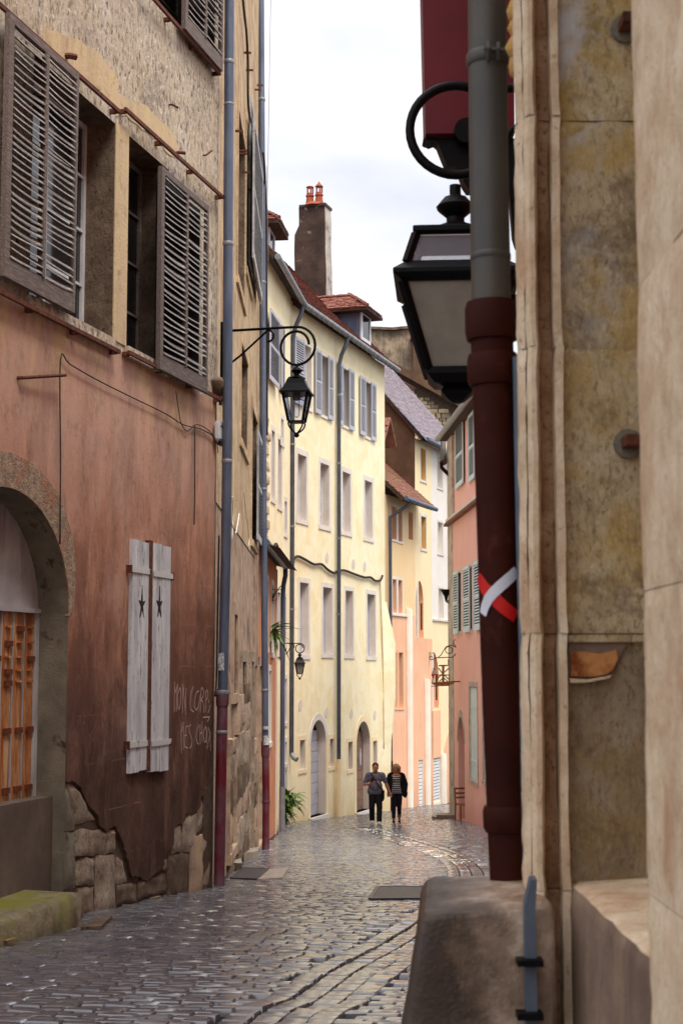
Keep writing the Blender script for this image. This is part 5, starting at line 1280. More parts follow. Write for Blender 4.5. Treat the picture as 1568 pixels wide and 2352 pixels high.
    archwin(V, ob, (ob[0] + ob[1]) / 2 - .1); garage(V, gg)
    pillar(V, 1012, 1028, 1733)
    s0 = W.sz(1013, 1700)[0]; s1 = W.sz(1060, 1700)[0]; zt_ = W.sz(1030, 1650)[1]
    MB().plate([(s0, ZB), (s1, ZB), (s1, zt_)] + [(s1 - (s1 - s0) * k / 8, zt_ - (1 - math.sqrt(max(0, 1 - (k / 8) ** 2))) * 2.2) for k in range(1, 9)], -.01, .012).build('arch_panel', 'salmon', V)
    sA0 = W.sz(988, 1640)[0]
    MB().sbox(sB + .02, gg[0] - .02, .0, .011, ZB, ob[2] - .1).build('salmon_panel', 'salmon', V); MB().sbox(gg[0] - .0, gg[1], .0, .011, gg[3] + .02, ob[2] - .1).build('salmon_panel', 'salmon', V)
far_houses()

# ---- buildings behind the roofs
def back_buildings():
    W = Wall(-2.5, 92., 0., -6)
    P = wthing('distant_wall_house', W, 'blotchy grey old wall rising behind the mauve roof', 'house')
    t = [(s, W.sz(u, v)[1]) for s, u, v in ((W.sz(835, 757)[0], 838, 757), (W.sz(900, 757)[0], 900, 760), (W.sz(960, 755)[0], 960, 754), (W.sz(1130, 755)[0], 1130, 752))]
    poly = [(t[0][0], -4)] + [(t[-1][0], -4)] + t[::-1]
    MB().plate(poly, -6, 0).build('wall', 'gable_grey', P)
    for a, b in zip(t[:-1], t[1:]):
        MB().bar((a[0], .1, a[1] + .1), (b[0], .1, b[1] + .1), .7, .16).build('coping', 'rubble_dark', P)
    u0, u1 = W.sz(946, 800)[0], W.sz(985, 800)[0]
    MB().sbox(u0, u1, .0, 1.2, -2, W.sz(950, 783)[1]).build('chimney', 'brown_wall', P); MB().sbox(u0 - .1, u1 + .1, -.1, 1.3, W.sz(950, 783)[1], W.sz(950, 776)[1]).build('chimney_cap', 'terracotta', P)
    W = Wall(-2., 80., 0., -6)
    P = wthing('rubble_gable_house', W, 'rubble stone gable with sloping brown coping behind the mauve roof', 'house')
    a = W.sz(815, 800); b = W.sz(1100, 960)
    MB().plate([(a[0], -3), (b[0], -3), b, a], -3, 0).build('gable_wall', 'mortar', P)
    mb = MB(); mb.bar((a[0], -.15, a[1] + .1), (b[0], -.15, b[1] + .1), .9, .35); mb.build('coping', 'brown_wall', P)
    for k in range(12):
        pass
    rg = random.Random(5); z = W.sz(950, 1010)[1]; k = 0; zt = W.sz(930, 870)[1]
    me = []
    while z < zt:
        h = rg.uniform(.16, .27); s = W.sz(925, 900)[0] + rg.uniform(0, .4); se = W.sz(1062, 930)[0]
        while s < se:
            w = rg.uniform(.25, .6)
            lim = a[1] + (b[1] - a[1]) * (s + w - a[0]) / (b[0] - a[0]) - .35
            if z + h < lim and k < 290:
                stone(P, W, [(s, z), (s + w - .04, z), (s + w - .05, z + h - .03), (s + .02, z + h - .03)], -.1, .05 + rg.uniform(0, .05), 300 + k, ('rubble_pale', 'gable_grey', 'rubble_pale')[k % 3], amp=.03, n=2); k += 1
            s += w
        z += h
    # little dormer roof in front of it
    D = Wall(*(at_y(905, 870, 70).xy), R(70), 5)
    Dz = at_y(905, 872, 70).z - 5
    Q = wthing('small_tiled_dormer', D, 'small red tiled dormer roof poking up behind the mauve roof', 'dormer')
    MB().box(-.6, .9, -.2, 2.2, Dz - 1.8, Dz - .25).build('dormer_wall', 'brown_wall', Q)
    MB().add([(-.9, -.6, Dz - .25), (1.2, -.6, Dz - .25), (1.2, 2.6, Dz + .75), (-.9, 2.6, Dz + .75), (-.9, -.6, Dz - .4), (1.2, -.6, Dz - .4)], [(0, 1, 2, 3), (4, 5, 1, 0), (4, 0, 3), (5, 2, 1)]).build('roof', 'wood_dark', Q)
    tiles(Q, (-.95, -.62, Dz - .23), (1, 0, 0), Vector((0, 3.2, 1.0)).normalized(), 12, 20, .18, .16, 'tile_dormer', seed=13)
back_buildings()

# ================================================================== ROSE HOUSE (right, far)
RW = Wall(3.27, 46., math.atan2(-1, .048))
def rose_house():
    W = RW; P = wthing('rose_house', W, 'salmon pink house with pale blue shutters on the right of the bend', 'house'); ZB = -1.4; S1 = 9.
    ze = W.sz(1050, 946, .3)[1]; zc = W.sz(1060, 1182)[1]; q = W.rect
    # openings
    up = [q(1051, 1060, 985, 1120), q(1080, 1088, 962, 1105)]
    mid = [q(1056, 1064, 1320, 1452), q(1081, 1089, 1252, 1446)]; zz0 = (mid[0][2] + mid[1][2]) / 2; zz1 = W.sz(1056, 1318)[1]
    mid = [(m[0], m[1], zz0, zz1) for m in mid]
    lo = [q(1084, 1101.5, 1577, 1788), q(1115, 1128, 1577, 1792)]
    dr = q(1057, 1071.5, 1646, 1876); dr = (dr[0], dr[1], W.ground(dr[0]) + .03, dr[3], (dr[1] - dr[0]) * .5)
    wall_sheet(MB(), 0, S1, zc, ze, up).build('upper_wall', 'rose', P); wall_sheet(MB(), 0, S1, ZB, zc, mid + lo + [dr], .06).build('lower_wall', 'rose', P)
    body(P, 0, S1, ZB, ze, 7, 'quoin')
    MB().sbox(-.05, W.sz(1046, 1500)[0], -.1, .075, ZB, ze - .02).build('corner_quoins', 'quoin', P)
    MB().sbox(.2, S1, .0, .16, zc - .03, zc + .1).build('string_course', 'trim', P); MB().sbox(.2, S1, .0, .22, zc - .11, zc - .031).build('cornice_tiles', 'tile', P)
    for o in up: window(P, o, 0, .2, .1, rev='reveal', cols=1, rows=3)
    for o in mid:
        window(P, o, .06, .25, .12, rev='reveal', cols=1, rows=3)
    for o in lo:
        w = MB(); reveal(w, o, .06, .1); g = w.build('window', 'reveal', P); surround(MB(), o, .13, .06, .014).build('surround', 'quoin', g)
        for k in range(2):
            a = o[0] + (o[1] - o[0]) * k / 2; b = o[0] + (o[1] - o[0]) * (k + 1) / 2
            lf = MB().sbox(a + .006, b - .006, -.01, .03, o[2] + .02, o[3] - .02).build('board_shutter', 'shutter_blue', P)
            for f in (.2, .78): z = o[2] + (o[3] - o[2]) * f; MB().sbox(a + .02, b - .02, .03, .045, z - .03, z + .03).build('strap_hinge', 'shutter_blue', lf)
    rv = MB(); reveal(rv, dr, .06, .5); g = rv.build('arched_doorway', 'rose', P)
    pts = arch_pts(dr[0], dr[1], dr[3] - dr[4], dr[4]); MB().plate([(dr[0], dr[2])] + pts + [(dr[1], dr[2])], -.5, -.45).build('door', 'door_brown', P)
    c = ((dr[0] + dr[1]) / 2, dr[3] - dr[4]); out = [(x + (x - c[0]) * .25, z + (z - c[1]) * .3) for x, z in pts]; MB().plate(pts + out[::-1], .06, .075).build('arch_stone', 'quoin', g)
    # shutters folded open on the wall
    for u0, u1, vt, vb, d, zpair in ((1046.5, 1064, 983, 1122, .05, up[0]), (1077, 1090, 962, 1106, .05, up[1]), (1042, 1052.5, 1331, 1452, .11, mid[0]), (1064.5, 1079, 1267, 1449, .11, mid[0]), (1089.5, 1104, 1251, 1443, .11, mid[1])):
        o = W.rect(u0, u1, vt, vb, d); za, zb = zpair[2] - .06, zpair[3] + .06
        shutter(P, max(o[0], -.05), o[1], za, zb, d, 'shutter_blue', pitch=.075)
    # eaves, gutter
    MB().add([(-.1, -.28, ze - .05), (S1, -.28, ze - .05), (S1, 4, ze + 3), (-.1, 4, ze + 3), (-.1, -.28, ze - .15), (S1, -.28, ze - .15), (S1, 0, ze - .15), (-.1, 0, ze - .15)], [(0, 1, 2, 3), (4, 5, 1, 0), (7, 6, 5, 4), (4, 0, 3, 7)]).build('roof', 'wood_dark', P)
    MB().tube([(-.2, -.34, ze - .08), (S1, -.34, ze - .08)], .085, 10).build('gutter', 'zinc_grey', P, True)
    # rear roof end with its gutter over the lane, seen from below, and its downpipe
    W2 = W; yg = 46.2
    A = at_y(1016, 990, 46.6); B = at_y(1020, 1062, 45.9)
    inv = Matrix.Translation((W.o.x, W.o.y, W.z0)) @ Matrix.Rotation(W.phi, 4, 'Z'); inv = inv.inverted()
    e0 = inv @ at_y(1019, 992, 47.5); e1 = inv @ at_y(1018, 1062, 45.7); 
    MB().tube([e0, e1], .1, 10).build('lane_gutter', 'zinc_old', P, True)
    MB().add([inv @ at_y(1026, 985, 47.5), inv @ at_y(1044, 985, 47.2), inv @ at_y(1038, 1075, 45.8), inv @ at_y(1022, 1062, 45.8), inv @ at_y(1026, 978, 47.5), inv @ at_y(1044, 978, 47.2), inv @ at_y(1038, 1068, 45.8), inv @ at_y(1022, 1055, 45.8)],
             [(0, 1, 2, 3), (7, 6, 5, 4), (0, 3, 7, 4), (3, 2, 6, 7)]).build('lane_eave', 'reveal', P)
    pp = [inv @ at_y(u, v, 45.75) for u, v in ((1013, 1060), (1014, 1074), (1024, 1084), (1033, 1094), (1035, 1150), (1038, 1500), (1042, 1875))]
    MB().tube(pp, .058, 10).build('downpipe', 'brown_iron', P, True)
    h = pp[5]; hp = inv @ at_y(1024, 1358, 45.75)
    MB().lathe([(.03, -.3), (.06, -.15), (.15, .0), (.16, .05)], 10, hp).build('hopper', 'black_iron', P); MB().tube([hp + Vector((0, 0, -.28)), inv @ at_y(1033, 1385, 45.75), inv @ at_y(1037, 1400, 45.75)], .05, 8).build('hopper_pipe', 'zinc_grey', P)
    MB().tube([inv @ at_y(1041, 1090, 45.6), inv @ at_y(1042, 1180, 45.6), inv @ at_y(1045, 1230, 45.5), inv @ at_y(1046, 1330, 45.5)], .025, 6).build('cable', 'dark_cable', P)
    return P
rose_house()
def doorstep_right():
    p = G(1048, 1880); o = thing('kerb_stone', (p.x, p.y, p.z), 'low worn kerb stone under the dark downpipe by the rose house', 'kerb')
    mb = MB().box(-.55, .35, -.3, .4, -.15, .12); mb.v = [(x + n3(x, y, z) * .05, y, z) for x, y, z in mb.v]; mb.build('slab', 'kerb', o); MB().box(-.7, -.5, -.2, .3, -.1, .06).build('stub', 'kerb', o)
doorstep_right()
def chair():
    p = G(1067, 1886); W = RW; o = thing('wooden_chair', (p.x - .02, p.y, p.z), 'small brown wooden chair leaning by the rose house door', 'chair', R(20))
    m = 'sign_wood'
    for x in (-.18, .18):
        MB().bar((x, -.18, 0), (x, -.16, .45), .035).build('leg', m, o); MB().bar((x, .2, 0), (x, .16, .45), .035).build('leg', m, o); MB().bar((x, .16, .45), (x, .22, .9), .035).build('back_post', m, o)
    MB().box(-.2, .2, -.2, .2, .44, .47).build('seat', m, o)
    for z in (.6, .72, .85): MB().box(-.18, .18, .17, .2, z, z + .05).build('back_slat', m, o)
chair()

# ================================================================== RIGHT STONE HOUSE (close to the lens)
def extrude_profile(name, parent, prof, z0, z1, m, seed, amp=.004, dz=.035, closed=False):
    mb = MB(); n = max(2, int((z1 - z0) / dz)); k = len(prof)
    for j in range(n + 1):
        z = z0 + (z1 - z0) * j / n; e = .003 if j in (0, n) else 0
        for i, (x, y) in enumerate(prof):
            a = noise.noise(Vector((x * 14 + seed, y * 14, z * 5))) * amp * .5 + noise.noise(Vector((x * 50, y * 50 + seed, z * 34))) * amp * .5
            mb.v.append((x + a + e, y + a + e, z))
    for j in range(n):
        for i in range(k - 1): b = j * k + i; mb.f.append((b, b + k, b + k + 1, b + 1))
    return mb.build(name, m, parent, True)
def dense(pts, d=.02):
    out = []
    for (a, b), (c, e) in zip(pts[:-1], pts[1:]):
        n = max(1, int(math.hypot(c - a, e - b) / d))
        out += [(a + (c - a) * i / n, b + (e - b) * i / n) for i in range(n)]
    return out + [pts[-1]]
def stone_house():
    P = thing('stone_house', (0, 0, 0), 'pale carved limestone house front close at the right edge', 'house')
    ZT = 14.; yr = 3.1  # height above the view raised to shade the near street
    # far jamb courses
    zc = [-.6] + [at_y(1380, v, yr).z for v in (2046, 1455, 797, 268)] + [3.6, 4.5, 6., 8., 11., ZT]
    for j, (za, zb) in enumerate(zip(zc[:-1], zc[1:])):
        g = .0006; s = j * 3.7; off = (.0, .004, -.003, .003)[j % 4]
        extrude_profile('stone', P, dense([(.452, yr + .02 + off), (.53, yr + .02 + off), (1.1, yr + .02 + off), (1.1, yr + .3)]), za + g, zb - g, 'ochre_stone', s, .006)
        extrude_profile('jamb_fillet', P, dense([(.436, yr + .06), (.436, yr - .012 + off), (.452, yr - .014 + off), (.4525, yr + .05)], .01), za + g * .6, zb - g * .6, 'pale_lime', s + 1, .004)
        extrude_profile('jamb_hollow', P, dense([(.406, yr + .06), (.406, yr + .018 + off), (.434, yr + .022 + off), (.434, yr + .06)], .01), za + g, zb - g, 'brown_lime', s + 2, .005)
        extrude_profile('jamb_roll', P, dense([(.384, yr + .09), (.380, yr - .0), (.388, yr - .016), (.398, yr - .018), (.405, yr - .004), (.405, yr + .06)], .008), za + g * .6, zb - g * .6, 'pale_lime', s + 3, .005)
        extrude_profile('jamb_edge', P, dense([(.405, yr + .16), (.376, yr + .12), (.367, yr + .05), (.368, yr + .02), (.379, yr + .012), (.379, yr + .09)], .01), za + g * .4, zb - g * .4, 'pale_lime', s + 4, .008)
    # street wall beyond the jamb up to the corner, and return
    extrude_profile('corner_wall', P, dense([(3., 3.5), (.43, 3.5), (.405, 3.47), (.405, yr + .13)], .05), -.8, ZT, 'pale_lime', 77, .006, .05)
    # near jamb courses
    zn = [-.6] + [at_y(1520, v, 2.2).z for v in (2080, 1350, 620, -300)] + [4.4, 6., 8., 11., ZT]
    for j, (za, zb) in enumerate(zip(zn[:-1], zn[1:])):
        extrude_profile('stone', P, dense([(.75, 2.33), (.47, 2.33), (.455, 2.315), (.452, 2.29), (.452, 2.0), (.452, -.9), (.9, -.9)], .04), za + .0006, zb - .0006, 'pale_lime', 31 + j, .006, .04)
    # sill and apron below it
    zs = CZ - .43
    sl = MB(); n = 16; rows = 6
    for i in range(n + 1):
        y = 2.3 + (yr - 2.26) * i / n
        for j, (x, z) in enumerate(((.454, -.6), (.454, zs - .03), (.46, zs - .006), (.474, zs), (.6, zs + .006), (1.05, zs + .02))):
            e = noise.noise(Vector((x * 20, y * 16, z * 9))) * .005; sl.v.append((x + e, y, z + e * (1 if j else 0)))
    for i in range(n):
        for j in range(5): k = i * 6 + j; sl.f.append((k, k + 6, k + 7, k + 1))
    o = sl.build('window_sill', 'pale_lime', P, 'all'); o.data.materials.append(MT['sill_dark'])
    for p in o.data.polygons:
        if abs(p.normal.x) > .8: p.material_index = 1
    # body behind, blocks the light
    b = MB().box(1.1, 6, -1., 3.45, -.8, ZT); b.box(.46, 6, -12., -.95, -.8, ZT); b.build('house_body', 'pale_lime', P)
    # iron stubs, broken stone with rusty core
    for u, v, w, h in ((1440, 45, 22, 26), (1448, 1012, 20, 22)):
        a = at_y(u, v, yr - .03); MB().box(a.x - .012, a.x + .03, yr - .05, yr + .05, a.z - .011, a.z + .011).build('iron_stub', 'rust', P)
        MB().lathe([(.032, 0), (.03, .006), (.02, .009)], 12).build('lead_collar', 'jamb_cement', P).matrix_local = Matrix.Translation((a.x + .004, yr + .016, a.z)) @ Matrix.Rotation(R(90), 4, 'X')
    Wr = Wall(0, yr + .02, 0, 0)
    hole = [Wr.sz(u, v) for u, v in ((1302, 1478), (1360, 1470), (1440, 1476), (1422, 1500), (1412, 1530), (1400, 1552), (1350, 1562), (1304, 1566))]
    MB().plate(ragged(hole, .008, .004, 2), -.0, .0035).build('recess_shade', 'sill_dark', P).location.y = yr + .02 - .004  # flat dark plate paints the shadow inside the broken stone
    core = [Wr.sz(u, v) for u, v in ((1306, 1500), (1330, 1496), (1372, 1500), (1408, 1492), (1414, 1512), (1404, 1538), (1392, 1548), (1352, 1552), (1310, 1550))]
    MB().plate(ragged(core, .008, .005, 5), .0, .012).build('broken_core', 'rust_hole', P).location.y = yr + .02 - .006
    MB().plate(ragged([Wr.sz(u, v) for u, v in ((1302, 1558), (1345, 1560), (1400, 1550), (1394, 1557), (1340, 1567), (1304, 1568))], .008, .002, 7), 0, .012).build('broken_edge', 'pale_lime', P).location.y = yr + .02 - .006
    a = at_y(1306, 1462, yr); b_ = at_y(1480, 1470, yr)
    MB().box(a.x, b_.x, yr + .004, yr + .03, b_.z - .004, a.z + .003).build('broken_lip', 'ochre_stone', P)
    # golden rubble high behind the pipe
    a0 = at_y(1172, 60, 3.25)
    for k in range(6):
        c = at_y(1176 + (k % 2) * 6, -60 + 42 * k, 3.22); m = MB().lathe([(.005, -.03), (.022, -.02), (.026, 0), (.02, .022), (.004, .03)], 8, (c.x + .012, c.y, c.z)); m.v = [(x + n3(x * 40, y * 40, z * 40) * .01, y + n3(z * 40, y * 40, 1) * .01, z) for x, y, z in m.v]
        m.build('rubble_stone', 'gold_stone', P, 'all')
stone_house()

def right_row():
    # unseen houses added along the right side: they shade the street and carry lamp and sign
    W = Wall(3.95, 14.2, math.atan2(-10.6, -3.05), -.9)
    P = wthing('unseen_ochre_house', W, 'unseen ochre house added behind the limestone corner, its height raised to shade the street', 'house'); L = 11.0
    wins = [(1.2 + 3.2 * i, 2.3 + 3.2 * i, z, z + 1.7) for i in range(3) for z in (1.2, 4.6, 8., 11.4)]
    wall_sheet(MB(), 0, L, -1, 16.5, wins).build('wall', 'low_orange', P); body(P, 0, L, -1, 16.5, 6, 'low_orange')
    for w in wins: window(P, w)
    W = Wall(3.72, 37.2, math.atan2(-22.8, .3), -2.8)
    P = wthing('unseen_grey_house', W, 'unseen long grey house added down the right side behind the near corner', 'house')
    wins = [(1.5 + 3.2 * i, 2.6 + 3.2 * i, z, z + 1.7) for i in range(6) for z in (1.5, 4.9)]
    wall_sheet(MB(), 0, 22.6, -1.6, 9.0, wins).build('wall', 'gable_grey', P); body(P, 0, 22.6, -1.6, 9.0, 6, 'gable_grey')
    for w in wins: window(P, w)
    return W
right_row()

# right downpipe
PIPE_N = 32
pr = [at_y(u, v, 3.32) for u, v in ((1118, -60), (1121, 300), (1128, 705), (1130, 800), (1137, 1000), (1153, 1500), (1168, 1870), (1177, 2062))]
PR = downpipe('downpipe', pr, .0435, 'zinc_old', 'brown_iron', 2, 'thick old downpipe with rusty brown iron lower half and a painted cross', [(.55, .03, 1.12, 'zinc_old'), (2.35, .085, 1.36, 'brown_iron'), (3.25, .07, 1.3, 'brown_iron'), (6.05, .055, 1.28, 'brown_iron'), (1.72, .02, 1.04, 'zinc_old')])
def pipe_extras():
    base = pr[-1]
    c = pr[0].lerp(pr[1], .55) - base
    mb = MB(); mb.tube([c + Vector((-.004, -.05, .022)), c + Vector((-.004, -.066, .0)), c + Vector((-.004, -.05, -.02))], .005, 6); mb.tube([c + Vector((.018, -.05, .018)), c + Vector((.018, -.062, 0)), c + Vector((.018, -.05, -.02))], .005, 6); mb.bar(c + Vector((-.014, -.058, .004)), c + Vector((.03, -.058, 0)), .007); mb.build('clamp_bolt', 'zinc_old', PR)
    # painted cross: strokes wrapped on the pipe
    def wrap(pts, w, m, nm, lift):
        pts = [(a[0] + (b[0] - a[0]) * k / 6, a[1] + (b[1] - a[1]) * k / 6) for a, b in zip(pts[:-1], pts[1:]) for k in range(6)] + [pts[-1]]
        mb = MB(); r = .0435 * 1.08 + lift; P_ = []
        for (u, v) in pts:
            r_ = ray(u, v)
            # nearest pipe point: solve on cylinder around axis at that height
            ax0 = None
            for a, b in zip(pr[:-1], pr[1:]):
                k = 3.32 / r_.y; z = CZ + r_.z * k
                if b.z <= z <= a.z: t = (a.z - z) / (a.z - b.z); ax0 = a.lerp(b, t)
            k = 3.32 / r_.y; x = r_.x * k; s_ = max(-.985, min(.985, (x - ax0.x) / r)); an = math.asin(s_)
            P_.append((an, z, ax0))
        for i, (an, z, ax) in enumerate(P_):
            q0 = P_[max(i - 1, 0)]; q1 = P_[min(i + 1, len(P_) - 1)]; dx = (q1[0] - q0[0]) * r; dz = q1[1] - q0[1]; L = math.hypot(dx, dz); nx, nz_ = -dz / L, dx / L
            for sg in (-1, -.5, 0, .5, 1):
                aa = an + sg * nx * w / 2 / r; zz = z + sg * nz_ * w / 2
                mb.v.append((ax.x + r * math.sin(aa) - base.x, ax.y - r * math.cos(aa) - base.y, zz - base.z))
        for i in range(len(P_) - 1): [mb.f.append((5 * i + q, 5 * i + q + 1, 5 * i + q + 6, 5 * i + q + 5)) for q in range(4)]
        mb.build(nm, m, PR, 'all')
    wrap([(1096, 1326), (1098, 1330), (1108, 1352), (1122, 1368), (1138, 1385), (1152, 1398), (1166, 1408), (1180, 1418)], .028, 'paint_red', 'red_stroke', .0016)
    wrap([(1105, 1412), (1109, 1395), (1116, 1378), (1128, 1363), (1142, 1350), (1158, 1336), (1170, 1326), (1182, 1314)], .024, 'paint_white', 'white_stroke', .003)
pipe_extras()
def conduit():
    a = at_y(1203, 800, 3.26); o = thing('cable_conduit', at_y(1222, 2400, 3.05), 'blue-grey cable conduit between the brown downpipe and the carved stone', 'conduit'); b = o.location
    def pt(u, v, y): return at_y(u, v, y) - b
    MB().tube([pt(1192, 820, 3.27), pt(1199, 1200, 3.27), pt(1207, 1500, 3.24), pt(1212, 1800, 3.2), pt(1219, 2035, 3.15)], .015, 10).build('upper_tube', 'conduit', o, True)
    def slab(prof, nm):
        m = MB(); n = len(prof)
        for u, v, w in prof:
            c = pt(u, v, 2.94); m.v += [(c.x - w / 2, c.y, c.z), (c.x + w / 2, c.y, c.z), (c.x + w / 2, c.y + .03, c.z + .004), (c.x - w / 2, c.y + .03, c.z + .004)]
        for j in range(n - 1):
            for i in range(4): q = j * 4; m.f.append((q + i, q + (i + 1) % 4, q + 4 + (i + 1) % 4, q + 4 + i))
        m.f += [(3, 2, 1, 0), tuple(4 * (n - 1) + i for i in range(4))]; m.build(nm, 'conduit', o)
    slab([(1226, 2022, .012), (1217, 2085, .021), (1219, 2210, .021), (1222, 2360, .021), (1224, 2700, .021)], 'cover')
    for v in (2212, 2335): c = pt(1212, v, 2.93); MB().box(c.x - .02, c.x + .028, c.y - .012, c.y + .03, c.z - .006, c.z + .006).build('clip', 'black_iron', o)
    for v in (1395, 1800): c = pt(1206, v, 3.23); MB().box(c.x - .012, c.x + .02, c.y - .02, c.y + .02, c.z - .008, c.z + .008).build('clip', 'black_iron', o)
conduit()
def guard_stone():
    o0 = Vector((.27, 3.15, zg(.3, 3.2) - .1)); y0, y1 = 2.97, 3.40
    TL = at_y(963, 2100, y0); TR = at_y(1232, 2074, y0); BL_ = at_y(928, 2360, y0)
    k = (TL.z - o0.z) / (TL.z - BL_.z); bx = TL.x + (BL_.x - TL.x) * k
    cs = [(bx, y0 - .05, o0.z), (.42, y0 - .03, o0.z), (.42, y1 + .1, o0.z), (bx + .03, y1 + .08, o0.z), (TL.x, y0, TL.z - .004), (.41, y0 + .01, TR.z), (.41, y1, TR.z + .004), (TL.x + .03, y1, TL.z + .012)]
    bm = bmesh.new(); vs_ = [bm.verts.new(Vector(c) - o0) for c in cs]
    for f in ((0, 3, 2, 1), (4, 5, 6, 7), (0, 1, 5, 4), (1, 2, 6, 5), (2, 3, 7, 6), (3, 0, 4, 7)): bm.faces.new([vs_[i] for i in f])
    bmesh.ops.subdivide_edges(bm, edges=bm.edges[:], cuts=3, use_grid_fill=True)
    hard = [e for e in bm.edges if len(e.link_faces) == 2 and e.link_faces[0].normal.angle(e.link_faces[1].normal, 0) > .8]
    bmesh.ops.recalc_face_normals(bm, faces=bm.faces[:])
    hard = [e for e in bm.edges if len(e.link_faces) == 2 and e.calc_face_angle(0) > .8]
    bmesh.ops.bevel(bm, geom=hard, offset=.022, segments=3, affect='EDGES', profile=.5)
    bmesh.ops.subdivide_edges(bm, edges=bm.edges[:], cuts=3, use_grid_fill=True)
    for v in bm.verts:
        p = v.co; e = noise.noise(p * 8) * .008 + noise.noise(p * 26) * .004 + noise.noise(p * 70) * .0018
        chip = max(0, noise.noise(p * 16 + Vector((3, 1, 7))) - .3) * -.02
        v.co = p + Vector((.5, -.7, .5)) * (e + chip)
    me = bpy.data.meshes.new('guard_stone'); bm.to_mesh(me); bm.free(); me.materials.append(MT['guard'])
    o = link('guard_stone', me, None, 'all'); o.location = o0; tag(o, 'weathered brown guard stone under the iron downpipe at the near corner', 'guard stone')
guard_stone()

# ================================================================== LANTERNS
def lantern(o, c, k, sec, rot, glass_up, pane_m='frost', bulb=False, bottom='cup'):
    """c: local point of the stem top; sec: dict of levels in metres below it (scaled by k)"""
    def fr(name, prof, m, par=o, sq=True): return MB().lathe([(r * k, -z * k) for r, z in reversed(prof)], 4 if sq else 12, c, rot, sq).build(name, m, par, not sq)
    fr('finial', [(.022, 0), (.022, .04), (.045, .05), (.075, .085), (.07, .1), (.035, .13), (.035, .15), (.07, .165), (.12, .19)], 'black_iron', sq=False)
    def panes(r0, z0, r1, z1, m, nm):
        for i in range(4):
            a = rot + i * math.pi / 2; ca, sa = math.cos(a), math.sin(a)
            def p(r, w, z): return (c[0] + (r * ca - w * sa) * k, c[1] + (r * sa + w * ca) * k, c[2] - z * k)
            f0, f1 = r0 * .93, r1 * .93
            MB().add([p(f0, -f0, z0), p(f0, f0, z0), p(f1, f1, z1), p(f1, -f1, z1), p(f0 - .006, -f0, z0), p(f0 - .006, f0, z0), p(f1 - .006, f1, z1), p(f1 - .006, -f1, z1)],
                     [(3, 2, 1, 0), (4, 5, 6, 7), (0, 1, 5, 4), (2, 3, 7, 6)]).build(nm, m, o)
            b = a + math.pi / 4
            MB().bar((c[0] + math.cos(b) * r0 * 1.414 * k, c[1] + math.sin(b) * r0 * 1.414 * k, c[2] - z0 * k), (c[0] + math.cos(b) * r1 * 1.414 * k, c[1] + math.sin(b) * r1 * 1.414 * k, c[2] - z1 * k), .026 * k).build('corner_bar', 'black_iron', o)
    if glass_up:
        fr('cap', [(.10, .185), (.155, .2), (.162, .205), (.162, .222), (.15, .235)], 'black_iron')
        fr('reflector', [(.146, .2355), (.146, .24)], 'plastic')
        panes(.15, .232, .185, .35, 'milky', 'upper_pane')
        # collar between the two glazed tiers, hollow
        for i in range(4):
            a = rot + i * math.pi / 2
            def p(r, w, z): q = Vector((r * math.cos(a) - w * math.sin(a), r * math.sin(a) + w * math.cos(a), -z)) * k; return Vector(c) + q
            pr_ = [(.185, .345), (.235, .385), (.235, .4), (.2, .425), (.17, .425), (.17, .35)]
            m = MB(); nn = len(pr_)
            for r, z in pr_: m.v += [tuple(p(r, -r, z)), tuple(p(r, r, z))]
            for q in range(nn): w = (q + 1) % nn; m.f.append((2 * q, 2 * q + 1, 2 * w + 1, 2 * w))
            m.build('collar_side', 'black_iron', o)
        panes(.2, .425, .108, .74, pane_m, 'pane')
        fr('foot', [(.112, .735), (.112, .76), (.085, .79), (.05, .8), (.06, .82), (.03, .85), (.012, .86)], 'black_iron')
        m = MB().lathe([(.02, .0), (.045, -.08), (.05, -.14), (.03, -.17)], 10, (c[0], c[1], c[2] - .5 * k)); m.build('bulb', 'plastic', o, True)
    else:
        fr('cap', [(.09, .18), (.1, .2), (.11, .21), (.13, .27), (.17, .345), (.2, .38), (.2, .4), (.16, .4)], 'black_iron')
        panes(.16, .4, .095, .76, pane_m, 'pane')
        fr('foot', [(.1, .755), (.1, .775), (.06, .78)], 'black_iron')
        for i in range(4):
            b = rot + i * math.pi / 2 + math.pi / 4; pts = []
            for t in range(6): f = t / 5; rr = .125 * (1 - f ** 2.2) + .01; pts.append((c[0] + math.cos(b) * rr * k, c[1] + math.sin(b) * rr * k, c[2] - (.775 + .14 * f) * k))
            MB().tube(pts, .011 * k, 6).build('foot_strap', 'black_iron', o)
        MB().lathe([(.012, -.03), (.03, -.015), (.034, 0), (.025, .02), (.01, .03)], 8, (c[0], c[1], c[2] - .935 * k)).build('drop', 'black_iron', o, True)
        if bulb:
            MB().lathe([(.045, 0), (.05, -.03), (.05, -.07)], 10, (c[0], c[1], c[2] - .4 * k)).build('lamp_holder', 'zinc_old', o); MB().lathe([(.012, -.22), (.035, -.2), (.04, -.15), (.04, -.04), (.03, 0)], 10, (c[0], c[1], c[2] - .47 * k)).build('bulb', 'clear', o, True)
def spiral(cx, cz, pts_deg_r): return [(cx + r * math.cos(R(a)), cz + r * math.sin(R(a))) for a, r in pts_deg_r]
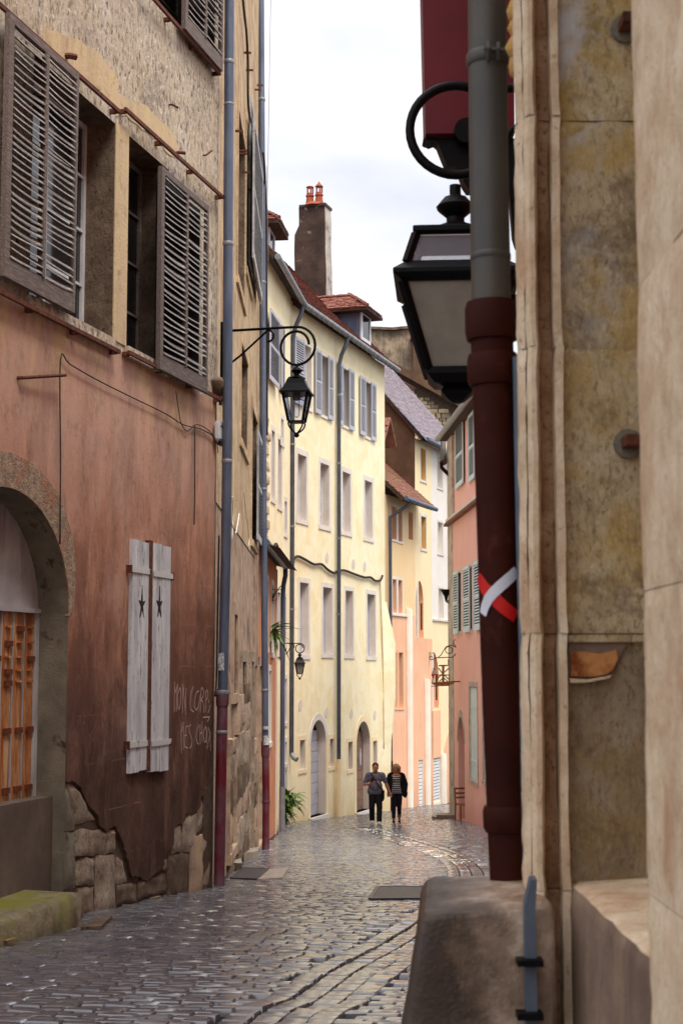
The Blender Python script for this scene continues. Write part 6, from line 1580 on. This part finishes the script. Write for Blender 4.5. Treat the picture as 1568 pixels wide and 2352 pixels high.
def bracket_lamp(name, W, ub, vb, length, k, label, bulb, pane_m, rad):
    s, z = W.sz(ub, vb, .02); base = W.w(s, 0, z); o = thing(name, base, label, 'street lamp', W.phi)
    MB().sbox(-.03, .03, -.02, .03, -.62 * k, .12 * k).build('wall_plate', 'black_iron', o)
    Rr = rad; x1 = length
    arm = [(0, -.0, 0), (0, -(x1 - .02), 0)]
    arc = [(0, -(x1 + Rr * .98 * math.sin(R(t)) * (1 - .0 * t)), -Rr * 1.0 + Rr * math.cos(R(t))) for t in range(0, 181, 15)]
    inner = []
    for i in range(1, 20):
        t = 180 + i * 14; rr = Rr * (1 - i / 55); inner.append((0, -(x1 + rr * .98 * math.sin(R(t))), -Rr + rr * math.cos(R(t))))
    MB().tube(arm + arc + inner, .018 * k, 8).build('arm', 'black_iron', o, 'all')
    st = [(0, -.0, -.52 * k), (0, -.25 * k, -.34 * k), (0, -x1 * .62, -.035 * k)]
    sc = [(0, -(x1 * .62 + .07 * k * math.sin(R(t))), -.1 * k + .075 * k * math.cos(R(t))) for t in range(-10, 215, 25)]
    MB().tube(st[:2] + sc, .015 * k, 8).build('brace', 'black_iron', o, 'all')
    c = (0, -x1, -2 * Rr + .01)
    lantern(o, c, k, None, 0.12, False, pane_m, bulb)
    return o
bracket_lamp('wall_lantern', L1, 515, 760, .95, .93, 'black iron wall lantern on a scrolled bracket at the left blue downpipe', True, 'clear', .235)
bracket_lamp('wall_lantern', LM, 646, 1478, .50, .72, 'smaller black wall lantern with milky panes in front of the yellow house', False, 'frost', .125)
def near_lamp():
    y = 5.8; k = .00165 / .00165; c = at_y(1045, 425, y); wall_x = 1.62
    o = thing('wall_lantern', (wall_x, y, c.z + .35), 'large black two-tier lantern on a ring bracket, half hidden by the near downpipe', 'street lamp'); b = o.location
    rc = at_y(1047, 298, y); rr = abs(at_y(1047 - 106, 298, y).x - rc.x)
    ring = [Vector((rc.x + rr * math.cos(R(t)), y, rc.z + rr * math.sin(R(t)))) - b for t in range(70, 331, 10)]
    MB().tube(ring, .0185, 10).build('ring', 'black_iron', o, 'all')
    e = ring[0]; MB().tube([e, e + Vector((.12, 0, .0)), Vector((0, 0, e.z - .02))], .0185, 8).build('arm', 'black_iron', o, 'all')
    e2 = ring[-1]; MB().tube([e2, e2 + Vector((.06, 0, .09)), Vector((-.6, 0, e.z - .02))], .016, 8).build('brace', 'black_iron', o, 'all')
    MB().box(-.03, .03, -.05, .05, -.5, .6).build('wall_plate', 'black_iron', o)
    lantern(o, tuple(c - b), 1.0, None, R(-4), True, 'frost')
    # the toothed ladder-rest bracket seen beside the pipe
    q = at_y(1176, 690, y) - b
    m = MB(); m.box(q.x - .05, 0, -.02, .02, q.z - .03, q.z + .02)
    for i in range(6): m.box(q.x - .03 + i * .05, q.x - .01 + i * .05, -.02, .02, q.z + .02, q.z + .05)
    m.bar(q + Vector((-.03, 0, -.03)), q + Vector((.3, 0, -.3)), .03); m.build('ladder_rest', 'black_iron', o)
near_lamp()
def red_sign():
    y = 6.35; a = at_y(968, 322, y); bx = at_y(1176, 322, y).x
    o = thing('hanging_sign', (bx + 1.0, y, a.z), 'tall burgundy hanging sign high behind the near downpipe', 'sign'); b = o.location
    x0 = a.x - b.x; x1 = bx - b.x
    MB().add([(x0 - .012, -.09, 1.4), (x1, -.09, 1.4), (x1, -.09, .0), (x0 + .012, -.09, .0), (x0 - .012, .09, 1.4), (x1, .09, 1.4), (x1, .09, 0), (x0 + .012, .09, 0)],
             [(3, 2, 1, 0), (4, 5, 6, 7), (0, 1, 5, 4), (1, 2, 6, 5), (2, 3, 7, 6), (3, 0, 4, 7)]).build('panel', 'burgundy', o)
    W = Wall(b.x, b.y, 0, b.z)
    pts = [W.sz(u, v) for u, v in ((970, 326), (985, 333), (996, 329), (1003, 335), (1012, 358), (1022, 382), (1034, 390), (1046, 389), (1054, 402), (1062, 425), (1072, 440), (1150, 440), (1178, 470), (1180, 326))]
    MB().plate(pts, -.05, .05).build('scalloped_bracket', 'black_iron', o)
    cx, cz = W.sz(1068, 318); MB().plate([(cx + .055 * math.cos(math.tau * k / 16), cz + .055 * math.sin(math.tau * k / 16)) for k in range(16)], -.11, .11).build('round_boss', 'black_iron', o)
    pts = [W.sz(u, v) for u, v in ((1168, 440), (1192, 440), (1192, 560), (1184, 570), (1176, 545))]; MB().plate(pts, -.03, .03).build('lower_stay', 'black_iron', o)
    MB().box(x1, .75, -.03, .03, .5, .56).build('support_arm', 'black_iron', o); MB().box(x1, .65, -.03, .03, -.12, -.06).build('support_arm', 'black_iron', o)
red_sign()

# ================================================================== CRAFTSMAN SIGN ON THE ROSE HOUSE
def tanner_sign():
    y = 43.0; W = Wall(*(at_y(990, 1560, y).xy), 0, at_y(990, 1560, y).z)
    o = wthing('hanging_shop_sign', W, 'wrought iron sign with a cut-out workman turning a wooden press, beside the rose house', 'sign')
    zx = lambda x, y_: W.sz(964.6 + .10985 * x, 1406.7 + .10985 * y_)
    def tb(pts, r, m, nm): return MB().tube([(p[0], 0, p[1]) for p in [zx(*q) for q in pts]], r, 6).build(nm, m, o, 'all')
    def pl(pts, m, nm, t=.025, d=0): return MB().plate([zx(*q) for q in pts], d - t, d + t).build(nm, m, o)
    tb([(745, 860), (720, 900), (670, 940), (560, 942), (380, 950), (300, 955), (270, 985), (230, 995), (200, 970), (195, 930), (225, 915), (250, 935), (240, 960)], .014, 'rust', 'iron_arm')
    tb([(370, 945), (430, 900), (490, 800), (540, 720), (620, 690), (680, 690), (740, 730), (755, 720)], .013, 'rust', 'iron_scroll')
    tb([(600 + 75 * math.cos(k * .55), 790 + 72 * math.sin(k * .55)) for k in range(13)], .012, 'black_iron', 'iron_ring')
    tb([(750, 730), (700, 650), (700, 590), (740, 570)], .012, 'black_iron', 'iron_scroll'); tb([(590, 985), (592, 1060), (585, 1110), (500, 1110), (400, 1115)], .02, 'sign_wood', 'hook')
    pl([(230, 1475), (330, 1460), (640, 1440), (735, 1455), (690, 1495), (610, 1525), (330, 1530), (265, 1510)], 'sign_wood', 'platform', .06)
    pl([(455, 1120), (505, 1120), (500, 1300), (505, 1450), (455, 1450), (462, 1300)], 'sign_wood', 'press_post', .04)
    pl([(385, 1105), (590, 1100), (590, 1120), (510, 1130), (450, 1130), (385, 1125)], 'sign_wood', 'press_head', .03)
    for a, b in (((385, 1170), (470, 1280)), ((500, 1260), (610, 1160)), ((365, 1380), (465, 1290)), ((505, 1310), (590, 1400)), ((350, 1315), (620, 1310)), ((360, 1320), (355, 1450)), ((612, 1315), (615, 1440)), ((400, 1450), (480, 1370)), ((575, 1445), (495, 1375))):
        p, q = zx(*a), zx(*b); MB().bar((p[0], 0, p[1]), (q[0], 0, q[1]), .022, .03).build('press_spoke', 'sign_wood', o)
    pl([(238, 1300), (245, 1250), (270, 1205), (310, 1205), (330, 1230), (375, 1160), (390, 1165), (345, 1245), (325, 1280), (310, 1300)], 'peel', 'cutout_shirt', .02)
    pl([(235, 1300), (355, 1280), (350, 1305), (290, 1320), (285, 1345), (255, 1345), (235, 1330)], 'paint_red', 'cutout_breeches', .021)
    pl([(255, 1345), (290, 1345), (275, 1390), (268, 1470), (245, 1475), (252, 1400)], 'door_iron', 'cutout_leg', .02)
    c = zx(292, 1185); MB().plate([(c[0] + .03 * math.cos(k * .628), c[1] + .036 * math.sin(k * .628)) for k in range(10)], -.02, .02).build('cutout_head', 'skin', o)
    tb([(235, 1547), (420, 1538), (610, 1530)], .012, 'rust', 'lower_rod')
    p = zx(640, 1450); MB().bar((p[0], 0, p[1]), (p[0] + .35, .5, p[1]), .03).build('wall_stay', 'black_iron', o)
tanner_sign()

# ================================================================== PLANTS
def leaf_mesh(L, w, bend, m):
    mb = MB(); n = 5
    for i in range(n + 1):
        t = i / n; ww = w * math.sin(math.pi * (.12 + .86 * t)) ** .8; x = L * t; z = -bend * L * t * t
        mb.v += [(x, -ww / 2, z + .0), (x, 0, z - ww * .15), (x, ww / 2, z)]
    for i in range(n): b = i * 3; mb.f += [(b, b + 1, b + 4, b + 3), (b + 1, b + 2, b + 5, b + 4)]
    me = mb.mesh('leaf'); me.materials.append(MT[m]); return me
def plant(name, base, label, n, hgt, Lr, w, m, bend=.5, lean=(0, 0), stems=3):
    o = thing(name, base, label, 'plant'); rg = random.Random(n); ms = [leaf_mesh(1, w / .22, b, m) for b in (bend * .4, bend, bend * 1.5)]
    tops = []
    for s in range(stems):
        a = rg.uniform(0, 6.28); t = Vector((math.cos(a) * hgt * .25 + lean[0], math.sin(a) * hgt * .25 + lean[1], hgt * rg.uniform(.55, 1)))
        MB().tube([(0, 0, 0), t * .5 + Vector((0, 0, .05)), t], .014, 6).build('stem', 'leaf', o); tops.append(t)
    for i in range(n):
        t = rg.choice(tops) * rg.uniform(.25, 1); L = rg.uniform(*Lr)
        q = bpy.data.objects.new('leaf', rg.choice(ms)); COL.objects.link(q); q.parent = o; q.location = t; q.scale = (L, L, L); q.rotation_euler = (rg.uniform(-.4, .4), rg.uniform(-1.1, .25), rg.uniform(0, 6.28))
    return o
plant('leafy_plant', G(636, 1892) + Vector((.08, -.3, 0)), 'bright green leafy shrub at the foot of the low orange house', 240, 1.25, (.22, .46), .06, 'leaf', .6, (.22, -.1), 12)
def pot_plant(u, v, y, nm, label, m, n, Lr, bend, h):
    b = at_y(u, v, y); return plant(nm, b, label, n, h, Lr, .045, m, bend, (.12, 0), 4)
pot_plant(618, 1470, 36.0, 'hanging_plant', 'green strap-leaved plant spilling from a window behind the second downpipe', 'leaf', 26, (.25, .5), .9, .45)
pot_plant(618, 1395, 36.2, 'hanging_plant', 'burgundy leaved plant at the window of the low orange house', 'leaf_red', 30, (.12, .24), .4, .6)
plant('leafy_plant', G(660, 1868), 'wispy green weed growing at the foot of the yellow wall', 20, .45, (.06, .14), .05, 'leaf', .4, (0, 0), 5)

# ================================================================== GRATES, KERBS, LEAF
def on_ground_slab(name, pts, h, m, label, cat):
    P_ = [G(u, v) for u, v in pts]; c = sum(P_, Vector()) / len(P_); o = thing(name, c, label, cat); mb = MB(); n = len(P_)
    mb.v = [tuple(p - c + Vector((0, 0, h))) for p in P_] + [tuple(p - c - Vector((0, 0, .1))) for p in P_]
    mb.f = [tuple(range(n))] + [(i, (i + 1) % n, n + (i + 1) % n, n + i)[::-1] for i in range(n)]
    return o, mb, c, P_
def grate(pts, label, nx, ny):
    o, mb, c, P_ = on_ground_slab('drain_grate', pts, -.012, 'dark', label, 'drain grate'); mb.build('pit', 'dark', o)
    a, b, d, e = [p - c + Vector((0, 0, .006)) for p in P_]     # near-left, near-right, far-right, far-left
    fr = MB()
    for p, q in ((a, b), (b, d), (d, e), (e, a)): fr.bar(p, q, .05, .03)
    fr.build('frame', 'grate', o)
    bars = MB()
    for i in range(1, nx):
        t = i / nx; bars.bar(a.lerp(b, t), e.lerp(d, t), .014, .02)
    for i in range(1, ny):
        t = i / ny; bars.bar(a.lerp(e, t), b.lerp(d, t), .02, .016)
    tag(bars.build('bars', 'grate', o), kind='stuff')
grate([(850, 2068), (1075, 2066), (1075, 2040), (868, 2040)], 'long dark iron drain grate across the gutter in mid street', 60, 5)
grate([(533, 2020), (590, 2022), (616, 1999), (558, 1996)], 'small iron drain grate by the wall at the foot of the left downpipe', 26, 4)
for pts, h, m, label in (([(520, 1998), (556, 2000), (552, 1982), (522, 1980)], .1, 'kerb', 'pale kerb slab against the brown house beside the small grate'),
                         ([(560, 1978), (592, 1972), (594, 1962), (566, 1966)], .12, 'kerb', 'pale stone block at the base of the brown house near the second downpipe'),
                         ([(590, 2024), (648, 2020), (664, 1996), (618, 2000)], .02, 'kerb', 'flat stone slab laid beside the small drain grate'),
                         ([(185, 2138), (232, 2136), (258, 2112), (225, 2116)], .03, 'rubble_dark', 'rough cement lump on the cobbles below the pink house'),
                         ([(120, 2128), (165, 2122), (190, 2108), (150, 2112)], .03, 'black_iron', 'black iron boot scraper bar by the mossy step')):
    o, mb, c, P_ = on_ground_slab('paving_slab', pts, h, m, label, 'slab'); mb.build('slab', m, o)
def fallen_leaf():
    p = G(32, 2172); o = leaf_mesh(.2, .06, -.1, 'dead_leaf'); q = tag(link('fallen_leaf', o), 'dry yellow leaf lying on the wet cobbles at the left edge', 'leaf'); q.location = p + Vector((-.15, 0, .03)); q.rotation_euler = (0.1, -.1, -.2)
fallen_leaf()
for pa, pb, label in (((622, -30), (612, 560), 'thin wire running down across the sky beside the second downpipe'), ((612, 380), (616, 600), 'second thin wire beside the brown house against the sky')):
    tag(MB().tube([at_y(*pa, 27.), at_y(*pb, 33.)], .006, 5).build('overhead_wire', 'pale_cable'), label, 'wire')

# ================================================================== PEOPLE
def capsule(mb, a, b, ra, rb, n=12):
    a = Vector(a); b = Vector(b); t = (b - a).normalized() if (b - a).length > 1e-5 else Vector((0, 0, 1))
    pts = []; rs = []
    for k in range(5): an = math.pi / 2 * (1 - k / 4); pts.append(a - t * ra * math.sin(an)); rs.append(max(.001, ra * math.cos(an)))
    for k in range(1, 6): an = math.pi / 2 * k / 5 if k else 0; pts.append(b + t * rb * math.sin(an)); rs.append(max(.001, rb * math.cos(an)))
    pts.insert(5, b); rs.insert(5, rb)
    mb.tube(pts, rs, n)
def ell(mb, c, rx, ry, rz, n=14, m=10):
    mb.v += []; o = len(mb.v)
    for j in range(m + 1):
        p = math.pi * j / m; 
        for i in range(n): a = math.tau * i / n; mb.v.append((c[0] + rx * max(.02, math.sin(p)) * math.cos(a), c[1] + ry * max(.02, math.sin(p)) * math.sin(a), c[2] - rz * math.cos(p)))
    for j in range(m):
        for i in range(n): mb.f.append((o + j * n + i, o + j * n + (i + 1) % n, o + (j + 1) * n + (i + 1) % n, o + (j + 1) * n + i))
    mb.f.append(tuple(o + i for i in reversed(range(n)))); mb.f.append(tuple(o + m * n + i for i in range(n)))
def fuse(mb, name, m, parent, vox=.011, it=6):
    """overlapping volumes merged into one continuous skin"""
    me = mb.mesh(name); o = bpy.data.objects.new('tmp', me); COL.objects.link(o)
    r = o.modifiers.new('r', 'REMESH'); r.mode = 'VOXEL'; r.voxel_size = vox
    s = o.modifiers.new('s', 'SMOOTH'); s.iterations = it; s.factor = .5
    dg = bpy.context.evaluated_depsgraph_get(); dg.update(); ev = o.evaluated_get(dg); out = bpy.data.meshes.new_from_object(ev)
    bpy.data.objects.remove(o); out.name = name; out.materials.clear(); out.materials.append(MT[m])
    return link(name, out, parent, 'all')
def hand(mb, w, d, side, curl=.6):
    """palm from wrist w along d with four unequal fingers and a thumb"""
    w = Vector(w); d = Vector(d).normalized(); up = Vector((0, -1, 0)); lat = d.cross(up).normalized()
    k = w + d * .075; capsule(mb, w + d * .02, k, .026, .034)
    for i, L in enumerate((.062, .074, .07, .052)):
        b = k + lat * (i - 1.5) * .0185; m_ = b + d * L * .55; e = m_ + (d * math.cos(curl) + up * math.sin(curl)) * L * .55
        capsule(mb, b, m_, .0098, .009, 8); capsule(mb, m_, e, .009, .0075, 8)
    t0 = w + d * .03 + lat * side * .03; t1 = t0 + (d * .7 + lat * side * .6 + up * .3).normalized() * .04; capsule(mb, t0, t1, .012, .01, 8); capsule(mb, t1, t1 + (d + up * .4).normalized() * .03, .01, .008, 8)
def head(mb, c, tilt, s=1.):
    """skull, jaw, nose, ears; tilt bends the face down"""
    M = Matrix.Rotation(tilt, 3, 'X'); c = Vector(c)
    t = MB(); ell(t, (0, .01, .03), .077, .095, .1); ell(t, (0, -.025, -.045), .058, .066, .075); capsule(t, (0, -.088, .01), (0, -.104, -.022), .011, .016, 8); ell(t, (0, -.08, -.062), .026, .014, .012)
    for sx in (-1, 1): ell(t, (sx * .079, .012, -.005), .011, .02, .032, 8, 6); ell(t, (sx * .03, -.078, .022), .02, .012, .008, 8, 6)
    mb.add([c + M @ Vector(p) * s for p in t.v], t.f); return M
def face_bits(o, c, M, s=1.):
    m = MB()
    for sx in (-1, 1): q = Vector(c) + M @ Vector((sx * .031, -.087, .014)) * s; ell(m, q, .010, .006, .006, 8, 6)
    m.build('eyes', 'hair_dark', o)
    q = Vector(c) + M @ Vector((0, -.093, -.06)) * s; m = MB(); ell(m, q, .022, .004, .005, 8, 6); m.build('mouth', 'rust', o)
def leg_pts(x, yk, ya, za, lean=0): return (x * .085, 0, .83), (x * .095 + lean, yk, .46), (x * .09 + lean, ya, za)
def man(base):
    o = thing('person', base, 'man in a grey-blue polo and black trousers, white sneakers, looking down at his phone', 'person')
    L = [(-.085, .01, .84), (-.10, -.04, .45), (-.09, .10, .10)]; Rr = [(.085, 0, .84), (.11, -.10, .46), (.10, -.16, .09)]
    b = MB()
    for q in (L, Rr): capsule(b, q[0], q[1], .085, .058); capsule(b, q[1], q[2], .055, .04)
    ell(b, (0, 0, .9), .17, .12, .13); ell(b, (0, -.02, 1.08), .175, .14, .2); ell(b, (0, 0, 1.28), .19, .115, .14); capsule(b, (0, .0, 1.36), (0, -.03, 1.46), .062, .055)
    M = head(b, (0, -.07, 1.535), R(28))
    # right hand (image left) raised with phone; left arm (image right) down and out to hold hands
    sh1, el1, wr1 = (-.21, 0, 1.35), (-.30, .02, 1.08), (-.17, -.22, 1.12); sh2, el2, wr2 = (.21, 0, 1.35), (.31, .03, 1.09), (.40, -.03, .87)
    capsule(b, sh1, el1, .062, .046); capsule(b, el1, wr1, .045, .032); capsule(b, sh2, el2, .062, .046); capsule(b, el2, wr2, .045, .032)
    hand(b, wr1, (.6, -.5, .25), 1, 1.0); hand(b, wr2, (.25, -.1, -1), -1, .8)
    fuse(b, 'body', 'skin', o, .008); face_bits(o, (0, -.07, 1.535), M)
    t = MB(); ell(t, (0, -.02, 1.04), .2, .165, .19); ell(t, (0, .0, 1.24), .205, .14, .16); capsule(t, (-.17, 0, 1.34), (.17, 0, 1.34), .085, .085); capsule(t, (0, 0, 1.36), (0, -.01, 1.42), .085, .075)
    capsule(t, (-.2, 0, 1.34), (-.27, .01, 1.16), .08, .07); capsule(t, (.2, 0, 1.34), (.275, .02, 1.17), .08, .07); capsule(t, (-.1, -.01, .9), (.1, -.01, .9), .13, .13)
    fuse(t, 'polo_shirt', 'polo', o, .012)
    t = MB(); capsule(t, (-.085, 0, .88), (.085, 0, .88), .125, .125)
    for q in (L, Rr): capsule(t, q[0], q[1], .108, .085); capsule(t, q[1], Vector(q[2]) + Vector((0, 0, .02)), .082, .075)
    ell(t, (.2, -.02, .72), .05, .08, .1); fuse(t, 'trousers', 'trousers', o, .012)
    for q in (L, Rr):
        t = MB(); capsule(t, (q[2][0], q[2][1] + .04, .05), (q[2][0], q[2][1] - .14, .04), .05, .042); capsule(t, (q[2][0], q[2][1] + .03, .04), (q[2][0], q[2][1] + .02, .1), .05, .045); fuse(t, 'shoe', 'shoe_white', o, .01, 3)
    t = MB(); ell(t, (0, -.05, 1.605), .093, .118, .09); ell(t, (0, .02, 1.56), .085, .08, .1); h = fuse(t, 'hair', 'hair_dark', o, .009, 2)
    h.location = (0, .012, .0)
    t = MB(); t.tube([(-.13, -.09, 1.41), (-.06, -.155, 1.3), (.06, -.2, 1.1), (.16, -.19, .98), (.21, -.1, .9)], .014, 6); t.build('bag_strap', 'cardigan', o)
    t = MB().box(.17, .25, -.14, .04, .70, .92); t.build('small_bag', 'cardigan', o)
    t = MB().box(-.13, -.06, -.31, -.3, 1.15, 1.29); ph = t.build('phone', 'phone', o)
    return o
def woman(base):
    o = thing('person', base, 'blond woman in a black cardigan over a striped top, dark jeans', 'person')
    L = [(-.08, 0, .83), (-.075, -.06, .46), (-.075, -.02, .09)]; Rr = [(.08, 0, .83), (.08, -.03, .46), (.085, .06, .10)]
    b = MB()
    for q in (L, Rr): capsule(b, q[0], q[1], .085, .056); capsule(b, q[1], q[2], .054, .036)
    ell(b, (0, 0, .88), .165, .125, .13); ell(b, (0, 0, 1.06), .14, .115, .18); ell(b, (0, 0, 1.26), .165, .11, .14); capsule(b, (0, 0, 1.34), (-.01, -.02, 1.43), .05, .045)
    M = head(b, (-.015, -.045, 1.505), R(22), .95)
    sh1, el1, wr1 = (-.18, 0, 1.31), (-.26, .02, 1.06), (-.20, -.05, .86); sh2, el2, wr2 = (.18, 0, 1.31), (.27, .03, 1.07), (.25, -.04, .84)
    capsule(b, sh1, el1, .05, .04); capsule(b, el1, wr1, .04, .028); capsule(b, sh2, el2, .05, .04); capsule(b, el2, wr2, .04, .028)
    hand(b, wr1, (-.3, -.1, -1), 1, .8); hand(b, wr2, (.0, -.15, -1), -1, .5); fuse(b, 'body', 'skin', o, .008); face_bits(o, (-.015, -.045, 1.505), M, .95)
    t = MB(); ell(t, (0, -.015, 1.0), .165, .14, .17); capsule(t, (-.08, -.01, .9), (.08, -.01, .9), .13, .13); ell(t, (0, -.01, 1.2), .16, .13, .17); ell(t, (0, -.05, 1.22), .13, .11, .09); fuse(t, 'striped_top', 'stripes', o, .01)
    t = MB(); capsule(t, (-.08, 0, .86), (.08, 0, .86), .12, .12)
    for q in (L, Rr): capsule(t, q[0], q[1], .1, .07); capsule(t, q[1], Vector(q[2]) + Vector((0, 0, .07)), .068, .052)
    fuse(t, 'jeans', 'jeans', o, .012)
    t = MB(); capsule(t, (-.15, .02, 1.33), (.15, .02, 1.33), .075, .075)
    for sx, e, w in ((-1, el1, wr1), (1, el2, wr2)):
        capsule(t, (sx * .18, 0, 1.31), e, .075, .065); capsule(t, e, Vector(w) + Vector((0, 0, .03)), .064, .055); capsule(t, (sx * .15, .0, 1.25), (sx * .175, -.01, .86), .07, .085); capsule(t, (sx * .13, -.07, 1.25), (sx * .165, -.09, .9), .04, .05)
    capsule(t, (0, .08, 1.3), (0, .1, .9), .1, .12); ell(t, (.24, -.03, .82), .08, .09, .12); fuse(t, 'cardigan', 'cardigan', o, .012)
    for q in (L, Rr):
        t = MB(); capsule(t, (q[2][0], q[2][1] + .03, .04), (q[2][0], q[2][1] - .13, .035), .042, .036); fuse(t, 'shoe', 'shoe_dark', o, .009, 3)
        MB().box(q[2][0] - .036, q[2][0] + .036, q[2][1] - .165, q[2][1] + .065, .0, .018).build('sole', 'shoe_white', o)
    t = MB(); ell(t, (-.005, -.02, 1.56), .105, .125, .09); ell(t, (-.005, .03, 1.5), .1, .1, .12); ell(t, (.03, .02, 1.46), .095, .09, .1); capsule(t, (-.085, -.02, 1.53), (-.09, -.02, 1.43), .035, .03); capsule(t, (.085, -.045, 1.54), (.09, -.05, 1.42), .045, .035); capsule(t, (.03, -.1, 1.575), (.075, -.11, 1.5), .035, .03); fuse(t, 'hair', 'hair_blond', o, .01, 3)
    return o
gm_ = G(862, 1893); gw_ = G(910, 1891)
man(gm_); wo_ = woman(gw_)
print('objects', len(bpy.data.objects))
